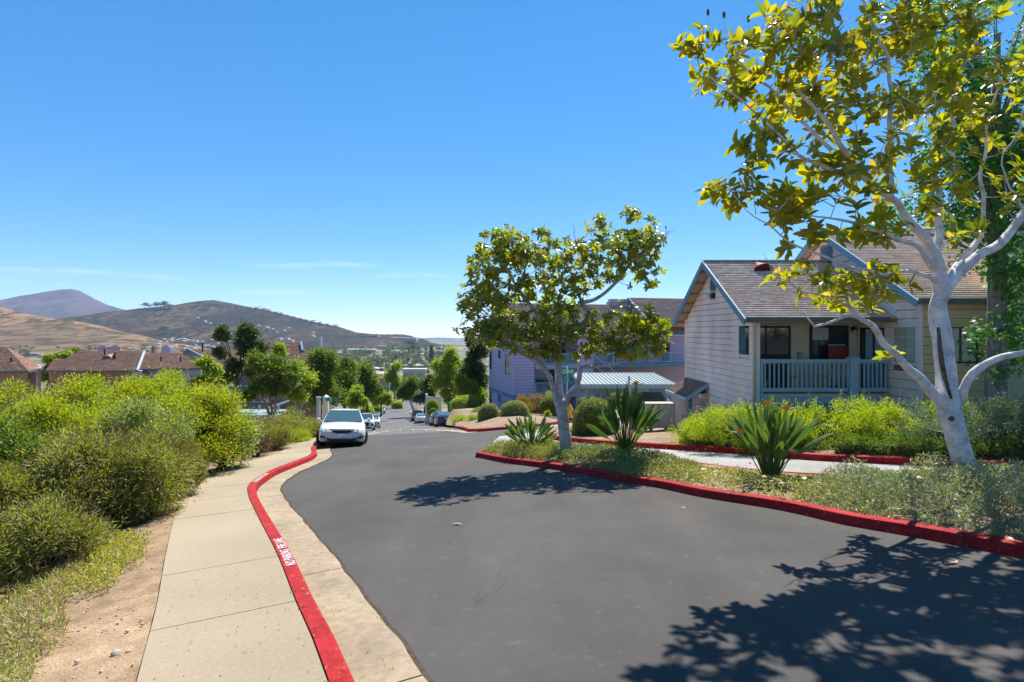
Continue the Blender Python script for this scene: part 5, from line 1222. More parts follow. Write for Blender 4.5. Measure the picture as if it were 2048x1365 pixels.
MD = 15.2
midm, _t = magnolia('medium magnolia with grey trunk and green crown near the tip of the island', P(1134, 903, MD),
    [(1134, 912, MD, .22), (1132, 890, MD, .18), (1127, 850, MD, .165), (1122, 815, MD, .175), (1119, 800, MD, .17)],
    [[(1124, 820, MD, .11), (1112, 795, MD, .10), (1104, 765, MD - .1, .088), (1092, 742, MD - .2, .078), (1072, 722, MD - .3, .07), (1050, 710, MD - .5, .06), (1030, 699, MD - .6, .06), (1005, 686, MD - .8, .045), (975, 665, MD - .9, .03), (950, 640, MD - 1, .02)],
     [(1120, 810, MD, .13), (1117, 770, MD, .115), (1116, 730, MD, .11), (1114, 700, MD, .10), (1120, 670, MD, .09), (1150, 655, MD, .10), (1172, 640, MD, .09), (1178, 625, MD, .085), (1164, 608, MD, .075), (1195, 598, MD, .065), (1225, 575, MD - .1, .055), (1255, 535, MD - .1, .045), (1285, 505, MD - .1, .035), (1310, 485, MD - .2, .022), (1340, 460, MD - .2, .008)],
     [(1130, 815, MD, .09), (1140, 785, MD - .1, .08), (1152, 775, MD - .2, .075), (1160, 755, MD - .3, .08), (1163, 735, MD - .4, .07), (1190, 733, MD - .5, .055), (1225, 728, MD - .7, .045), (1260, 715, MD - .8, .035), (1295, 695, MD - .9, .02)],
     [(1112, 715, MD, .10), (1090, 660, MD - .2, .07), (1060, 610, MD - .3, .055), (1025, 560, MD - .4, .04), (1000, 510, MD - .5, .025), (985, 480, MD - .5, .012)],
     [(1164, 608, MD, .06), (1155, 580, MD + .1, .05), (1140, 540, MD + .1, .035), (1120, 505, MD + .1, .02)],
     [(1160, 625, MD, .07), (1120, 620, MD + .3, .05), (1060, 640, MD + .5, .035), (1000, 620, MD + .6, .02)],
     [(1120, 680, MD, .07), (1180, 670, MD + .3, .05), (1240, 660, MD + .4, .035), (1290, 640, MD + .5, .02)]],
    [(1010, 490, MD - .5, (65, 36), 3.4), (975, 545, MD - .5, (50, 42), 2.2), (1060, 520, MD - .2, (70, 50), 3.6), (950, 600, MD - .9, (42, 42), 2.0), (1000, 600, MD - .4, (70, 60), 4.2), (960, 660, MD - .9, (50, 34), 2.0), (1040, 670, MD - .6, (80, 38), 4.2), (1110, 590, MD, (70, 60), 4.6), (1150, 505, MD, (80, 36), 3.2), (1180, 540, MD, (70, 40), 2.6), (1240, 490, MD - .1, (60, 40), 3.0), (1290, 480, MD - .2, (40, 45), 2.6), (1265, 425, MD - .1, (22, 18), .7), (1270, 540, MD - .2, (55, 40), 1.8), (1110, 650, MD - .5, (70, 44), 3.2), (1190, 660, MD - .4, (80, 36), 2.6), (1260, 640, MD - .3, (60, 34), 2.6), (1240, 690, MD - .8, (80, 34), 2.8), (1300, 670, MD - .8, (45, 44), 2.4), (1100, 700, MD - .5, (70, 18), 1.2), (1160, 700, MD - .4, (60, 18), .8), (1090, 470, MD, (26, 16), .5), (1200, 450, MD, (30, 22), .7), (1330, 660, MD - .7, (18, 22), .4)],
    1350, M_magG, L=.175, twig_r=.006, extra=[(1332, 455, MD - .2)],
    bare=[[(1160, 500, MD, .012), (1175, 470, MD, .009), (1195, 450, MD, .006), (1205, 428, MD, .003)], [(1150, 490, MD, .009), (1148, 455, MD, .006), (1143, 445, MD, .003)], [(1315, 485, MD - .2, .012), (1335, 470, MD - .2, .008), (1353, 452, MD - .2, .003)], [(1175, 470, MD, .006), (1168, 435, MD, .003)]])

# ---------------------------------------------------------------- strelitzias
def strelitzia(label, base, h, spread, n, flowers=(), group='bird of paradise plants on the island', m=M_strel):
    base = Vector(base); root = thing('bird_of_paradise', label, 'plant', base, group)
    st = MB()
    for i in range(n):
        a = R.uniform(0, 6.283); tl = (i / n) ** .6; lean = spread * tl * R.uniform(.75, 1.1); hh = h * (R.uniform(.52, .8) - .30 * tl * R.random())
        b = base + Vector((math.cos(a) * .12 * tl, math.sin(a) * .12 * tl, -.03)); t = base + Vector((math.cos(a) * lean * .62, math.sin(a) * lean * .62, hh * .78))
        mid = b.lerp(t, .5) + Vector((0, 0, .06 * h)); st.tube([b, mid, t], [.013, .010, .007], 5, cap=False)
        d = (t - mid).normalized() + Vector((math.cos(a), math.sin(a), 0)) * .12 * tl; d.normalize(); L = h * R.uniform(.42, .58); w = L * R.uniform(.14, .20)
        sd_ = d.cross(Vector((math.cos(a + R.uniform(-1, 1)), math.sin(a + R.uniform(-1, 1)), .3))).normalized(); nr_ = sd_.cross(d)
        mb = MB(); prof = [.08, .75, 1, .85, .5, 0]; K = 5; V = []
        for q, pw in enumerate(prof):
            f = q / K; c = t + d * L * f - Vector((0, 0, 1)) * (L * .16 * f * f * (.3 + tl)); V += [c - sd_ * w / 2 * pw + nr_ * w * .28 * pw, c, c + sd_ * w / 2 * pw + nr_ * w * .28 * pw]
        mb.add(V, [(q * 3 + k, q * 3 + k + 1, q * 3 + k + 4, q * 3 + k + 3) for q in range(K) for k in (0, 1)], r=R.random()); mb.build('leaf', m, root, smooth=True)
    st.build('stalks', m, root, smooth=True)
    for (dx, dz, s) in flowers:
        c = base + Vector((dx, -.15, dz)); mb = MB(); mb.tube([base + Vector((dx * .2, 0, 0)), base + Vector((dx * .7, -.1, dz * .6)), c], [.011, .010, .009], 5); fs = mb.build('flower', m, root, smooth=True)
        mb = MB(); mb.tube([c, c + Vector((.10 * s, -.02, .025)), c + Vector((.22 * s, -.03, .06))], [.016, .020, .002], 6); mb.build('beak', M_grey if False else M_wood, fs, smooth=True)
        for k in range(5):
            a = rad(55 + k * 24) if s > 0 else rad(125 - k * 24); l = R.uniform(.10, .15); q = c + Vector((math.cos(a) * l, R.uniform(-.03, .03), math.sin(a) * l)); pr = Vector((-math.sin(a), 0, math.cos(a))) * .02; m_ = c.lerp(q, .55)
            mb = MB(); mb.add([c, m_ + pr + Vector((0, -.012, 0)), q, m_ - pr - Vector((0, .012, 0)), m_ + Vector((0, .008, 0))], [(0, 1, 4), (1, 2, 4), (2, 3, 4), (3, 0, 4), (0, 3, 2, 1)]); mb.build('petal', M_orange, fs)
    return root
# ---------------------------------------------------------------- planting on the island and by the house
def at(u, v, dz=0): q = gz(u, v); q.z += dz; return q
def ground_pt(x, y, dz=0): return Vector((x, y, Z(x, y) + dz))
def Pxy(u, d): return (u - CX) / F * d, d
def gpt(u, d, dz=0): x, y = Pxy(u, d); return ground_pt(x, y, dz)
strelitzia('wide bird of paradise plant with orange blooms, rightmost of the three', gpt(1540, 10.6), 1.45, .78, 62, flowers=[(-.12, 1.38, 1), (.24, 1.30, 1), (-.62, .86, -1), (-.28, .84, 1), (.12, .80, 1)])
strelitzia('tall dark bird of paradise plant in front of the beige mailbox cabinet', gpt(1250, 14.4), 1.75, .85, 60, flowers=[(.25, 1.85, 1), (-.35, 1.50, -1)])
strelitzia('low spiky bird of paradise clump left of the medium magnolia', gpt(1060, 16.3), 1.10, .85, 70)
def inv(inside, xs, ys):
    if inside is leftin: return xs < edgeX(ys) - .05
    poly = np.array(ispoly if inside is is_in else bed2); c = np.zeros(len(xs), bool); j = len(poly) - 1
    for i in range(len(poly)):
        (xi, yi), (xj, yj) = poly[i], poly[j]
        if yi != yj: c ^= ((yi > ys) != (yj > ys)) & (xs < (xj - xi) * (ys - yi) / (yj - yi) + xi)
        j = i
    return c
def leftin(x, y): return x < edgeX(y) - .05
def cover(name, label, inside, box, n, m, L, Wd, hfun, group=None, up=1.0, cat='ground cover', lean=.6, stalk=False):
    xs = rng.uniform(box[0], box[1], n * 3); ys = rng.uniform(box[2], box[3], n * 3); k = inv(inside, xs, ys); xs, ys = xs[k][:int(n * 1.6)], ys[k][:int(n * 1.6)]
    h = np.array([hfun(x, y) for x, y in zip(xs, ys)]); k = h > .02
    xs, ys, h = xs[k][:n], ys[k][:n], h[k][:n]; zz = T(xs, ys) if inside is leftin else H(xs, ys) + .12; t = rng.random(len(xs)) ** .6
    Pp = np.stack([xs, ys, zz + h * t], 1); D = unit(rng.normal(size=Pp.shape) * lean + np.array([0, 0, up])); N = rdir(len(xs))
    o = leafcards(name, Pp, D, N, L * (.6 + .8 * rng.random(len(xs))), Wd, m, None, rnd=cluster_rnd(Pp, .6, 2.0)); tag(o, label, cat, group); return o
def nz2(x, y, s, o=0): return noise.noise(Vector((x * s + o, y * s, o)))
def dist_line(x, y, line): return float(np.sqrt(((line - np.array((x, y))) ** 2).sum(1).min()))
loopA = np.array([p for p in loop]); isbA = np.array(isb)
def edge_fade(x, y, a=.06, b=.35): return min(1, max(0, (min(dist_line(x, y, loopA), dist_line(x, y, isbA)) - a) / b))
def bk_(x, y): return min(1, .06 + max(0, dist_line(x, y, isbA) - .25) / 1.7)
def along(x, y): return y    # island runs away from the camera
def hgrey(x, y):  # grey shrubs at the right
    u = CX + F * x / y; w = np.clip((u - 1590) / 120, 0, 1) * np.clip(1 - (y - 9.6) / 1.2, 0, 1)
    return (.48 + .42 * nz2(x, y, 1.5)) * w * edge_fade(x, y) * bk_(x, y)
def hstraw(x, y):
    u = CX + F * x / y; w = np.clip((u - 1230) / 60, 0, 1) * np.clip(1 - (u - 1700) / 120, 0, 1); w = max(w, .7 if u > 1700 and y > 8.4 else 0)
    return (.20 + .14 * nz2(x, y, 1.8, 3)) * w * edge_fade(x, y, .0, .25) * bk_(x, y)
def hmix(x, y):
    u = CX + F * x / y; w = np.clip(1 - (u - 1330) / 80, 0, 1)
    return (.24 + .20 * nz2(x, y, 1.5, 7)) * w * edge_fade(x, y, .02, .3)
cover('ground_cover', 'grey green bushy ground cover spilling over the red kerb at the right, under the big magnolia', is_in, (2.5, 10, 4.0, 11), 36000, M_grey, .075, .018, hgrey, up=.6, lean=.9)
cover('ground_cover', 'straw green low ground cover in the middle of the island around the right bird of paradise', is_in, (0, 9.5, 5, 15.5), 22000, M_gc, .06, .024, hstraw, up=.5, lean=.9)
cover('ground_cover', 'mixed dark green ground cover with magenta flowers around the medium magnolia trunk', is_in, (-1.6, 5, 10, 18.5), 20000, M_gcd, .07, .022, hmix, up=.8, lean=.8)
cover('ground_cover', 'grassy straw coloured tufts at the very tip of the island', is_in, (-1.6, 1.2, 14.5, 18.5), 6000, M_gc, .08, .012, lambda x, y: .32 * edge_fade(x, y, .0, .2), up=1, lean=.5)
cover('flowers', 'small magenta flowers scattered over the island ground cover', is_in, (-1.5, 8.5, 8, 18), 420, M_pinkfl, .035, .035, lambda x, y: (.42 if nz2(x, y, 1.1, 5) > .12 else 0) * edge_fade(x, y), cat='flowers')
# grassy weeds spilling off the island and the bed by the house
def hweed(x, y): return (.16 + .1 * nz2(x, y, 1.2, 1)) * (1 if dist_line(x, y, np.array(fkb)) < 1.6 else .0) * min(1, max(0, (dist_line(x, y, np.array(fkb)) - .1) / .3)) * (1 if nz2(x, y, .8, 9) > -.1 and y < 17 else 0)
cover('ground_cover', 'dry grass and weeds behind the red kerb between the plank closet and the lime hedge', b2_in, (2, 9, 11, 19), 9000, M_gc, .06, .012, hweed, up=1, lean=.6)
# hedges in front of the house
def hedge(label, pts, m, n, L, Wd, h, w=.75, rc=.26, group=None, nc=None, tips=0, low=.0, droop=.3, flop=0):
    pts = [np.array(p) for p in pts]; P_ = resample(pts, .22); mid = P_[len(P_) // 2]; base = ground_pt(*mid); root = thing('hedge', label, 'hedge', base, group)
    cc = []
    for i, p in enumerate(P_):
        for q in range(nc or 5):
            hh = h * (1 + .10 * nz2(p[0], p[1], 1.1, 3)); a = rng.uniform(0, math.pi); rr_ = rng.random() ** .4
            cc.append([p[0] + math.cos(a) * w * rr_, p[1] + math.sin(a) * rng.choice([-1, 1]) * w * rr_ * .8, Z(*p) + max(low + .15, hh * (1 - .28 * rr_ ** 2) * (rng.random() ** .45) - rc * .6)])
    cc = np.array(cc); rr_ = rc * (.7 + .6 * rng.random(len(cc))); Pp, d = clump_pts(cc, rr_, n); D = unit(d * .7 + np.array([0, 0, .6]) + rng.normal(size=Pp.shape) * .5)
    leafcards('foliage', Pp, D, rdir(len(Pp)), L * (.6 + .8 * rng.random(len(Pp))), Wd, m, root, rnd=cluster_rnd(Pp, .45, 2.5))
    if tips:   # feathery shoots standing out of the top
        k = rng.choice(len(cc), tips); mb = MB(); PP = []; DD = []
        for i in k:
            b = cc[i] + np.array([0, 0, rr_[i] * .6]); d_ = unit((np.array([rng.normal() * .35, rng.normal() * .35, 1]))[None])[0]; l = rng.uniform(.14, .34)
            for t in np.linspace(.1, 1, 14): PP.append(b + d_ * l * t); DD.append(d_ * .5 + rdir(1)[0])
        leafcards('new_growth', np.array(PP), np.array(DD), rdir(len(PP)), L * 1.0, Wd, m, root)
    stems('stems', base, [tuple(cc[i]) for i in rng.choice(len(cc), 14)], M_bark3, root, r0=.02)
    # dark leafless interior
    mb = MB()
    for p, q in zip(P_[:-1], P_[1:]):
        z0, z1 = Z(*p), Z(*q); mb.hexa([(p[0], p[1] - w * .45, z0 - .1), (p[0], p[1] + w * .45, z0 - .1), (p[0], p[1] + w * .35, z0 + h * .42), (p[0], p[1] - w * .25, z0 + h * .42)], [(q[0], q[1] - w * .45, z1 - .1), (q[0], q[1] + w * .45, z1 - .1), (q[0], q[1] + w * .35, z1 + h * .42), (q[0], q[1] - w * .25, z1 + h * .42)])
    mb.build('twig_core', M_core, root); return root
hedge('feathery lime green hedge below the patio railing of the pink house', [(5.6, 15.9), (6.6, 14.9), (7.9, 14.4), (9.2, 13.6), (10.0, 13.2)], M_lime, 60000, .055, .014, 1.28, w=.85, tips=240)
hedge('low yellow green feathery shrub at the left end of the hedge, by the corner column', [(5.0, 16.8), (5.6, 16.2), (6.4, 15.6)], M_lime, 16000, .055, .014, .85, w=.6, tips=70)
hedge('blue grey hedge behind the big magnolia trunk, right of the lime green hedge', [(9.2, 12.5), (10.2, 11.9), (11.4, 11.6), (12.6, 11.3), (14, 11)], M_bluel, 50000, .06, .018, 1.22, w=.75, tips=130)
hedge('glossy dark green skirt of foliage along the kerb under the two hedges', [(7.6, 13.25), (8.6, 12.3), (9.6, 11.45), (10.8, 10.75), (12.5, 10.1)], M_tree, 26000, .045, .022, .55, w=.38, rc=.16)
# sweetgum tree by the house wall
def starleaf(P_, D, N, L, m, parent, n5=5):
    n = len(P_); D = unit(D); Sd = unit(np.cross(D, N)); V = []; Fc = []
    ang = np.array([-150, -75, 0, 75, 150]) * math.pi / 180; rad_ = [.55, .85, 1.0, .85, .55]; inn_ = .32
    pts = []
    for k in range(5):
        pts.append((math.sin(ang[k]) * rad_[k], math.cos(ang[k]) * rad_[k]))
        a = (ang[k] + (ang[k + 1] if k < 4 else math.pi * 2 - abs(ang[0]) )) / 2 if k < 4 else math.pi
        pts.append((math.sin(a) * inn_, math.cos(a) * inn_))
    pts = np.array(pts); c = P_ + D * L[:, None] * .5
    V = [c] + [c + Sd * L[:, None] * .5 * p[0] + D * L[:, None] * .5 * p[1] for p in pts]; V = np.stack(V, 1).reshape(-1, 3)
    i = np.arange(n)[:, None, None] * 11; tri = np.array([[0, k, (k % 10) + 1] for k in range(1, 11)])[None]; Fc = (i + tri).reshape(-1, 3)
    o = npmesh('foliage', V, Fc, m, parent, rnd=np.repeat(rng.random(n), 10)); o['kind'] = 'stuff'; return o
sg_b = gpt(1992, 14.0)
sgt = thing('sweetgum_tree', 'tall green sweetgum tree with furrowed trunk and star shaped leaves by the cream wall', 'tree', sg_b)
mb = MB(); pts, rr_ = smooth_path([sg_b, sg_b + Vector((0, 0, 1.5)), sg_b + Vector((.03, 0, 3.5)), sg_b + Vector((-.03, 0, 6.5)), sg_b + Vector((.05, 0, 10))], [.25, .215, .19, .13, .05], .15); mb.tube(pts, rr_, 16, jit=.05); mb.build('trunk', M_bark2, sgt, smooth=True)
cc = []
for (u, v, ru, rv, n) in [(2010, 60, 100, 110, 30), (1980, 230, 110, 100, 34), (2060, 300, 90, 120, 26), (1950, 380, 90, 80, 26), (1990, 480, 95, 80, 26), (2030, 560, 60, 50, 14), (1900, 310, 60, 60, 12), (1890, 130, 60, 90, 14), (1870, 40, 70, 80, 12), (2040, 640, 34, 30, 5), (1985, 660, 40, 40, 6), (2020, 720, 30, 22, 3), (1820, 420, 40, 40, 5), (2150, 200, 100, 250, 30)]:
    for _ in range(n):
        d = 14.0 + rng.uniform(-1.1, .7); cc.append(np.array(P(u + rng.uniform(-ru, ru), v + rng.uniform(-rv, rv), d)))
cc = np.array(cc); Pp, d = clump_pts(cc, np.full(len(cc), .42), 21000, shell=.8); D = unit(d * .5 + np.array([0, -.2, -.55]) + rng.normal(size=Pp.shape) * .45); N = unit(d * .4 + np.array([0, -.4, .8]) + rng.normal(size=Pp.shape) * .4)
starleaf(Pp, D, N, (.13 + .06 * rng.random(len(Pp))), M_star, sgt)
mb = MB()
for c in cc[::2]:
    b = Vector((sg_b.x, sg_b.y, min(c[2] - .3, c[2] * .6 + .2))); mb.tube([b, b.lerp(Vector(c), .5) + Vector((0, 0, .1)), Vector(c)], [.035, .02, .006], 5, cap=False)
mb.build('branches', M_bark2, sgt, smooth=True)
# fallen leaves
def fallen(label, p, L=.14, r=.3, rz=0.):
    VV = BLV.copy(); VV[:, 2] = np.abs(VV[:, 2]) * .9 + .004; me = npmesh('fallen_leaf', VV * L, BLF, M_deadleaf, rnd=np.full(len(BLF), r), link_it=False, smooth=True)
    o = link(bpy.data.objects.new('fallen_leaf', me)); o.location = p; o.rotation_euler = (rad(R.uniform(-12, 12)), rad(R.uniform(-12, 12)), rz); tag(o, label, 'leaf', 'fallen magnolia leaves'); return o
fallen('curled brown magnolia leaf lying alone in the middle of the road', at(925, 1050), .16, .45, 1.4)
fallen('pale magnolia leaf lying on the road near the red island kerb', at(1372, 1016), .13, .95, 1.2)
fallen('large tan magnolia leaf lying in the tree shadow on the road', at(1888, 1130), .19, .6, -1.3)
fl_spots = [(1425, 968), (1465, 966), (1437, 975), (1305, 942), (1490, 962), (1708, 978), (1850, 1012), (1868, 975), (1940, 1010), (1622, 985), (1662, 998), (1815, 1050), (2018, 1080), (1980, 1072), (1550, 985), (1590, 1003)]
FL = ['orange leaf just left of the right bird of paradise base', 'rust leaf touching the left stalks of the right bird of paradise', 'crumpled orange leaf below the left stalks of the right bird of paradise', 'rust leaf low in the middle of the island near the kerb', 'tan leaf at the foot of the right bird of paradise', 'rust leaf where the straw cover meets the grey shrubs', 'brown leaf on the grey shrubs left of the big trunk', 'curled brown leaf high on the grey shrubs beside the big trunk', 'dry leaf on the grey shrubs right of the big trunk', 'pale leaf on the straw cover right of the right bird of paradise', 'rust leaf at the left end of the grey shrubs', 'tan leaf on the kerb below the big magnolia', 'pale leaf on the kerb at the right edge of the picture', 'tan leaf on the kerb left of the one at the picture edge', 'white bleached leaf on the straw cover near the kerb', 'orange leaf on the straw cover beside the bleached white one']
for i, (u, v) in enumerate(fl_spots):
    q = at(u, v); q.z = Z(q.x, q.y) + (.20 if u < 1650 else .34); q.y += .25
    if i in (11, 12, 13): q.y -= .2; q.z = Hs(q.x, q.y) + .15
    fallen(FL[i], q, R.uniform(.13, .18), R.choice([.1, .15, .6, .05]), R.uniform(0, 6))

# ---------------------------------------------------------------- left bank: dirt, weeds and shrubs
def LP(u, d, s=0): x, y = Pxy(u, d); return Vector((x, y, Ts(x, y)))
def hw(x, y):
    s = edgeX(y) - x; return (.13 + .10 * nz2(x, y, 1.5, 2)) * np.clip((s - (.85 - .4 * nz2(x, y, .9))) / .3, 0, 1) * np.clip(1 - (s - 3.0) / 1, 0, 1)
cover('weeds', 'dry straw and green weeds on the dirt bank between the sidewalk and the wispy shrub', leftin, (-9, -1.5, 3.4, 10), 30000, M_gc, .07, .011, hw, up=.9, lean=.8, cat='weeds')
cover('weeds', 'reddish dead grass at the lower edge of the dirt bank', leftin, (-8, -2, 3.4, 8.5), 9000, leafmat('dead_grass', [(.42, .27, .16), (.52, .40, .26), (.36, .17, .10), (.58, .48, .34)], trans=.15), .09, .010, lambda x, y: 1.15 * hw(x, y) * (1 if nz2(x, y, 1.3, 4) > -.12 else 0), up=.6, lean=1.1, cat='weeds')
cover('creeper', 'bright green creeping plant on the dirt bank beside the sidewalk', leftin, (-6, -3.4, 5.6, 8.6), 5000, leafmat('creeper_leaf', [(.22, .26, .03), (.34, .36, .05), (.28, .26, .05), (.42, .38, .10)], trans=.4), .045, .02, lambda x, y: .14 * (1 if ((x + 4.95 + .45 * (y - 7)) / .32) ** 2 + ((y - 7.3) / 1.3) ** 2 < 1 + 1.3 * nz2(x, y, 2.2) else 0), up=.6, lean=1, cat='ground cover')
n = 1500; xs = rng.uniform(-8, -1.5, n); ys = rng.uniform(3.6, 14, n); k = (edgeX(ys) - xs > .03) & (edgeX(ys) - xs < 2.0); xs, ys = xs[k], ys[k]; Pp = np.stack([xs, ys, T(xs, ys) + .012], 1)
o = leafcards('leaf_litter', Pp, unit(rng.normal(size=Pp.shape) * np.array([1, 1, .2])), np.array([[0, 0, 1.]]) + .3 * rdir(len(Pp)), .03, .013, M_deadleaf); tag(o, 'small dry leaves scattered over the dirt bank', 'leaf litter')
n = 260; xs = rng.uniform(-3.5, 5, n * 6); ys = rng.uniform(3.9, 15, n * 6); bx_ = np.interp(ys, BKc[:, 1], BKc[:, 0]); k = (xs > edgeX(ys) + .1) & (xs < bx_ + .6) & ((xs < bx_ - .05) | (xs > bx_ + .2)); xs, ys, bx_ = xs[k][:n], ys[k][:n], bx_[k][:n]; Pp = np.stack([xs, ys, H(xs, ys) + np.where(xs < bx_, UP + .004, .02)], 1)
o = leafcards('leaf_litter', Pp, unit(rng.normal(size=Pp.shape) * np.array([1, 1, .1])), np.array([[0, 0, 1.]]) + .3 * rdir(len(Pp)), .022, .011, M_brown); tag(o, 'specks of dry leaf on the sidewalk and gutter', 'leaf litter')
# gravel on the dirt
n = 2600; xs = rng.uniform(-8, -1.5, n); ys = rng.uniform(3.6, 13, n); k = (edgeX(ys) - xs > .04) & (edgeX(ys) - xs < 2.4); xs, ys = xs[k], ys[k]; zs = T(xs, ys)
Vv = []; Ff = []
octv = np.array([(1, 0, 0), (0, 1, 0), (-1, 0, 0), (0, -1, 0), (0, 0, .7), (0, 0, -.7)], float); octf = [(0, 1, 4), (1, 2, 4), (2, 3, 4), (3, 0, 4), (1, 0, 5), (2, 1, 5), (3, 2, 5), (0, 3, 5)]
for i, (x, y, z) in enumerate(zip(xs, ys, zs)):
    s = .004 + .016 * rng.random() ** 4; q = octv * s * rng.uniform(.6, 1.3, (6, 1)); a = rng.random() * 6; c, s_ = math.cos(a), math.sin(a); q = np.stack([q[:, 0] * c - q[:, 1] * s_, q[:, 0] * s_ + q[:, 1] * c, q[:, 2]], 1); Vv.append(q + np.array((x, y, z + s * .2))); Ff += [tuple(k + 6 * i for k in f) for f in octf]
o = npmesh('gravel', np.concatenate(Vv), Ff, M_rock); tag(o, 'fine gravel and clods scattered over the dirt bank', 'gravel'); o['kind'] = 'stuff'
for i, (u, v, s) in enumerate([(232, 1308, .035), (257, 1304, .022), (154, 1324, .022), (255, 1262, .018), (236, 1247, .014), (282, 1240, .014), (158, 1262, .012), (96, 1288, .012)]):
    q = gz(u, v); bm = bmesh.new(); bmesh.ops.create_icosphere(bm, subdivisions=2, radius=s)
    for w in bm.verts: w.co *= 1 + .25 * noise.noise(w.co * 40 + Vector((i, 0, 0))); w.co.z *= .6
    me = bpy.data.meshes.new('rock'); bm.to_mesh(me); bm.free(); me.materials.append(M_rock); o = link(bpy.data.objects.new('rock', me)); o.location = q + Vector((0, 0, s * .2))
    tag(o, ['largest grey rock on the dirt near the bottom left', 'grey rock just right of the largest one on the dirt', 'rounded tan stone below the largest rock', 'small stone beside the sidewalk edge on the dirt', 'dark pebble above the large rock', 'pebble nearest the sidewalk edge', 'small pebble at the left above the tan stone', 'leftmost pebble at the foot of the weeds'][i], 'rock', 'stones on the dirt bank')
# weeds in the joint behind the kerb
jp = [p for p in BKc if 3.8 < p[1] < 11]; jp = np.array([jp[i] for i in rng.integers(0, len(jp), 900)]); kk = np.array([nz2(p[0], p[1], 2.2, 1) > .22 for p in jp]); jp = jp[kk] + rng.normal(size=(kk.sum(), 2)) * .018
Pp = np.stack([jp[:, 0], jp[:, 1], H(jp[:, 0], jp[:, 1]) + UP - .01], 1); o = leafcards('weeds', Pp, unit(rdir(len(Pp)) + np.array([0, 0, .6])), rdir(len(Pp)), .035, .008, M_gcd); tag(o, 'tiny dry weeds growing in the joint behind the red kerb', 'weeds')
gj = [GB[i] for i in range(len(GB)) if 4 < GB[i][1] < 11]; gj = np.array([gj[i] for i in rng.integers(0, len(gj), 500)]); kk = np.array([nz2(p[0], p[1], 1.6, 8) > .3 for p in gj]); gj = gj[kk] + rng.normal(size=(kk.sum(), 2)) * .02
if len(gj):
    Pp = np.stack([gj[:, 0], gj[:, 1], H(gj[:, 0], gj[:, 1]) + .012], 1); o = leafcards('leaf_litter', Pp, unit(rdir(len(Pp)) + np.array([0, 0, .3])), rdir(len(Pp)), .03, .012, M_orng); tag(o, 'brown leaf litter along the edge of the asphalt', 'leaf litter')

def fshrub(label, u, vt, d, wpx, m, n, L, Wd, grp='shrubs on the bank left of the sidewalk', hmin=None, **kw):
    """shrub whose top is at pixel height vt, centred on u at distance d, half width wpx"""
    b = LP(u, d); top = (CY - vt) / F * d; h = max(.4, top - b.z); s_ = shrub(label, b, (wpx / F * d, min(wpx / F * d, 1.8), h), n, L, Wd, m, grp, **kw)
    if m is M_olive:
        k = int(n * .05); Pq, dq = in_ell(k, (b.x, b.y, b.z + h * .45), (wpx / F * d * .95, min(wpx / F * d, 1.8) * .95, h * .5), .25)
        leafcards('dead_twigs', Pq, unit(dq + rng.normal(size=Pq.shape) * .8), rdir(k), .20, .009, M_brown, s_, fold=.02)
    return s_
fshrub('big wispy olive green shrub nearest the camera, beside the sidewalk', 215, 850, 10.0, 150, M_olive, 60000, .10, .017, nclump=75, rc=.36, up=.35, rndk=.4, cs=1.6)
fshrub('wispy olive shrub in the foreground at the left, left of the biggest one', 60, 905, 9.2, 110, M_olive, 30000, .095, .017, nclump=44, rc=.30, up=.35)
fshrub('golden olive wispy shrub against the dirt where the sidewalk bends', 340, 880, 12.0, 62, M_orng if False else leafmat('golden_olive_leaf', [(.13, .13, .03), (.20, .18, .04), (.15, .14, .03), (.24, .20, .05)], trans=.3), 22000, .085, .016, nclump=34, rc=.28, up=.4)
fshrub('glossy green shrub with orange new leaves at the left edge', 5, 800, 9.6, 75, M_tree, 16000, .07, .03, nclump=30, rc=.4, tips=(M_blossom, 40, .05))
fshrub('low wispy olive shrub at the bottom left corner of the bank', 70, 1010, 7.6, 120, M_olive, 26000, .085, .016, nclump=34, rc=.26, up=.3)
fshrub('yellow green mass of shrub with orange tips in front of the tan house', 390, 762, 15.5, 110, M_yel, 36000, .075, .03, nclump=46, rc=.5, tips=(M_blossom, 26, .06))
fshrub('pale glossy leaved shrub bulging over the sidewalk, left of the dead brown bush', 445, 802, 16.5, 62, M_glau, 26000, .085, .032, nclump=30, rc=.45, up=.5)
fshrub('tall yellow green shrub rising in front of the chimney roof', 300, 706, 18.5, 78, M_yel, 32000, .085, .034, nclump=40, rc=.5, tips=(M_blossom, 20, .06))
fshrub('tallest feathery yellow green shrub top, in the middle of the left bank', 262, 722, 17.5, 60, M_yel, 24000, .08, .032, nclump=30, rc=.45)
fshrub('broad yellow green shrub left of the tallest one', 170, 742, 15.0, 90, M_yel, 34000, .08, .03, nclump=40, rc=.48, tips=(M_blossom, 10, .06))
fshrub('yellow green shrub at the far left below the brown roof corner', 40, 745, 15.5, 95, M_yel, 30000, .08, .03, nclump=40, rc=.48, tips=(M_blossom, 14, .06))
fshrub('middle yellow green shrub behind the wispy olive one', 120, 775, 12.3, 90, M_yel, 30000, .07, .028, nclump=36, rc=.42)
fshrub('yellow green shrub with paler leaves behind the big wispy shrub', 300, 790, 13.2, 85, M_glau, 30000, .075, .028, nclump=40, rc=.42)
fshrub('yellow green shrub filling the bank behind the middle one', 225, 765, 13.8, 90, M_yel, 30000, .075, .03, nclump=40, rc=.42, tips=(M_blossom, 14, .06))
fshrub('leaning yellow green shrub between the tall one and the tan house end wall', 350, 735, 17.2, 70, M_yel, 26000, .08, .032, nclump=34, rc=.45, tips=(M_blossom, 16, .06))
fshrub('dense yellow green shrub touching the left edge of the picture', -40, 765, 12.8, 110, M_yel, 26000, .075, .03, nclump=36, rc=.42)
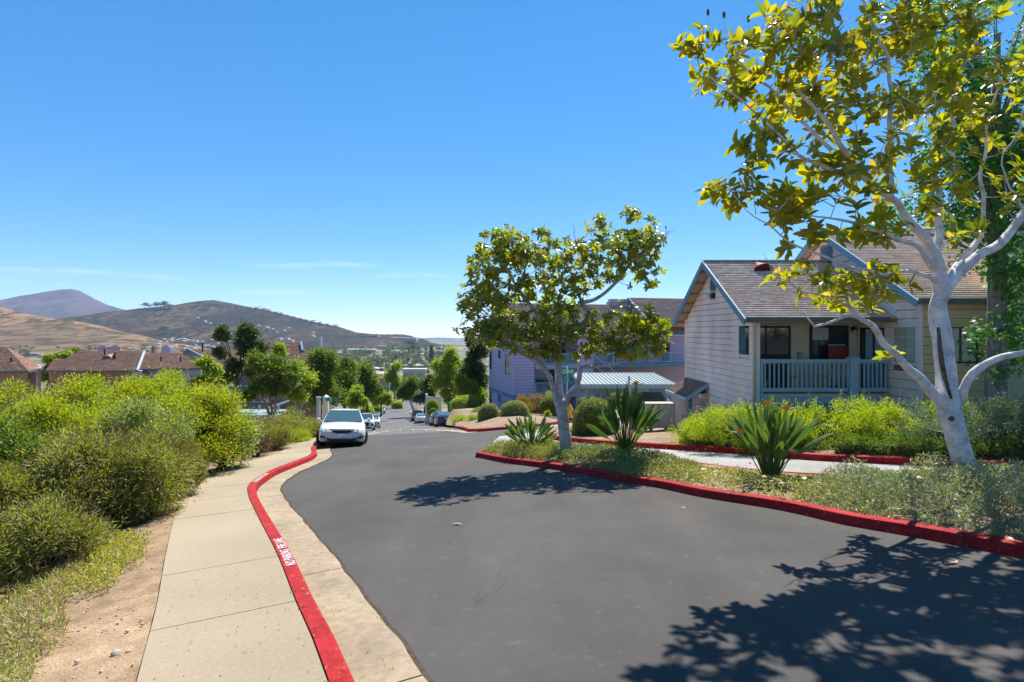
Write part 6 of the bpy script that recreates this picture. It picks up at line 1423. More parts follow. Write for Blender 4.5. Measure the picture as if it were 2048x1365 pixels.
fshrub('dead brown leafless bush beside the sidewalk', 512, 862, 19.5, 26, M_brown, 8000, .07, .01, nclump=18, rc=.3)
fshrub('olive wispy shrub right of the dead brown bush', 548, 838, 21.5, 30, M_olive, 12000, .09, .018, nclump=18, rc=.4)
fshrub('low yellow shrub between the olive ones along the far sidewalk', 592, 862, 25, 24, M_boxy, 9000, .07, .02, nclump=14, rc=.35)
fshrub('dark green rounded shrub behind the low yellow one', 580, 820, 27, 34, M_olive, 14000, .10, .025, nclump=22, rc=.5)
fshrub('green wispy shrub just left of the white sedan', 622, 838, 29, 24, M_olive, 10000, .10, .02, nclump=16, rc=.45)
fshrub('green shrub in front of the pale carport roof', 535, 838, 25, 34, M_olive, 12000, .09, .02, nclump=18, rc=.45)
# ---------------------------------------------------------------- vehicles (front points to -Y)
def car(name, label, paint, loc, heading, kind='sedan', L=4.8, Wd=1.84, Ht=1.45, roll=0, pitch=0, group=None, steer=0, front='wide', cat='car'):
    root = link(bpy.data.objects.new(name, None)); root.location = loc; root.rotation_euler = (pitch, roll, heading); root['label'] = label; root['category'] = cat
    if group: root['group'] = group
    w = Wd / 2; fr = -L / 2; re = L / 2
    if kind == 'sedan': st = [(fr, .74, .52, .34), (fr + .06, .86, .66, .22), (fr + .25, .95, .76, .18), (fr + .7, 1., .86, .17), (fr + 1.25, 1., .95, .17), (0, 1., .98, .17), (re - 1.1, 1., 1.01, .18), (re - .5, .98, 1.04, .2), (re - .08, .92, 1.0, .26), (re, .8, .86, .36)]; gh = (fr + 1.2, fr + 2.0, re - 1.55, re - .55)
    elif kind == 'suv': st = [(fr, .78, .62, .36), (fr + .06, .88, .84, .24), (fr + .25, .96, .95, .2), (fr + .8, 1., 1.03, .2), (fr + 1.1, 1., 1.06, .2), (0, 1., 1.08, .2), (re - .4, 1., 1.1, .22), (re - .06, .94, 1.06, .28), (re, .86, .9, .38)]; gh = (fr + 1.05, fr + 1.7, re - .55, re - .12)
    elif kind == 'van': st = [(fr, .78, .6, .3), (fr + .07, .88, .86, .22), (fr + .5, .97, 1.02, .2), (fr + .9, 1, 1.08, .2), (0, 1, 1.1, .2), (re - .1, .98, 1.1, .24), (re, .93, .95, .32)]; gh = (fr + .7, fr + 1.55, re - .25, re - .05)
    else: st = [(fr, .85, .62, .4), (fr + .05, .94, .98, .34), (fr + .3, .98, 1.06, .34), (fr + 1.2, 1, 1.12, .34), (0, 1, 1.12, .34), (re - .1, 1, 1.1, .36), (re, .96, 1.06, .4)]; gh = (fr + 1.3, fr + 1.85, fr + 3.0, fr + 3.3)
    V = []; Fc = []; K = 0
    for (y, ws_, zt, zb) in st:
        ww = w * ws_; h = zt - zb
        half = [(ww * .80, zb), (ww * .94, zb + h * .05), (ww * .985, zb + h * .22), (ww, zb + h * .52), (ww * .985, zb + h * .72), (ww * .93, zb + h * .93), (ww * .84, zb + h * .985), (ww * .45, zt + .015), (0, zt + .025)]
        ring = [(x, y, z) for x, z in half] + [(-x, y, z) for x, z in reversed(half[:-1])]; K = len(ring); V += ring
    for i in range(len(st) - 1):
        for k in range(K): a = i * K + k; b = i * K + (k + 1) % K; Fc.append((a, a + K, b + K, b))
    mb = MB(); mb.add(V, Fc); mb.f.append(tuple(range(K))); mb.m.append(0); mb.r.append(.5); e = (len(st) - 1) * K; mb.f.append(tuple(e + k for k in reversed(range(K)))); mb.m.append(0); mb.r.append(.5)
    body = mb.build('body', paint, root, smooth=True, world=False)
    zb_ = st[len(st) // 2][2]; tw = .69 if kind != 'suv' else .74; tw = .8 if kind == 'van' else tw
    # greenhouse shell
    g0, g1, g2, g3 = gh; mb = MB(); rows = []
    def zt_at(y): return float(np.interp(y, [s[0] for s in st], [s[2] for s in st])) - .01
    for (y, f, z) in ((g0, .9, zt_at(g0)), (g0 + (g1 - g0) * .5, .82, zt_at(g0) + (Ht - .05 - zt_at(g0)) * .5), (g1, tw + .02, Ht - .05), (g1 + .22, tw, Ht - .005), ((g1 + g2) / 2, tw, Ht), (g2 - .15, tw, Ht - .015), (g2, tw + .02, Ht - .05), (g2 + (g3 - g2) * .5, .82, zt_at(g3) + (Ht - .05 - zt_at(g3)) * .5), (g3, .9, zt_at(g3))):
        rows.append((y, w * f, z))
    V = []
    for i, (y, x, z) in enumerate(rows):
        zb2 = zt_at(y) - .02; xb = w * .93
        t = (z - zb2) / max(Ht - zb2, .01); 
        V += [(-xb, y, zb2), (-(xb + (x - xb) * .5), y, zb2 + (z - zb2) * .52), (-x, y, z - .03), (-x * .8, y, z + .012), (0, y, z + .03), (x * .8, y, z + .012), (x, y, z - .03), ((xb + (x - xb) * .5), y, zb2 + (z - zb2) * .52), (xb, y, zb2)]
    n9 = 9; Fg = [(i * n9 + k, i * n9 + k + 1, (i + 1) * n9 + k + 1, (i + 1) * n9 + k) for i in range(len(rows) - 1) for k in range(n9 - 1)]
    mb.add(V, Fg); roof = mb.build('roof', paint, root, smooth=True, world=False)
    # glass
    def quad(name, pts, m, parent, th=.012, o=(0, 0, 0)):
        pts = [Vector(p) for p in pts]; nn_ = (pts[1] - pts[0]).cross(pts[3] - pts[0]).normalized(); mb = MB(); mb.hexa([p + Vector(o) for p in pts], [p + nn_ * th + Vector(o) for p in pts]); return mb.build(name, m, parent, world=False)
    zf = zt_at(g0) + .03; quad('windscreen', [(-w * .84, g0 - .005, zf), (w * .84, g0 - .005, zf), (w * (tw - .03), g1 - .02, Ht - .055), (-w * (tw - .03), g1 - .02, Ht - .055)], M_cglass, root, .03)
    zr = zt_at(g3) + .04; quad('rear_window', [(w * .8, g3 + .005, zr), (-w * .8, g3 + .005, zr), (-w * (tw - .05), g2 + .03, Ht - .06), (w * (tw - .05), g2 + .03, Ht - .06)], M_cglass, root, .03)
    for s in (-1, 1):
        cuts = [g0 + .45, g0 + (g2 - g0) * .5, g2 + .1] if kind != 'van' else [g0 + .5, g0 + (g3 - g0) * .35, g0 + (g3 - g0) * .68, g3 - .1]
        for a, b in zip(cuts[:-1], cuts[1:]):
            a += .03; b -= .03; zz = zt_at((a + b) / 2) + .02; ia = max(0, (g1 - a)) * .75
            p = [(s * w * .935, a, zz), (s * w * .935, b, zz), (s * w * (tw + .045), b - .02, Ht - .1), (s * w * (tw + .045), a + ia, Ht - .1)]
            quad('side_window', p if s > 0 else p[::-1], M_cglass, root, .012)
        # mirror
        mb = MB(); mb.lathe((s * (w + .10), g0 + .42, zt_at(g0) + .09), [(.02, -.07), (.075, -.05), (.085, 0), (.075, .05), (.03, .06)], 10, axis='y'); mb.bar((s * w * .9, g0 + .45, zt_at(g0) + .03), (s * (w + .06), g0 + .43, zt_at(g0) + .07), .03); mb.build('mirror', paint, root, smooth=True, world=False)
    # wheels
    wr = {'sedan': .33, 'suv': .36, 'van': .34, 'pickup': .37}[kind]
    ww = MB(); ww.lathe((0, 0, 0), [(wr * .62, -.10), (wr * .93, -.105), (wr, -.08), (wr, .08), (wr * .93, .105), (wr * .62, .10)], 24, axis='x'); wme = ww.mesh('tyre', M_tyre, smooth=False)
    rmb = MB(); rmb.lathe((0, 0, 0), [(.02, -.085), (wr * .2, -.09), (wr * .6, -.07), (wr * .63, -.10), (wr * .63, .10), (wr * .6, .07), (wr * .2, .09), (.02, .085)], 20, axis='x'); rme = rmb.mesh('rim', M_rim)
    for (y, fr_) in ((fr + .95, 1), (re - 1.0, 0)):
        for s in (-1, 1):
            e = link(bpy.data.objects.new('wheel', wme)); e.parent = root; e.location = (s * (w - .12), y, wr); e.rotation_euler = (0, 0, steer if fr_ else 0)
            q = link(bpy.data.objects.new('rim', rme)); q.parent = e
            a = MB(); n = 14; V = []; 
            for k in range(n + 1):
                t = math.pi * (k / n) ; V += [(s * (w + .004), y + math.cos(t) * (wr + .06), wr + math.sin(t) * (wr + .05)), (s * (w - .25), y + math.cos(t) * (wr + .06), wr + math.sin(t) * (wr + .05))]
            for k in range(n): a.f.append((2 * k, 2 * k + 1, 2 * k + 3, 2 * k + 2)); a.m.append(0); a.r.append(.5)
            a.v = V; a.f.append(tuple(2 * k for k in range(n + 1))); a.m.append(0); a.r.append(.5); a.build('wheel_arch', M_black, root, world=False)
    mb = MB(); mb.box(-w * .8, w * .8, fr + .2, re - .2, .16, .3); mb.build('underbody', M_black, root, world=False)
    # front details
    def ysurf(x, z, rear):
        ys = np.linspace(fr, fr + 1.2, 80) if not rear else np.linspace(re, re - 1.0, 80); P0 = [s[0] for s in st]
        for y in ys:
            ws2, zt2, zb2 = (float(np.interp(y, P0, [s[k] for s in st])) for k in (1, 2, 3)); h2 = zt2 - zb2; t = (z - zb2) / h2
            if t > 1.0: continue
            hw_ = w * ws2 * float(np.interp(t, [0, .05, .22, .52, .72, .93, .985, 1], [.8, .94, .985, 1, .985, .93, .84, .4]))
            if hw_ >= abs(x) or t < 0: return float(y)
        return float(ys[-1])
    def fpt(x, z, y=None, o=.0):
        # front surface follows the first stations
        return (x, ysurf(x, z, 0) - .006 - o, z)
    def plate_(name, pts, m, parent=root, th=.02, o=0.0):
        a = [Vector(fpt(x, z, o=o + .045)) for x, z in pts]; b = [p + Vector((0, .14, 0)) for p in a]; mb = MB(); n = len(a); i0 = 0; mb.v = [tuple(p) for p in a + b]; mb.f = [tuple(range(n)), tuple(range(2 * n - 1, n - 1, -1))] + [(k, (k + 1) % n, n + (k + 1) % n, n + k) for k in range(n)]; mb.m = [0] * len(mb.f); mb.r = [.5] * len(mb.f); return mb.build(name, m, parent, world=False)
    s_ = Wd / 1.84; zo = 0 if kind == 'sedan' else .14
    if kind == 'sedan':
        g = plate_('grille', [(-.42, .60), (-.20, .54), (.20, .54), (.42, .60), (.50, .70), (.30, .68), (-.30, .68), (-.50, .70)], M_black, o=.01)
        for zz in (.585, .62, .655): plate_('grille_bar', [(-.36, zz), (.36, zz), (.36, zz + .006), (-.36, zz + .006)], M_car_g, g, o=.02)
        plate_('grille_trim', [(-.50, .705), (-.30, .685), (.30, .685), (.50, .705), (.30, .70), (-.30, .70)], M_chrome, o=.02)
        plate_('lower_intake', [(-.52, .28), (-.36, .235), (.36, .235), (.52, .28), (.60, .36), (.34, .32), (-.34, .32), (-.60, .36)], M_black, o=.01)
        for s in (-1, 1):
            h = plate_('headlight', [(s * .48, .605), (s * .62, .59), (s * .80, .66), (s * .86, .755), (s * .60, .71), (s * .50, .69)][::s], M_lamp, o=.015)
            mb = MB(); c = Vector(fpt(s * .6, .65, o=.02)); mb.lathe(c, [(.035, -.02), (.045, 0), (.02, .02)], 10, axis='y'); mb.build('projector', M_chrome, h, world=False)
            f = plate_('fog_light', [(s * .62, .33), (s * .80, .31), (s * .83, .43), (s * .78, .46), (s * .62, .40)][::s], M_black, o=.02)
            plate_('fog_lens', [(s * .65, .345), (s * .78, .33), (s * .79, .39), (s * .66, .375)][::s], M_lamp, f, o=.03)
        plate_('bumper_lip', [(-.62, .20), (.62, .20), (.66, .235), (-.66, .235)], M_black, o=.0)
    elif kind == 'pickup':
        plate_('grille', [(-.5, .62), (.5, .62), (.5, .9), (-.5, .9)], M_black, o=.03)
        plate_('bumper', [(-.9, .42), (.9, .42), (.9, .58), (-.9, .58)], M_chrome, o=.06)
        for s in (-1, 1): plate_('headlight', [(s * .54, .68), (s * .86, .68), (s * .86, .88), (s * .54, .88)][::s], M_lamp, o=.03)
    else:
        g = plate_('grille', [(-.30, .42), (.30, .42), (.46, .64), (.34, .80), (-.34, .80), (-.46, .64)], M_black, o=.02)
        for s in (-1, 1):
            plate_('headlight', [(s * .46, .74), (s * .82, .80), (s * .86, .90), (s * .5, .82)][::s], M_lamp, o=.02)
            plate_('fog_light', [(s * .60, .46), (s * .80, .46), (s * .82, .66), (s * .66, .62)][::s], M_black, o=.02)
        plate_('lower_intake', [(-.5, .26), (.5, .26), (.56, .34), (-.56, .34)], M_black, o=.01)
    plate_('licence_plate', [(-.155, .40 + zo), (.155, .40 + zo), (.155, .52 + zo), (-.155, .52 + zo)], M_plate, o=.045)
    # rear details
    def rpl(name, pts, m, o=.0):
        a = [Vector((x, ysurf(x, z, 1) + .045 + o * .6, z)) for x, z in pts][::-1]; b = [p - Vector((0, .12, 0)) for p in a]; mb = MB(); n = len(a); mb.v = [tuple(p) for p in a + b]; mb.f = [tuple(range(n)), tuple(range(2 * n - 1, n - 1, -1))] + [(k, (k + 1) % n, n + (k + 1) % n, n + k) for k in range(n)]; mb.m = [0] * len(mb.f); mb.r = [.5] * len(mb.f); return mb.build(name, m, root, world=False)
    for s in (-1, 1): rpl('tail_light', [(s * .50, .82 + zo), (s * .84, .74 + zo), (s * .86, .90 + zo), (s * .56, .94 + zo)][::s], M_tail, .03)
    rpl('rear_plate', [(-.155, .74 + zo), (.155, .74 + zo), (.155, .86 + zo), (-.155, .86 + zo)], M_plate, .04)
    rpl('rear_bumper_trim', [(-.6, .26), (.6, .26), (.62, .36), (-.62, .36)], M_black, .02)
    return root
def road_pitch(x, y): return -math.atan2(Hs(x, y + 2) - Hs(x, y - 2), 4)
hd = math.atan(.226)
def put(name, label, paint, u, d, kind='sedan', face=1, dx=0, dh=0, **kw):
    x = (u - CX) / F * d + dx; z = Hs(x, d); pt = math.atan2(Hs(x - .226 * 2, d + 2) - Hs(x + .226 * 2, d - 2), 4.1)
    # face=1: front towards the camera
    return car(name, label, paint, (x, d, z), hd + dh if face > 0 else hd + math.pi + dh, kind, pitch=(pt if face > 0 else -pt), **kw)
put('parked_car', 'white sedan facing the camera, nearest of the cars parked along the left kerb', M_car_w, 686, 24.6, 'sedan', dh=rad(2), roll=rad(2.5), steer=rad(-22), group='cars parked along the left kerb')
put('parked_car', 'white SUV parked directly behind the nearest white sedan', M_car_w, 730, 54, 'suv', L=4.5, Ht=1.64, group='cars parked along the left kerb')
put('parked_car', 'silver white small SUV parked third from the camera on the left', M_car_w, 745, 68, 'suv', L=4.3, Ht=1.6, group='cars parked along the left kerb')
put('parked_car', 'dark grey blue sedan fourth in the left row, its front towards the camera', M_car_g, 752, 119, 'sedan', group='cars parked along the left kerb')
put('parked_car', 'white car with red marks just behind the grey blue sedan in the left row', M_car_w, 758, 131, 'suv', Ht=1.6, group='cars parked along the left kerb')
put('parked_car', 'dark car farthest away in the left row', M_car_g, 763, 140, 'suv', Ht=1.6, group='cars parked along the left kerb')
put('parked_car', 'dark blue sedan seen from behind, nearest in the right row', M_car_b, 888, 57, 'sedan', face=-1, L=4.6, Wd=1.78, group='cars parked on the right side')
put('parked_car', 'grey car parked just ahead of the dark blue sedan', M_car_g, 873, 66, 'suv', face=-1, Ht=1.55, dx=.2, group='cars parked on the right side')
put('parked_car', 'small white sedan seen from behind, in front of the dark red van', M_car_w, 841, 88, 'sedan', face=-1, L=4.4, Wd=1.72, group='cars parked on the right side')
put('parked_car', 'dark red van parked beyond the small white sedan', M_car_r, 834, 97, 'van', face=-1, Ht=1.8, group='cars parked on the right side')

# ---------------------------------------------------------------- street signs, hydrant, mailboxes, carport
def sign(label, base, h, blades, pole_r=.03, mats=M_metal, group='green street name signs'):
    base = Vector(base); root = thing('street_sign', label, 'street sign', base, group); mb = MB(); mb.tube([base, base + Vector((0, 0, h))], pole_r, 8); mb.build('pole', mats, root, smooth=True)
    for (x0, x1, z0, z1, yaw, txt) in blades:
        M = Matrix.Translation(base) @ Matrix.Rotation(yaw, 4, 'Z'); mb = MB(); mb.box(x0, x1, -.012, .012, z0, z1, M=M); b = mb.build('blade', M_green_sign, root)
        mb = MB(); 
        for (a, c, d, e) in ((x0 + .01, x1 - .01, z0 + .01, z0 + .018), (x0 + .01, x1 - .01, z1 - .018, z1 - .01)): mb.box(a, c, -.0155, -.0125, d, e, M=M)
        if txt:
            me = text_mesh(txt, (z1 - z0) * .78); me.materials.clear(); me.materials.append(M_signw); o = link(bpy.data.objects.new('lettering', me)); xs = [v.co.x for v in me.vertices]
            wdt = max(xs) - min(xs); k = min(1, (x1 - x0 - .06) / wdt)
            Mt = M @ Matrix.Translation(((x0 + x1) / 2 - wdt * k / 2 - min(xs) * k, -.016, z0 + (z1 - z0) * .22)) @ Matrix.Rotation(rad(90), 4, 'X') @ Matrix.Diagonal((k, 1, 1, 1)); me.transform(Mt); par(o, b)
    return root
q = Vector(((1134 - CX) / F * 30.5, 30.5, Z((1134 - CX) / F * 30.5, 30.5)))
zt = (CY - 735) / F * 30.5 - q.z
sign('green OAK street sign behind the medium magnolia trunk', q, zt + .05, [(-.28, .42, zt - .42, zt - .02, rad(4), 'OAK'), (-.25, .20, zt - .85, zt - .46, rad(35), None)], group=None)
q = gpt(659, 45); x, y = Pxy(661, 45); q = Vector((x, y, Ts(x, y))); zt = (CY - 796) / F * 45 - q.z
sign('green street sign above the roof of the nearest white sedan', q, zt + .02, [(-.35, .58, zt - .26, zt, 0, None), (-.12, .14, zt - .48, zt - .3, rad(40), None)], group=None)
x, y = Pxy(903, 70); q = Vector((x, y, Z(x, y))); zt = (CY - 803) / F * 70 - q.z
sign('far green street sign half hidden by leaves above the dark blue sedan', q, zt, [(-.6, .6, zt - .35, zt, 0, None)], group=None)
x, y = Pxy(637, 44); q = Vector((x, y, Ts(x, y)))
lp = thing('bollard_post', 'grey post beside the green street sign, behind the white sedan', 'post', q); mb = MB(); mb.box(x - .12, x + .12, y - .12, y + .12, q.z, (CY - 797) / F * 44); mb.box(x - .16, x + .16, y - .16, y + .16, (CY - 797) / F * 44, (CY - 794) / F * 44); mb.build('post_body', M_metal, lp)
x, y = Pxy(652, 46); q = Vector((x, y, Ts(x, y)))
lp = thing('gate_pillar', 'cream pillar with a grey cap behind the green street sign', 'pillar', q); mb = MB(); mb.box(x - .2, x + .2, y - .2, y + .2, q.z, (CY - 797) / F * 46); mb.build('pillar_body', M_cream, lp); mb = MB(); mb.lathe((x, y, (CY - 797) / F * 46), [(.34, 0), (.3, .1), (.1, .25), (.02, .28)], 4); mb.build('cap', M_metal, lp)
# white entrance wall above the dark blue sedan
x, y = Pxy(866, 76); zt = (CY - 788) / F * 76; q = Vector((x, y, Z(x, y)))
ew = thing('entrance_wall', 'white entrance wall pillar above the parked dark blue sedan', 'wall', q); mb = MB(); mb.box(x - 1.0, x + 1.1, y - .2, y + .2, q.z - .5, zt - .4); mb.box(x - 1.0, x - .72, y - .26, y + .26, q.z - .5, zt); mb.build('wall_body', M_bld, ew)
mb = MB(); mb.box(x + .25, x + .55, y - .27, y - .2, q.z, q.z + 1.3); mb.build('niche', M_navy, ew)
# hydrant
hx, hy = Pxy(1140, 31); hz = Z(hx, hy); hz = (CY - 836) / F * 31
hyd = thing('fire_hydrant', 'yellow fire hydrant beside the medium magnolia trunk', 'fire hydrant', (hx, hy, hz))
mb = MB(); mb.lathe((hx, hy, hz), [(.15, 0), (.15, .05), (.11, .06), (.10, .45), (.14, .46), (.14, .52), (.12, .55), (.09, .64), (.04, .70), (.03, .76)], 14); mb.build('barrel', M_hyd, hyd, smooth=True)
for s in (-1, 1):
    mb = MB(); mb.lathe((hx + s * .13, hy, hz + .42), [(.05, -.05), (.06, 0), (.06, .04), (.02, .05)], 10, axis='x'); mb.build('outlet', M_hyd, hyd)
mb = MB(); mb.lathe((hx, hy - .13, hz + .36), [(.075, .05), (.085, 0), (.08, -.04), (.02, -.05)], 10, axis='y'); mb.build('outlet', M_hyd, hyd)
mb = MB(); mb.lathe((hx, hy, hz - .12), [(.16, 0), (.16, .12)], 12); mb.build('base_flange', M_black, hyd)
# mailbox cabinets
mx, my = Pxy(1318, 21.3); mz = Z(mx, my)
mbx = thing('mailbox_cabinet', 'beige double mailbox cabinet on a pedestal behind the tall dark bird of paradise', 'mailbox', (mx, my, mz)); zt = (CY - 807) / F * 21.3; zb2 = (CY - 855) / F * 21.3
for k, (a, b) in enumerate(((-.55, -.06), (-.04, .56))):
    mb = MB(); mb.box(mx + a, mx + b, my - .2, my + .22, zb2, zt); c = mb.build('cabinet', M_beige, mbx, bevel=.012)
    mb = MB(); mb.box(mx + a - .01, mx + b + .01, my - .22, my + .24, zt, zt + .025); mb.build('lid', M_cream, c)
    mb = MB(); mb.tube([(mx + (a + b) / 2, my, mz - .05), (mx + (a + b) / 2, my, zb2)], .07, 8); mb.build('pedestal', M_beige, mbx)
# backflow pipes by the lot
vx, vy = Pxy(1157, 27); vz = Z(vx, vy); bp = thing('backflow_valve', 'dark low backflow valve pipe left of the big clipped boxwood', 'valve', (vx, vy, vz)); mb = MB(); mb.tube([(vx - .25, vy, vz), (vx - .25, vy, vz + .4), (vx + .25, vy, vz + .4), (vx + .25, vy, vz)], .05, 8); mb.build('pipe', M_bluedk, bp); mb = MB(); mb.lathe((vx, vy, vz + .4), [(.12, -.1), (.15, 0), (.1, .14)], 10); mb.build('valve_body', M_black, bp)
# carport with ribbed roof
cp = thing('carport', 'pale blue ribbed metal carport roof on posts over a white pickup', 'carport', (4.6, 36, Hs(4.6, 36)))
yF, yB = 36.0, 42.0; zF = (CY - 771) / F * yF; zB = (CY - 747.5) / F * yB; xl, xr = Pxy(1168, yF)[0] - .1, Pxy(1352, yF)[0]; xbl = Pxy(1150, yB)[0]; 
xl2, xr2 = xl, xr; nrib = 22
xl = min(xl, xbl + .1)
for k in range(nrib):
    a = xl + (xr - xl) * k / nrib; b = xl + (xr - xl) * (k + 1) / nrib
    mb = MB(); mb.hexa([(a + .01, yF, zF), (b - .01, yF, zF), (b - .01, yF, zF + .03), (a + .01, yF, zF + .03)], [(a + .01, yB, zB), (b - .01, yB, zB), (b - .01, yB, zB + .03), (a + .01, yB, zB + .03)])
    mb.hexa([(a - .02, yF, zF + .03), (a + .07, yF, zF + .03), (a + .05, yF, zF + .09), (a, yF, zF + .09)], [(a - .02, yB, zB + .03), (a + .07, yB, zB + .03), (a + .05, yB, zB + .09), (a, yB, zB + .09)]); mb.build('roof_panel', M_metroof, cp)
for nm, a, b in (('fascia', (xl - .04, yF - .03, zF - .06), (xr + .04, yF - .03, zF - .06)), ('fascia', (xl - .04, yB + .03, zB - .06), (xr + .04, yB + .03, zB - .06)), ('side_fascia', (xl - .05, yF, zF - .06), (xl - .05, yB, zB - .06)), ('side_fascia', (xr + .05, yF, zF - .06), (xr + .05, yB, zB - .06)), ('beam', (xl + .2, yF + .7, zF - .1), (xr - .2, yF + .7, zF - .08)), ('beam', (xl + .2, yB - .6, zB - .2), (xr - .2, yB - .6, zB - .2))):
    mb = MB(); mb.bar(a, b, .06, .26); mb.build(nm, M_carpt, cp)
for (x, y) in ((xl + .35, yF + .7), (xl + .75, yF + 2.4), ((xl + xr) / 2 + .1, yF + .1), (xr - .45, yF + .5), (xr - .5, yB - .6), (xl + .3, yB - .6)):
    mb = MB(); zt_ = zF - .05 + (zB - zF) * (y - yF) / (yB - yF); mb.box(x - .07, x + .07, y - .07, y + .07, Hs(x, y) - .1, zt_); mb.build('post', M_carpt, cp)
for k in range(4):   # storage lockers / wind panels along the back
    a = xl + .4 + k * (xr - xl - .8) / 4; b = a + (xr - xl - .8) / 4 - .03; mb = MB(); mb.box(a, b, yB - .66, yB - .6, zB - 1.35, zB - .3); mb.build('back_panel', M_carpt, cp)
px, py = Pxy(1298, 38.5); put('pickup_truck', 'white pickup truck parked under the pale blue carport', M_car_w, 1297, 38.6, 'pickup', L=5.4, Wd=1.95, Ht=1.8, dh=-hd + rad(6), cat='pickup')
pl_x, pl_y = Pxy(1258, 34.5); lpz = Z(pl_x, pl_y); lamp = thing('lamp_post', 'slim grey post standing in front of the carport', 'lamp post', (pl_x, pl_y, lpz)); mb = MB(); mb.tube([(pl_x, pl_y, lpz), (pl_x, pl_y, (CY - 752) / F * pl_y)], .06, 8); mb.build('pole', M_carpt, lamp); mb = MB(); mb.tube([(pl_x, pl_y, (CY - 757) / F * pl_y), (pl_x + .3, pl_y, (CY - 759) / F * pl_y)], .035, 6); mb.build('arm', M_signw, lamp)
# pale carport roof on the left behind the shrubs
lx0, lx1 = Pxy(462, 43)[0], Pxy(562, 40)[0]; lc = thing('carport', 'blue white flat carport roof behind the left hedge, below the stairs', 'carport', (lx0, 42, -10))
z0_ = (CY - 833) / F * 38.5; z1_ = (CY - 819) / F * 46
mb = MB(); mb.hexa([(Pxy(462, 38.5)[0] - 1, 38.5, z0_ - .12), (Pxy(552, 38.5)[0], 38.5, z0_ - .12), (Pxy(575, 46)[0], 46, z1_ - .12), (Pxy(455, 46)[0] - 1, 46, z1_ - .12)], [(Pxy(462, 38.5)[0] - 1, 38.5, z0_), (Pxy(552, 38.5)[0], 38.5, z0_), (Pxy(575, 46)[0], 46, z1_), (Pxy(455, 46)[0] - 1, 46, z1_)]); mb.build('roof_panel', M_metroof, lc)
for (x, y) in ((-18.5, 39.5), (-16.5, 39.5), (-20, 45), (-18.5, 45)):
    mb = MB(); mb.box(x - .07, x + .07, y - .07, y + .07, Ts(x, y) - .3, z0_ - .12); mb.build('post', M_carpt, lc)

# ---------------------------------------------------------------- clipped shrubs on the bank and by the drive
def ball(label, u0, u1, v0, v1, m, n, d=None, L=.045, flat=False, deep=.8, grp='clipped shrubs on the bank', z=None):
    uc = (u0 + u1) / 2
    if d is None: b = gz(uc, v1 - 1); d = b.y
    x = (uc - CX) / F * d; zb = (CY - v1) / F * d if z is None else z; zt_ = (CY - v0) / F * d; rx = (u1 - u0) / 2 / F * d; h = zt_ - zb
    g = Z(x, d + rx * deep * .6)
    if zb - g > .1: zb = zb
    return boxball(label, (x, d + rx * deep * .8, zb), (rx, rx * deep, h), m, n, L, grp, flat_top=flat)
ball('large rounded olive boxwood in the bed behind the tall dark bird of paradise', 1150, 1238, 805, 880, M_box, 9000, d=20.6, L=.05, grp='clipped shrubs on the bank')
ball('small boxwood half behind the mailbox cabinet', 1262, 1322, 818, 868, M_box, 5000, d=22.5, L=.05)
ball('long bright yellow green clipped mound above the dark blue sedan', 897, 970, 796, 834, M_boxy, 9000, d=53, L=.09)
ball('grey green clipped mound below the bright yellow one', 938, 1000, 818, 852, M_boxg, 7000, d=46, L=.08)
ball('boxy grey green clipped shrub in the middle of the bank', 956, 998, 812, 858, M_boxg, 7000, d=40, L=.07, flat=True)
ball('dome shaped grey green clipped shrub right of the boxy one', 1000, 1060, 806, 854, M_boxg, 8000, d=39, L=.07)
ball('clipped green shrub left of the magnolia trunk, above the bare bank', 1080, 1126, 796, 828, M_box, 6000, d=44, L=.07)
ball('clipped green shrub seen through the carport posts', 1156, 1206, 797, 816, M_box, 5000, d=47, L=.08)
ball('dark green clipped shrub behind the pickup', 1218, 1262, 788, 815, M_box, 5000, d=48, L=.08)
ball('round bright green clipped shrub in front of the white entrance wall', 853, 876, 802, 830, M_boxy, 4500, d=72, L=.11)
ball('small dark clipped ball at the foot of the white entrance wall', 858, 874, 819, 834, M_box, 2500, d=68, L=.1)
shrub('orange and yellow leaved shrub above the grey green mounds', (Pxy(1068, 46)[0], 46, (CY - 825) / F * 46), (1.5, 1.2, 1.5), 14000, .07, .035, M_orng, 'loose shrubs on the bank', nclump=26, rc=.4)
shrub('second orange tinted shrub left of the first, against the lavender wall', (Pxy(1042, 45)[0], 45, (CY - 828) / F * 45), (1.0, .8, .9), 8000, .07, .035, M_orng, 'loose shrubs on the bank', nclump=16, rc=.3)
shrub('pale green shrub behind the clipped shrub by the magnolia', (Pxy(1110, 47)[0], 47, (CY - 812) / F * 47), (1.3, .9, 1.3), 8000, .07, .03, M_boxg, 'loose shrubs on the bank', nclump=16, rc=.35)
shrub('low yellow plant spreading beside the dark blue sedan', (Pxy(935, 42)[0], 43, (CY - 853) / F * 43), (1.6, 1.0, .9), 9000, .09, .03, M_boxy, 'loose shrubs on the bank', nclump=20, rc=.3)
shrub('small yellow green tuft alone on the bare bank', (Pxy(1095, 38)[0], 38, (CY - 833) / F * 38), (.3, .3, .35), 1500, .07, .025, M_boxy, 'loose shrubs on the bank', nclump=6, rc=.12)
shrub('small pale weed clump at the foot of the big boxwood', (Pxy(1150, 21.5)[0], 21.5, Z(Pxy(1150, 21.5)[0], 21.5)), (.35, .3, .35), 2500, .05, .015, M_gc, 'loose shrubs on the bank', nclump=8, rc=.14)
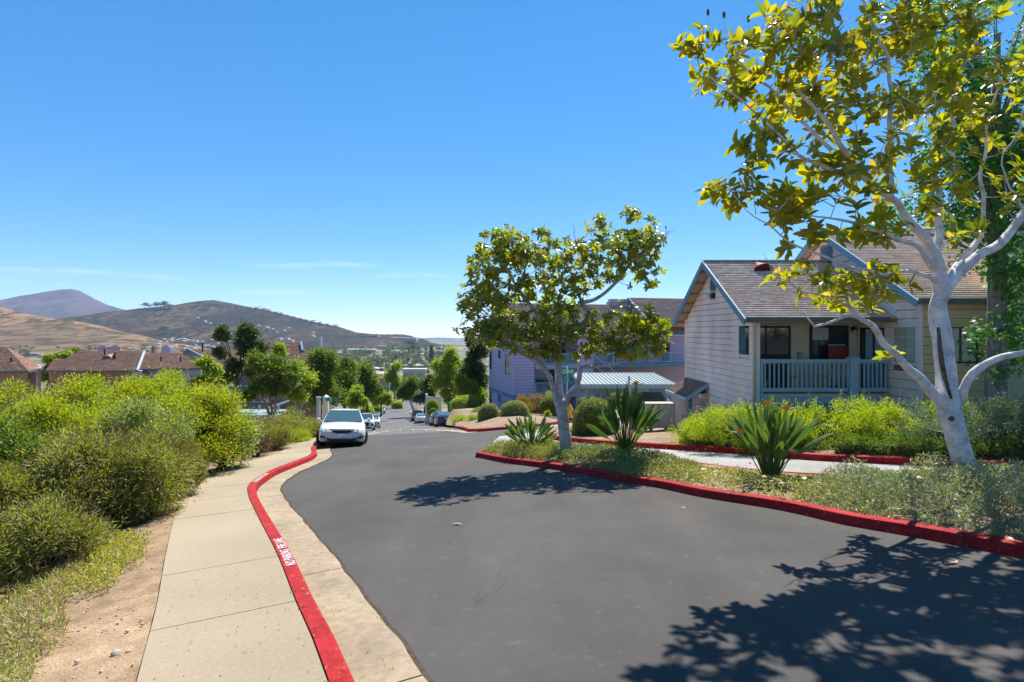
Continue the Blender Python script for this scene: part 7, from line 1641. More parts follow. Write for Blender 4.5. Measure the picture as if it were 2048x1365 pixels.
# ---------------------------------------------------------------- lavender apartment building
LC = Vector((.15, 52, 0)); la = Vector((-.30, .954, 0)).normalized(); lb_ = Vector((.954, .30, 0)).normalized()
def LB(s, t, z): p = LC + lb_ * s + la * t; return Vector((p.x, p.y, z))
lav = thing('apartment_building', 'lavender three storey apartment building with blue balconies behind the medium magnolia', 'building', LB(0, 0, Hs(.15, 52)))
def lbx(name, s0, s1, t0, t1, z0, z1, m, parent=None):
    mb = MB(); mb.hexa([LB(s0, t0, z0), LB(s1, t0, z0), LB(s1, t1, z0), LB(s0, t1, z0)], [LB(s0, t0, z1), LB(s1, t0, z1), LB(s1, t1, z1), LB(s0, t1, z1)]); return mb.build(name, m, parent or lav)
ge, gr_, gd = -.15, 2.75, 8.5
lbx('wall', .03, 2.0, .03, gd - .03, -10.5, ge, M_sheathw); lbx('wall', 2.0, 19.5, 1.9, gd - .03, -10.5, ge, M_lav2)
xy = lambda p: (p.x, p.y)
def limg(s): t = gd - s; return ge + (gr_ - ge) * min(t, gd - t) / (gd / 2) - .05
wins = [(gd - 2.3, gd - 1.05, -1.0 + .0, .2)]
def win_on(face, s0, s1, z0, z1, **k):
    p0, p1 = (LB(0, gd, 0), LB(0, 0, 0)) if face == 'L' else (LB(0, 0, 0), LB(19.5, 0, 0)); 
    if face == 'B': p0, p1 = LB(0, 1.9, 0), LB(19.5, 1.9, 0)
    return window(lav, xy(p0), xy(p1), s0, s1, z0, z1, k.get('trim', M_lav2), mull=k.get('mull', 1), tw=.12, off=.03, name=k.get('name', 'window'), glass=k.get('glass'))
LW = [(.35, 1.15, -4.0, -2.15), (3.6, 4.4, -2.75, -1.95), (5.9, 7.3, -4.15, -2.2), (5.9, 7.3, -.95, .1), (.35, 1.15, -7.9, -6.3), (3.6, 4.5, -7.0, -6.2), (5.9, 7.3, -7.9, -6.7)]
boards(lav, xy(LB(0, gd, 0)), xy(LB(0, 0, 0)), -5.9, gr_ - .1, M_lav, h=.28, lim=limg, openings=LW[:4], joints=False, thick=.035, gap=.035)
boards(lav, xy(LB(0, 0, 0)), xy(LB(2.0, 0, 0)), -5.9, ge, M_lav, h=.28, joints=False, thick=.035, gap=.035)
lbx('ground_floor_wall', -.02, .02, .0, gd, -10.5, -6.25, M_lav2); lbx('band', -.06, .03, -.06, gd, -6.25, -5.9, M_teal); lbx('band', .031, 2.0, -.06, .02, -6.25, -5.9, M_teal)
mb = MB(); mb.v = [tuple(LB(.03, 0.05, ge)), tuple(LB(.03, gd - .05, ge)), tuple(LB(.03, gd / 2, gr_ - .12)), tuple(LB(.2, 0.05, ge)), tuple(LB(.2, gd - .05, ge)), tuple(LB(.2, gd / 2, gr_ - .12))]; mb.f = [(0, 2, 1), (3, 4, 5), (0, 1, 4, 3), (1, 2, 5, 4), (2, 0, 3, 5)]; mb.m = [0] * 5; mb.r = [.5] * 5; mb.build('gable_wall', M_lav, lav)
for w_ in LW: win_on('L', *w_, mull=0 if w_[1] - w_[0] < 1 else 1)
lbx('corner_trim', -.06, .10, -.06, .03, -5.9, ge, M_lav2)
M_shing3 = leafmat('sun_bleached_shingle', [(.25, .17, .14), (.33, .23, .19), (.28, .19, .16), (.37, .27, .22)], trans=0, rough=.95, spec=.1)
shingles(lav, LB(-.5, -.5, ge - .25), LB(19.5, -.5, ge - .25), LB(-.5, gd / 2, gr_), LB(19.5, gd / 2, gr_), M_shing3, course=.22, tab=.7)
shingles(lav, LB(19.5, gd + .5, ge - .25), LB(-.5, gd + .5, ge - .25), LB(19.5, gd / 2, gr_), LB(-.5, gd / 2, gr_), M_shing3, course=.5, tab=2)
for t0 in (-.5, gd + .5): prism(lav, 'rake_board', LB(-.52, t0, ge - .36), LB(-.52, gd / 2, gr_ - .12), .05, .26, M_teal)
prism(lav, 'gutter', LB(-.5, -.55, ge - .30), LB(19.5, -.55, ge - .30), .12, .16, M_rail)
# balconies: recessed bays with floors, rails and dark openings
M_recess = mat('shaded_stucco', (.30, .28, .36), rough=.9)
for (s0, s1) in ((2.1, 6.3), (8.0, 19.3)):
    for zf_ in (-3.17, -5.85):
        if s0 > 7 and zf_ < -4: continue
        lbx('balcony_floor', s0, s1, -.05, 1.9, zf_ - .38, zf_, M_teal if s0 > 7 else M_rail)
        r_ = lbx('railing', s0, s1, -.05, .03, zf_ + .98, zf_ + 1.05, M_rail)
        lbx('bottom_rail', s0, s1, -.04, .02, zf_ + .06, zf_ + .14, M_rail, r_)
        n = int((s1 - s0) / .16)
        for k in range(n + 1):
            c = s0 + (s1 - s0) * k / n; lbx('baluster', c - .025, c + .025, -.03, .01, zf_ + .14, zf_ + .98, M_rail, r_)
        for c in np.arange(s0, s1 + .1, 2.1): lbx('rail_post', c - .06, c + .06, -.07, .05, zf_, zf_ + 1.08, M_rail, r_)
for (s, zf_) in ((3.9, -5.85), (3.9, -3.17), (16.6, -3.17), (16.6, -5.95), (10.5, -3.17), (12.5, -5.95)):
    lbx('door', s, s + .95, 1.84, 1.9, zf_, zf_ + 2.05, M_navy); lbx('door_trim', s - .1, s + 1.05, 1.86, 1.895, zf_, zf_ + 2.15, M_mauve)
win_on('B', 14.2, 15.4, -5.0, -4.1, trim=M_cream, glass=M_glassb); win_on('B', 5.0, 6.0, -2.3, -1.1, trim=M_lav2); win_on('B', 13.0, 14.3, -2.3, -1.1, trim=M_lav2)
lbx('mauve_wall', 6.3, 19.4, 1.70, 1.88, -10.5, -3.55, M_mauve); lbx('mauve_wall', 6.3, 8.0, -.02, 1.7, -10.5, ge, M_lav)
pot = thing('potted_palm', 'green potted plant on the lower lavender balcony left of the magnolia trunk', 'plant', LB(2.9, .7, -5.85)); mb = MB(); mb.lathe(LB(2.9, .7, -5.85), [(.18, 0), (.25, .45), (.2, .46)], 10); mb.build('pot', M_brnw, pot)
c_ = np.array(LB(2.9, .7, -5.2)); Pp = c_ + rng.normal(size=(300, 3)) * .05; leafcards('foliage', Pp, unit(rdir(300) + np.array([0, 0, 1.0])), rdir(300), .75, .06, M_treel, pot)
# roof vent, chimney, raised cross gable on the right
q = LB(4.6, 2.2, 0); dome_vent(lav, LB(4.6, 2.4, ge - .2 + (gr_ - ge) * (2.9 / 4.75) + .06), (-la * .5 + Vector((0, 0, .87))), (la * .87 + Vector((0, 0, .5))), r=.55)
ch = lbx('chimney', 12.0, 14.3, 4.0, 5.2, 1.5, 3.05, M_mauve)
for s in (12.1, 13.3):
    lbx('chimney_cap', s, s + .75, 4.1, 5.1, 3.05, 3.12, M_metal, ch); lbx('spark_guard', s + .05, s + .7, 4.15, 5.05, 3.12, 3.3, M_bld3, ch); lbx('chimney_lid', s - .02, s + .77, 4.08, 5.12, 3.3, 3.34, M_metal, ch)
gs = 14.3
def lg(s): t = gd - .6 - s; return 3.35 - abs(t - 3.9) * .62 
boards(lav, xy(LB(gs, gd - .6, 0)), xy(LB(gs, -.4, 0)), -.6, 3.2, M_lav, h=.28, lim=lg, joints=False, thick=.035)
shingles(lav, LB(gs - .4, -1.0, .45), LB(22, -1.0, .45), LB(gs - .4, 3.9, 3.5), LB(22, 3.9, 3.5), M_shing3, course=.25, tab=.7)
shingles(lav, LB(22, 8.6, .45), LB(gs - .4, 8.6, .45), LB(22, 3.9, 3.5), LB(gs - .4, 3.9, 3.5), M_shing3, course=.5, tab=2)
prism(lav, 'rake_board', LB(gs - .42, -1.0, .35), LB(gs - .42, 3.9, 3.4), .05, .26, M_rail); prism(lav, 'rake_board', LB(gs - .42, 8.6, .35), LB(gs - .42, 3.9, 3.4), .05, .26, M_rail)
lbx('louvre', gs - .08, gs - .03, 3.6, 4.2, 2.2, 2.9, M_teal)
# stair from the ground to the walkway
st_ = lbx('stair_landing', 8.6, 13.2, -2.2, -.6, -4.95, -4.8, M_rail)
for k in range(26): lbx('baluster', 8.7 + k * .18, 8.74 + k * .18, -2.18, -2.14, -4.8, -4.0, M_rail, st_)
lbx('handrail', 8.6, 13.2, -2.2, -2.12, -4.0, -3.92, M_rail, st_)
for s in (8.8, 9.9, 11.4, 13.1): lbx('stair_post', s, s + .14, -2.24, -2.1, -8.8, -3.8, M_rail, st_)
for dz in (0, .95): prism(lav, 'stair_rail', LB(9.9, -1.0, -4.9 + dz), LB(7.8, -.3, -3.2 + dz), .07, .12, M_rail); prism(lav, 'stair_rail', LB(8.6, -2.2, -4.9 + dz), LB(6.6, -1.8, -7.6 + dz), .07, .12, M_rail)

# ---------------------------------------------------------------- brown roofed houses on the left
def px3(u, v, d): return P(u, v, d)
def slab_roof(root, pts, m, name='roof_slope', th=.12, course=.3, tab=.9): # e0,e1,r0,r1
    shingles(root, *pts, m, course=course, tab=tab, name=name)
def wallbox(root, u0, u1, v0, v1, d, depth, m, name='wall'):
    a = P(u0, v0, d); b = P(u1, v1, d); k = (u0 + u1) / 2; sx = (k - CX) / F * depth if u1 < 500 else 0; mb = MB(); mb.hexa([(a.x, d, b.z), (b.x, d, b.z), (b.x + sx, d + depth, b.z), (a.x + sx, d + depth, b.z)], [(a.x, d, a.z), (b.x, d, a.z), (b.x + sx, d + depth, a.z), (a.x + sx, d + depth, a.z)]); return mb.build(name, m, root)
def trimbar(root, name, a, b, m, w=.08, h=.22): return prism(root, name, a, b, w, h, m)
def pipe(root, u, v, d, h=.5):
    p = P(u, v, d); mb = MB(); mb.tube([p + Vector((0, 0, -.3)), p + Vector((0, 0, h))], .09, 6); mb.build('vent_pipe', M_frame, root)
# A far left
hA = thing('house', 'brown hip roofed house cut off by the left edge of the picture', 'house', P(40, 760, 58))
wallbox(hA, -120, 55, 742, 830, 58, 8, M_brnw); wallbox(hA, 52, 82, 737, 830, 60.5, 6, M_lav2 if False else M_mauve)
slab_roof(hA, (P(-160, 745, 57), P(57, 743, 57), P(-100, 690, 64), P(12, 694, 64)), M_shing2); slab_roof(hA, (P(57, 743, 57), P(86, 737, 62.5), P(12, 694, 64), P(14, 694, 64.5)), M_shing2)
trimbar(hA, 'gutter', P(-160, 746, 56.9), P(57, 744, 56.9), M_gutter); trimbar(hA, 'gutter', P(57, 744, 56.9), P(86, 738, 62.4), M_gutter); wallbox(hA, 72, 76, 737, 800, 60.4, .1, M_trimp, 'trim_board')
for (u, v) in ((22, 722), (38, 730), (22, 735)): pipe(hA, u, v, 59.5, .35)
# B
hB = thing('house', 'long brown roofed house with half round vent in front of the tan hill', 'house', P(190, 770, 68))
wallbox(hB, 98, 282, 742, 820, 68, 8, M_brnw); slab_roof(hB, (P(90, 742, 67), P(275, 742, 67), P(158, 702, 74), P(289, 702, 74)), M_shing2); slab_roof(hB, (P(90, 742, 67), P(150, 742, 67), P(108, 719, 71), P(158, 719, 71)), M_shing2)
trimbar(hB, 'gutter', P(90, 743, 66.9), P(276, 743, 66.9), M_gutter); trimbar(hB, 'rake_board', P(275, 741, 66.9), P(289, 703, 73.9), M_metal, .25, .15)
dome_vent(hB, P(214, 717, 71.2), Vector((0, -.45, .9)), Vector((0, .9, .45)), r=.55, m=M_brnw)
for (u, v) in ((209, 706), (230, 714), (227, 719), (151, 738)): pipe(hB, u, v, 71, .5)
chB = wallbox(hB, 195, 240, 693, 712, 77, 1.5, M_mauve, 'chimney')
for u in (199, 226): wallbox(chB, u, u + 11, 689, 693, 77, 1, M_bld3, 'chimney_cap')
wallbox(hB, 265, 285, 742, 830, 67.6, 1, M_lav, 'side_wall')
# C
hC = thing('house', 'brown roofed house with a pale lavender end wall and a railed balcony', 'house', P(340, 770, 70))
wallbox(hC, 262, 402, 739, 830, 70, 7, M_lav2); slab_roof(hC, (P(276, 739, 69), P(406, 737, 69), P(288, 707, 76), P(374, 706, 76)), M_shing2); trimbar(hC, 'gutter', P(276, 740, 68.9), P(406, 738, 68.9), M_gutter)
for (u, v) in ((322, 718), (361, 719), (371, 731)): pipe(hC, u, v, 72, .3)
chC = wallbox(hC, 323, 338, 692, 712, 78, 1.4, M_mauve, 'chimney'); wallbox(chC, 338, 348, 694, 712, 78.3, 1, M_trimp, 'chimney'); wallbox(chC, 327, 336, 689, 692, 78, 1, M_bld3, 'chimney_cap')
def rail_run(root, u0, u1, v0, v1, d, h=1.0, step=.2, m=M_bluedk):
    a = P(u0, v0, d); b = P(u1, v1, d); mb = MB(); mb.bar(a, b, .08, .08); r_ = mb.build('railing', M_rail, root); dn = Vector((0, 0, -h)); mb = MB(); mb.bar(a + dn, b + dn, .08, .1); mb.build('bottom_rail', M_rail, r_)
    L = (b - a).length; n = int(L / step)
    for k in range(n + 1): p = a.lerp(b, k / n); mb = MB(); mb.box(p.x - .03, p.x + .03, p.y - .02, p.y + .02, p.z - h, p.z); mb.build('baluster', m, r_)
rail_run(hC, 352, 408, 762, 761, 68.2); mb = MB(); a = P(352, 780, 68.2); b = P(412, 790, 68.2); mb.box(a.x, b.x, 68.1, 70, b.z, a.z); mb.build('balcony_deck', M_bluedk, hC)
wallbox(hC, 404, 412, 740, 762, 69.9, .1, M_navy, 'door')
# D dark gable
hD = thing('house', 'house with a dark trimmed gable and long upper walkway behind the left trees', 'house', P(420, 780, 62))
wallbox(hD, 405, 640, 742, 800, 66, 6, M_mauve); wallbox(hD, 400, 640, 790, 850, 66.5, 5, M_brnw)
slab_roof(hD, (P(443, 734, 60), P(560, 734, 60), P(378, 699, 67), P(560, 699, 67)), M_shing2)
mb = MB(); mb.face([P(370, 708, 66), P(378, 701, 66), P(440, 733, 61), P(440, 745, 61), P(405, 742, 64)]); mb.build('gable_wall', M_brnw, hD)
trimbar(hD, 'rake_board', P(376, 700, 66), P(444, 736, 60), M_bluedk, .25, .35); trimbar(hD, 'rake_board', P(368, 708, 66), P(378, 700, 66), M_bluedk, .25, .35)
for (u, v) in ((405, 698), (425, 708)): pipe(hD, u, v, 63, .7)
mb = MB(); a = P(412, 775, 63); b = P(642, 782, 63); mb.box(a.x, b.x, 62.8, 66, b.z, a.z); mb.build('walkway', M_bluedk, hD); rail_run(hD, 440, 640, 757, 757, 62.9, step=.24)
rail_run(hD, 480, 542, 804, 804, 60, step=.24)
for u in (412, 462, 512, 560, 600, 638): wallbox(hD, u - 2, u + 2, 782, 850, 62.9, .25, M_bluedk, 'post')
for (u, w) in ((430, 9), (500, 10), (590, 9), (618, 9)): wallbox(hD, u, u + w, 745, 775, 65.92, .06, M_navy, 'door')
for (u, w) in ((520, 18), (570, 14)): wallbox(hD, u, u + w, 795, 815, 66.4, .06, M_glass, 'window')
for k in range(13): 
    a = P(536 + k * 4.6, 815 - k * 1.6, 57 - 0 * k); mb = MB(); mb.box(a.x, a.x + .3, 56.4, 57.6, a.z - .06, a.z); mb.build('stair_tread', M_metal, hD)
for dz in (0, .95): 
    o_ = Vector((0, 0, dz)); trimbar(hD, 'stair_rail', P(528, 822, 56.3) + o_, P(600, 795, 56.3) + o_, M_rail, .08, .14)
# E
hE = thing('house', 'tall brown roofed house with paired chimneys behind the left trees', 'house', P(580, 760, 80))
slab_roof(hE, (P(525, 733, 79), P(642, 733, 79), P(535, 684, 88), P(602, 684, 88)), M_shing2); slab_roof(hE, (P(595, 733, 79.2), P(650, 733, 79.2), P(603, 701, 85), P(626, 701, 85)), M_shing2)
wallbox(hE, 528, 640, 734, 800, 80, 6, M_brnw); trimbar(hE, 'rake_board', P(602, 684, 87), P(605, 702, 84), M_bluedk, .3, .3)
chE = wallbox(hE, 546, 583, 680, 690, 90, 1.5, M_mauve, 'chimney')
for u in (552, 567): wallbox(chE, u, u + 9, 676, 680, 90, 1, M_bld3, 'chimney_cap')
hF = thing('house', 'small house with a brown hip roof among the trees beyond the end of the road', 'house', P(765, 780, 190)); wallbox(hF, 756, 778, 757, 795, 190, 10, M_mauve); slab_roof(hF, (P(752, 758, 188), P(780, 757, 188), P(758, 748, 196), P(778, 748, 196)), M_shing2, course=1, tab=4)
wallbox(hF, 760, 790, 775, 782, 187, 1, M_bluedk, 'balcony')
pf = thing('pool_fence', 'pale blue fence at the far end of the road behind the trees', 'fence', P(760, 812, 185))
for k in range(16): u = 748 + k * 3; wallbox(pf, u, u + 1, 795, 810, 186, .1, M_rail, 'picket')
wallbox(pf, 746, 798, 795, 796, 186, .12, M_rail, 'rail')

# ---------------------------------------------------------------- trees of the middle distance
def ptree(label, u, d, base_v, clumps_, m, n, L, Wd=None, trunk_r=.16, bark=M_bark3, grp='trees along the road', multi=1, lean=0, rs=.5, name='tree', nsub=6, up=.15):
    x, y = Pxy(u, d); bz = (CY - base_v) / F * d; base = Vector((x, y, bz)); root = thing(name, label, 'tree', base, grp); cc = []; rr_ = []
    for (cu, cv, ru, rv) in clumps_:
        c = np.array(P(cu, cv, d)); e = np.array([ru / F * d, min(ru, rv) / F * d, rv / F * d])
        q, _ = in_ell(nsub, c, e * .75, .4); cc += list(q); rr_ += [max(min(e) * rs * 1.25 * R.uniform(.7, 1.3), .15) for _ in range(nsub)]
    cc = np.array(cc); Pp, dd = clump_pts(cc, rr_, int(n * 1.25), shell=.6, gauss=.8); D = unit(dd * .8 + np.array([0, 0, up]) + rng.normal(size=Pp.shape) * .6)
    leafcards('foliage', Pp, D, unit(dd * .5 + rng.normal(size=Pp.shape) * .6 + np.array([0, 0, .4])), L * 1.25 * (.6 + .8 * rng.random(len(Pp))), Wd or L * .7, m, root, rnd=cluster_rnd(Pp, .75, 1.6))
    cz = cc[:, 2].mean(); cm = Vector(cc.mean(0)); mb = MB(); forks = []
    for k in range(multi):
        top = Vector((cm.x + (k - (multi - 1) / 2) * .7, cm.y, bz + (cz - bz) * .75)); b0 = base + Vector(((k - (multi - 1) / 2) * .15, 0, -.4)); mid = b0.lerp(top, .5) + Vector((R.uniform(-.15, .15), 0, 0)); mb.tube([b0, mid, top], [trunk_r, trunk_r * .8, trunk_r * .55], 8); forks.append(top)
    mb.build('trunk', bark, root, smooth=True); mb = MB()
    for c in cc[::2]:
        f = min(forks, key=lambda q: (q - Vector(c)).length); s_ = f.lerp(base, R.uniform(0, .4)); mb.tube([s_, s_.lerp(Vector(c), .5) + Vector((0, 0, .15)), Vector(c)], [trunk_r * .4, trunk_r * .25, .02], 5, cap=False)
    mb.build('branches', bark, root, smooth=True); return root
ptree('tall slender dark tree with bare upper gaps in front of the left walkway', 465, 43, 838, [(446, 668, 15, 20), (492, 662, 24, 22), (484, 690, 24, 20), (440, 708, 14, 12), (512, 705, 22, 26), (468, 735, 28, 22), (505, 740, 26, 22), (450, 752, 14, 14)], M_treed, 15000, .17, trunk_r=.15, grp='trees in front of the left houses')
ptree('small yellow green tree left of the tall slender one', 425, 36, 845, [(410, 728, 13, 14), (428, 745, 16, 16), (405, 765, 16, 14), (430, 785, 20, 18), (440, 805, 16, 10)], M_treel, 8000, .13, trunk_r=.07, grp='trees in front of the left houses')
ptree('multi stemmed tree with reddish trunks in front of the stairs', 546, 40, 825, [(510, 725, 26, 20), (545, 735, 26, 24), (520, 770, 30, 22), (560, 775, 30, 22), (580, 745, 20, 20), (500, 790, 20, 12)], M_tree, 15000, .15, trunk_r=.11, bark=M_bark4, multi=3, grp='trees in front of the left houses')
ptree('light leafed tree with a thin top above the multi stemmed one', 585, 44, 835, [(560, 700, 12, 14), (590, 735, 20, 22), (608, 760, 22, 26), (590, 785, 24, 20)], M_treel, 10000, .15, trunk_r=.10, grp='trees in front of the left houses')
ptree('tall dense rounded tree right of the left houses', 640, 50, 850, [(645, 722, 28, 24), (635, 750, 34, 28), (652, 780, 30, 26), (630, 790, 30, 24), (655, 735, 22, 26), (612, 775, 14, 24)], M_tree, 24000, .15, trunk_r=.2)
ptree('second dense tree touching the tall rounded one', 690, 57, 850, [(690, 735, 20, 20), (695, 760, 24, 26), (680, 790, 24, 24), (700, 795, 20, 20), (672, 755, 14, 24)], M_tree, 17000, .17, trunk_r=.18)
ptree('small pale green tree above the second parked SUV', 710, 48, 846, [(712, 785, 14, 14), (706, 805, 16, 14), (722, 802, 12, 14)], M_treel, 7000, .12, trunk_r=.07)
ptree('rounded tree over the middle of the left kerb', 735, 72, 838, [(725, 742, 20, 22), (735, 770, 22, 24), (748, 785, 20, 18), (728, 795, 20, 16)], M_tree, 14000, .2, trunk_r=.2)
ptree('bright rounded street tree at the end of the left row of cars', 762, 100, 828, [(762, 790, 18, 16), (750, 798, 16, 12), (772, 796, 14, 12)], M_treel, 8000, .24, trunk_r=.16)
ptree('pale trunked tree over the right side of the road near its end', 829, 112, 820, [(818, 775, 18, 18), (832, 765, 18, 18), (825, 788, 20, 14), (800, 785, 10, 14)], M_tree, 9000, .28, trunk_r=.3, bark=M_bark, grp='trees right of the road')
ptree('dark broad tree behind the dark red van', 848, 106, 828, [(850, 770, 20, 22), (862, 785, 16, 18), (845, 795, 22, 12), (866, 760, 12, 14)], M_treed, 9000, .28, trunk_r=.28, grp='trees right of the road')
ptree('bright green upright tree beyond the end of the road', 788, 185, 800, [(788, 735, 12, 14), (784, 755, 14, 14), (795, 762, 12, 14), (790, 775, 14, 10)], M_treel, 6000, .45, trunk_r=.3, grp='trees beyond the end of the road')
ptree('grey green low tree beside the bright upright one', 806, 190, 802, [(806, 780, 10, 10), (815, 770, 10, 12), (800, 790, 10, 8)], M_tree, 3500, .5, trunk_r=.3, grp='trees beyond the end of the road')
ptree('light green airy tree above the white entrance wall', 900, 80, 830, [(905, 712, 18, 16), (885, 735, 22, 22), (915, 740, 22, 26), (880, 765, 20, 22), (910, 775, 24, 20), (895, 795, 20, 14), (928, 775, 14, 20)], M_treel, 20000, .2, trunk_r=.14, multi=3, grp='trees right of the road')
ptree('dark blue green tall tree against the lavender wall', 950, 62, 815, [(945, 680, 18, 22), (955, 700, 20, 26), (950, 735, 24, 26), (958, 765, 20, 22), (962, 790, 14, 14), (930, 745, 12, 20)], M_treed, 22000, .17, trunk_r=.18, grp='trees right of the road')
ptree('mid green tree filling the gap between the airy and the dark tree', 938, 60, 815, [(935, 780, 20, 18), (955, 790, 16, 14), (925, 760, 12, 16)], M_treel, 8000, .17, trunk_r=.1, grp='trees right of the road')
ptree('bright green tree in the gap between the two leftmost roofs', 88, 85, 790, [(92, 740, 10, 16), (100, 720, 12, 12), (82, 755, 10, 12), (130, 712, 18, 8)], M_treel, 7000, .3, trunk_r=.2, grp='trees behind the left houses')
ptree('green treetop behind the ridge of the long brown roof', 140, 120, 760, [(135, 712, 18, 8), (148, 707, 12, 8), (118, 716, 12, 8)], M_tree, 5000, .4, trunk_r=.2, grp='trees behind the left houses')
def phedge(label, u0, u1, v0, v1, d, m, n, L):
    x0, x1 = Pxy(u0, d)[0], Pxy(u1, d)[0]; zb = (CY - v1) / F * d; zt_ = (CY - v0) / F * d
    return boxball(label, ((x0 + x1) / 2, d, zb), ((x1 - x0) / 2, 1.2, zt_ - zb), m, n, L, 'clipped hedges along the far road', flat_top=True)
phedge('clipped green hedge beside the parked SUVs on the left', 722, 746, 814, 836, 84, M_boxy, 6000, .13)
phedge('low yellow green hedge above the far parked cars', 745, 764, 812, 824, 120, M_boxy, 3000, .2)
phedge('low yellow green hedge at the bend at the end of the road', 784, 805, 805, 817, 150, M_boxy, 3000, .25)

# ---------------------------------------------------------------- valley: buildings, trees, tower
from mathutils.bvhtree import BVHTree
bv = []
for o in [q for q in bpy.data.objects if q.type == 'MESH' and q.name in ('ground', 'brush_hill', 'tan_hill', 'distant_mountain')]:
    bv.append(BVHTree.FromPolygons([tuple(v.co) for v in o.data.vertices], [tuple(p.vertices) for p in o.data.polygons]))
def cast(u, v):
    d = Vector(((u - CX) / F, 1, (CY - v) / F)).normalized(); best = None
    for b in bv:
        h = b.ray_cast(Vector((0, 0, 0)) + d * 150, d)
        if h[0] is not None and (best is None or h[3] < best[3]): best = h
    return best[0] if best else None
def far_house(label, u, v, wpx, hpx, m, roof, grp, name='house', cat='house', flat=False):
    p = cast(u, v); 
    if p is None: return
    d = p.y; w = wpx / F * d; h = hpx / F * d; root = thing(name, label, cat, p, grp); dp = max(8, w * .4)
    mb = MB(); mb.box(p.x - w / 2, p.x + w / 2, p.y, p.y + dp, p.z - 3, p.z + h * (.62 if not flat else .8)); wl = mb.build('wall', m, root)
    mb = MB(); z = p.z + h * (.62 if not flat else .8); e = w * .04
    if flat: mb.box(p.x - w / 2 - e, p.x + w / 2 + e, p.y - 1, p.y + dp + 1, z, z + h * .2)
    else: mb.v = [(p.x - w / 2 - e, p.y - 1, z), (p.x + w / 2 + e, p.y - 1, z), (p.x + w / 2 + e, p.y + dp + 1, z), (p.x - w / 2 - e, p.y + dp + 1, z), (p.x - w / 2 + w * .1, p.y + dp / 2, z + h * .38), (p.x + w / 2 - w * .1, p.y + dp / 2, z + h * .38)]; mb.f = [(0, 1, 5, 4), (2, 3, 4, 5), (1, 2, 5), (3, 0, 4), (3, 2, 1, 0)]; mb.m = [0] * 5; mb.r = [.5] * 5
    mb.build('roof', roof, root)
    if wpx > 14:
        for k in range(int(wpx / 6)):
            x = p.x - w / 2 + (k + .5) * w / int(wpx / 6); m2 = MB(); m2.box(x - w * .02, x + w * .02, p.y - .15, p.y + .1, p.z + h * .15, p.z + h * .45); m2.build('window', M_glass, root)
    return root
for (u, v, w, h, m, r_, l, fl_) in [(856, 733, 0, 0, None, None, '', 0), (828, 755, 44, 17, M_bld2, M_bld, 'cream building with a flat roof above the trees at the end of the road', True), (840, 737, 24, 9, M_bld, M_bld, 'small white hipped house above the cream flat roofed building', False), (757, 754, 22, 10, M_bld, M_bld3, 'white and blue mobile home above the small brown roof', False), (716, 733, 22, 6, M_bld, M_bld, 'long white mobile home between the round tree and the cypresses', False), (754, 741, 26, 6, M_bld, M_bld, 'white mobile home behind the round street tree', False), (740, 735, 16, 5, M_bld, M_bld, 'narrow white mobile home left of the palms', False), (790, 732, 20, 5, M_bld, M_bld, 'white roofed mobile home below the eucalyptus trees', False), (812, 735, 16, 6, M_bld, M_bld, 'white mobile home right of the bright upright tree', False), (862, 735, 18, 7, M_car_g, M_bld3, 'blue grey roofed house below the tall cypress', False), (715, 706, 62, 7, M_bld3, M_bld, 'long low white warehouse below the hill', True), (772, 700, 34, 8, M_bld2, M_bld, 'pale office building with dark windows above the warehouse', True), (788, 712, 46, 7, M_bld2, M_bld3, 'tan and grey flat building below the mesa', True), (684, 712, 22, 6, M_bld, M_bld, 'small white building left of the warehouse', True), (848, 712, 14, 5, M_bld, M_bld, 'white roof beside the tall cypress', False), (95, 716, 36, 6, M_bld, M_bld, 'white low building left of the long brown roof', True), (62, 712, 24, 5, M_bld3, M_bld, 'pale shed in the left gap between the roofs', True), (846, 722, 10, 4, M_bld, M_bld, 'tiny white roof left of the tall cypress', False)]:
    if w: far_house(l, u, v, w, h, m, r_, 'buildings in the valley', flat=fl_)
hk = 0
for i in range(54):
    if i < 40: u = R.uniform(318, 440); v = 683 + (u - 320) * .07 + R.uniform(-9, 14)
    elif i < 50: u = R.uniform(500, 640); v = 652 + (u - 500) * .12 + R.uniform(-5, 8)
    else: u = R.uniform(385, 420); v = 628 + (u - 385) * .6 + R.uniform(-4, 4)
    far_house('tiny pale house in the hillside estate across the valley', u, v, R.uniform(3, 6.5), R.uniform(1.8, 3), R.choice([M_bld, M_bld2, M_bld3]), R.choice([M_bld, M_bld2, M_shing2 if False else M_bld3]), 'tiny houses of the hillside estate')
tw_ = cast(641, 699); tw_ = tw_ or P(641, 699, 1500); s_ = tw_.y / F
tower = thing('tower', 'slender pale grey tower standing at the foot of the hill', 'tower', tw_); mb = MB(); mb.box(tw_.x - 2.2 * s_, tw_.x + 2.2 * s_, tw_.y, tw_.y + 4 * s_, tw_.z - 3, tw_.z + 24 * s_); mb.build('shaft', M_bld3, tower); mb = MB(); mb.box(tw_.x - 1.2 * s_, tw_.x + 1.8 * s_, tw_.y + s_, tw_.y + 3 * s_, tw_.z + 24 * s_, tw_.z + 26 * s_); mb.build('top_cap', M_bld, tower)
for (u, v, w, h, l) in [(806, 677, 52, 4.5, 'upper tan terrace wall on the mesa at the end of the hill'), (812, 682, 40, 4, 'lower brown terrace wall on the mesa'), (735, 672, 40, 4, 'tan terrace block left of the mesa walls')]:
    p = cast(u, v + 3)
    if p: s_ = p.y / F; o_ = thing('terrace', l, 'terrace', p); mb = MB(); mb.box(p.x - w / 2 * s_, p.x + w / 2 * s_, p.y, p.y + 60, p.z - 2, p.z + h * s_); mb.build('terrace_wall', M_bld2 if 'upper' in l else M_brnw, o_)
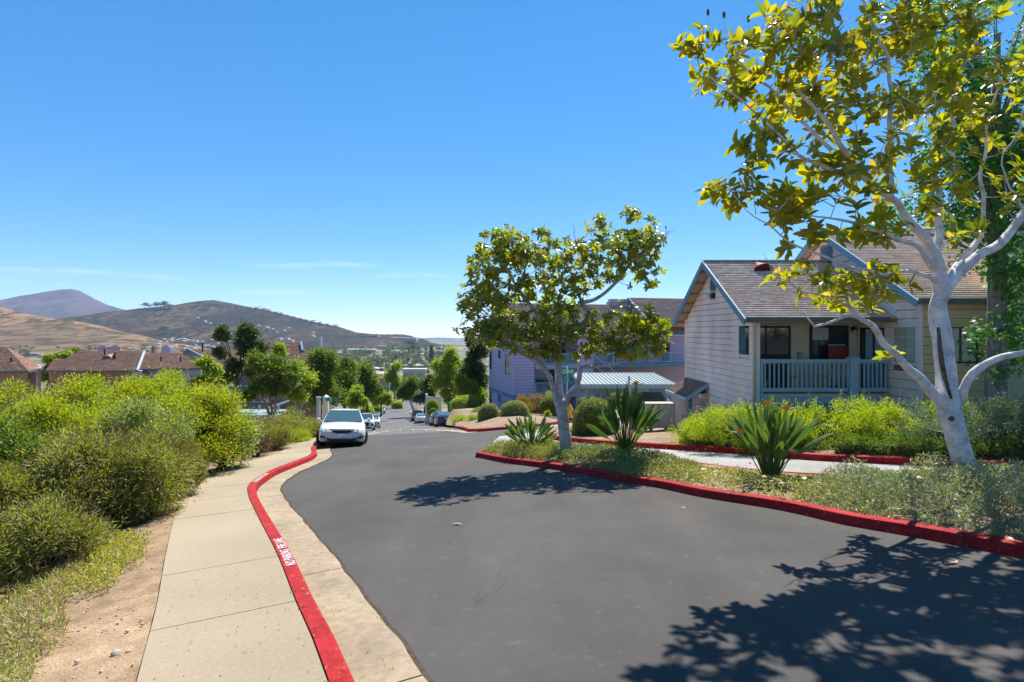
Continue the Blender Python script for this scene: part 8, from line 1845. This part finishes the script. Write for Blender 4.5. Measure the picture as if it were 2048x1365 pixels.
# prototypes of distant trees, copied one by one
def far_proto(kind):
    if kind == 'round': cc, _ = in_ell(9, (0, 0, .62), (.33, .33, .3), .5); rr_, n, L, m = .17, 420, .085, M_far
    elif kind == 'gum': cc, _ = in_ell(10, (0, 0, .66), (.26, .26, .32), .6); rr_, n, L, m = .13, 380, .08, M_far
    elif kind == 'cypress': z = np.linspace(.08, .93, 12); cc = np.stack([z * 0, z * 0, z], 1); rr_ = .11 * (1.15 - z); n, L, m = 700, .06, M_treed
    else: cc = np.array([[0, 0, .93]]); rr_, n, L, m = .12, 110, .15, M_far
    mb = MB(); mb.tube([(0, 0, -.15), (0, 0, .55 if kind != 'palm' else .93)], [.03, .016], 5); tm = mb.mesh('trunk', M_bark3)
    Pp, dd = clump_pts(np.array(cc), rr_ if hasattr(rr_, '__len__') else np.full(len(cc), rr_), n, shell=.6)
    if kind == 'palm': Pp = np.repeat(np.array([[0, 0, .93]]), n, 0) + rng.normal(size=(n, 3)) * .02; D = unit(rdir(n) + np.array([0, 0, .1]))
    else: D = unit(dd + rng.normal(size=Pp.shape) * .6)
    n_ = len(Pp); o = leafcards('crown', Pp, D, rdir(n_), L, L * (.6 if kind != 'palm' else .25), m, None, rnd=cluster_rnd(Pp, .6, 6)); me = o.data; bpy.data.objects.remove(o); return tm, me
FP = {k: far_proto(k) for k in ('round', 'gum', 'cypress', 'palm')}
def far_tree(kind, u, v, hpx, label, grp, wide=1.0, m=None, name='tree'):
    p = cast(u, v)
    if p is None: return
    h = hpx / F * p.y; root = link(bpy.data.objects.new({'palm': 'palm_tree', 'cypress': 'cypress_tree'}.get(kind, name), None)); root.location = p; root.scale = (h * wide, h * wide, h); root.rotation_euler = (0, 0, R.uniform(0, 6)); root['label'] = label; root['category'] = 'tree'; root['group'] = grp
    for me, nm in zip(FP[kind], ('trunk', 'crown')):
        c = link(bpy.data.objects.new(nm, me)); c.parent = root
        if nm == 'crown': c['kind'] = 'stuff'
far_tree('cypress', 863, 733, 44, 'tall dark cypress above the light green trees right of the road', 'cypresses in the valley', 1.5)
for i, u in enumerate((696, 700, 705)): far_tree('cypress', u, 731, 15, ['left one of three small cypresses', 'middle one of three small cypresses', 'right one of three small cypresses'][i] + ' behind the dense round trees', 'cypresses in the valley', 1.3)
for i, u in enumerate((781, 786)): far_tree('cypress', u, 722, 11, ['left', 'right'][i] + ' one of two tiny dark cypresses among the eucalyptus trees', 'cypresses in the valley', 1.1)
for i, (u, v, h) in enumerate([(817, 724, 28), (826, 722, 30), (733, 738, 16), (771, 736, 15), (752, 736, 17), (888, 706, 13), (894, 706, 12)]):
    far_tree('palm', u, v, h, ['left palm of the tall pair below the mesa', 'right palm of the tall pair below the mesa', 'bushy palm behind the rounded street tree', 'bushy palm left of the bright upright tree', 'bushy palm among the white mobile homes', 'left palm of the tiny pair on the horizon', 'right palm of the tiny pair on the horizon'][i], 'palm trees in the valley', 1.1 if h > 20 else 1.6)
for i in range(230):
    u = R.uniform(665, 905); v = R.triangular(702, 756, 726); far_tree(R.choice(['gum', 'gum', 'round']), u, v, R.uniform(10, 21), 'hazy grey green tree ' + ('right of the road above the airy tree' if u > 850 else 'below the mesa terraces' if u > 780 else 'between the warehouse and the mobile homes' if u > 715 else 'near the foot of the tower'), 'grey green trees in the valley', R.uniform(.9, 1.6))
for i in range(80):
    u = R.uniform(20, 640); v = R.uniform(698, 724); far_tree('round', u, v, R.uniform(7, 13), 'hazy round tree ' + ('in the gap behind the two leftmost roofs' if u < 150 else 'behind the chimneys of the long brown roof' if u < 350 else 'behind the dark gabled roof' if u < 500 else 'behind the tall brown roof'), 'round trees behind the left roofs', R.uniform(1, 1.6))
for i, (u, v, h, w) in enumerate([(291, 618, 12, 1.4), (298, 618, 8, 1.6), (312, 618, 11, 1.5), (320, 619, 14, 1.5), (329, 618, 15, 1.3), (337, 618, 9, 1.6), (344, 618, 8, 1.5)]):
    far_tree('round', u, v, h * 1.3, 'dark tree in the cluster on top of the brush covered hill', 'trees on the hill crest', w)
for i in range(22): u = 395 + i * 13 + R.uniform(-4, 4); v = float(np.interp(u, [390, 430, 470, 520, 560, 600, 640, 672, 706], [613, 609, 613, 618, 628, 638, 647, 653, 665])) + 1.5; far_tree('round', u, v, R.uniform(4, 7), 'small bushy tree on the skyline of the hill', 'small trees along the hill skyline', 2.0)
for i, (u, v, h) in enumerate([(235, 645, 8), (322, 668, 18), (330, 668, 20), (352, 668, 12), (376, 669, 12), (312, 676, 9), (303, 678, 8), (308, 706, 14), (340, 672, 9), (365, 672, 9)]):
    far_tree('round', u, v, h, 'dark green tree on the lower slope of the brush hill', 'trees on the lower hill slope', 1.0)
far_tree('cypress', 306, 710, 18, 'dark conifer between the two mauve chimneys', 'conifers behind the left roofs', 2.2)
# ---------------------------------------------------------------- haze
hz_, t_, o_ = nt('pale_haze'); pv = t_.nodes.new('ShaderNodeVolumePrincipled'); pv.inputs['Color'].default_value = (.50, .70, 1, 1); pv.inputs['Density'].default_value = 5.5e-5; pv.inputs['Anisotropy'].default_value = .2; t_.links.new(pv.outputs[0], o_.inputs['Volume'])
mb = MB(); mb.box(-7500, 7500, -300, 9600, -330, 460); hb = mb.build('haze', hz_); hb['kind'] = 'stuff'
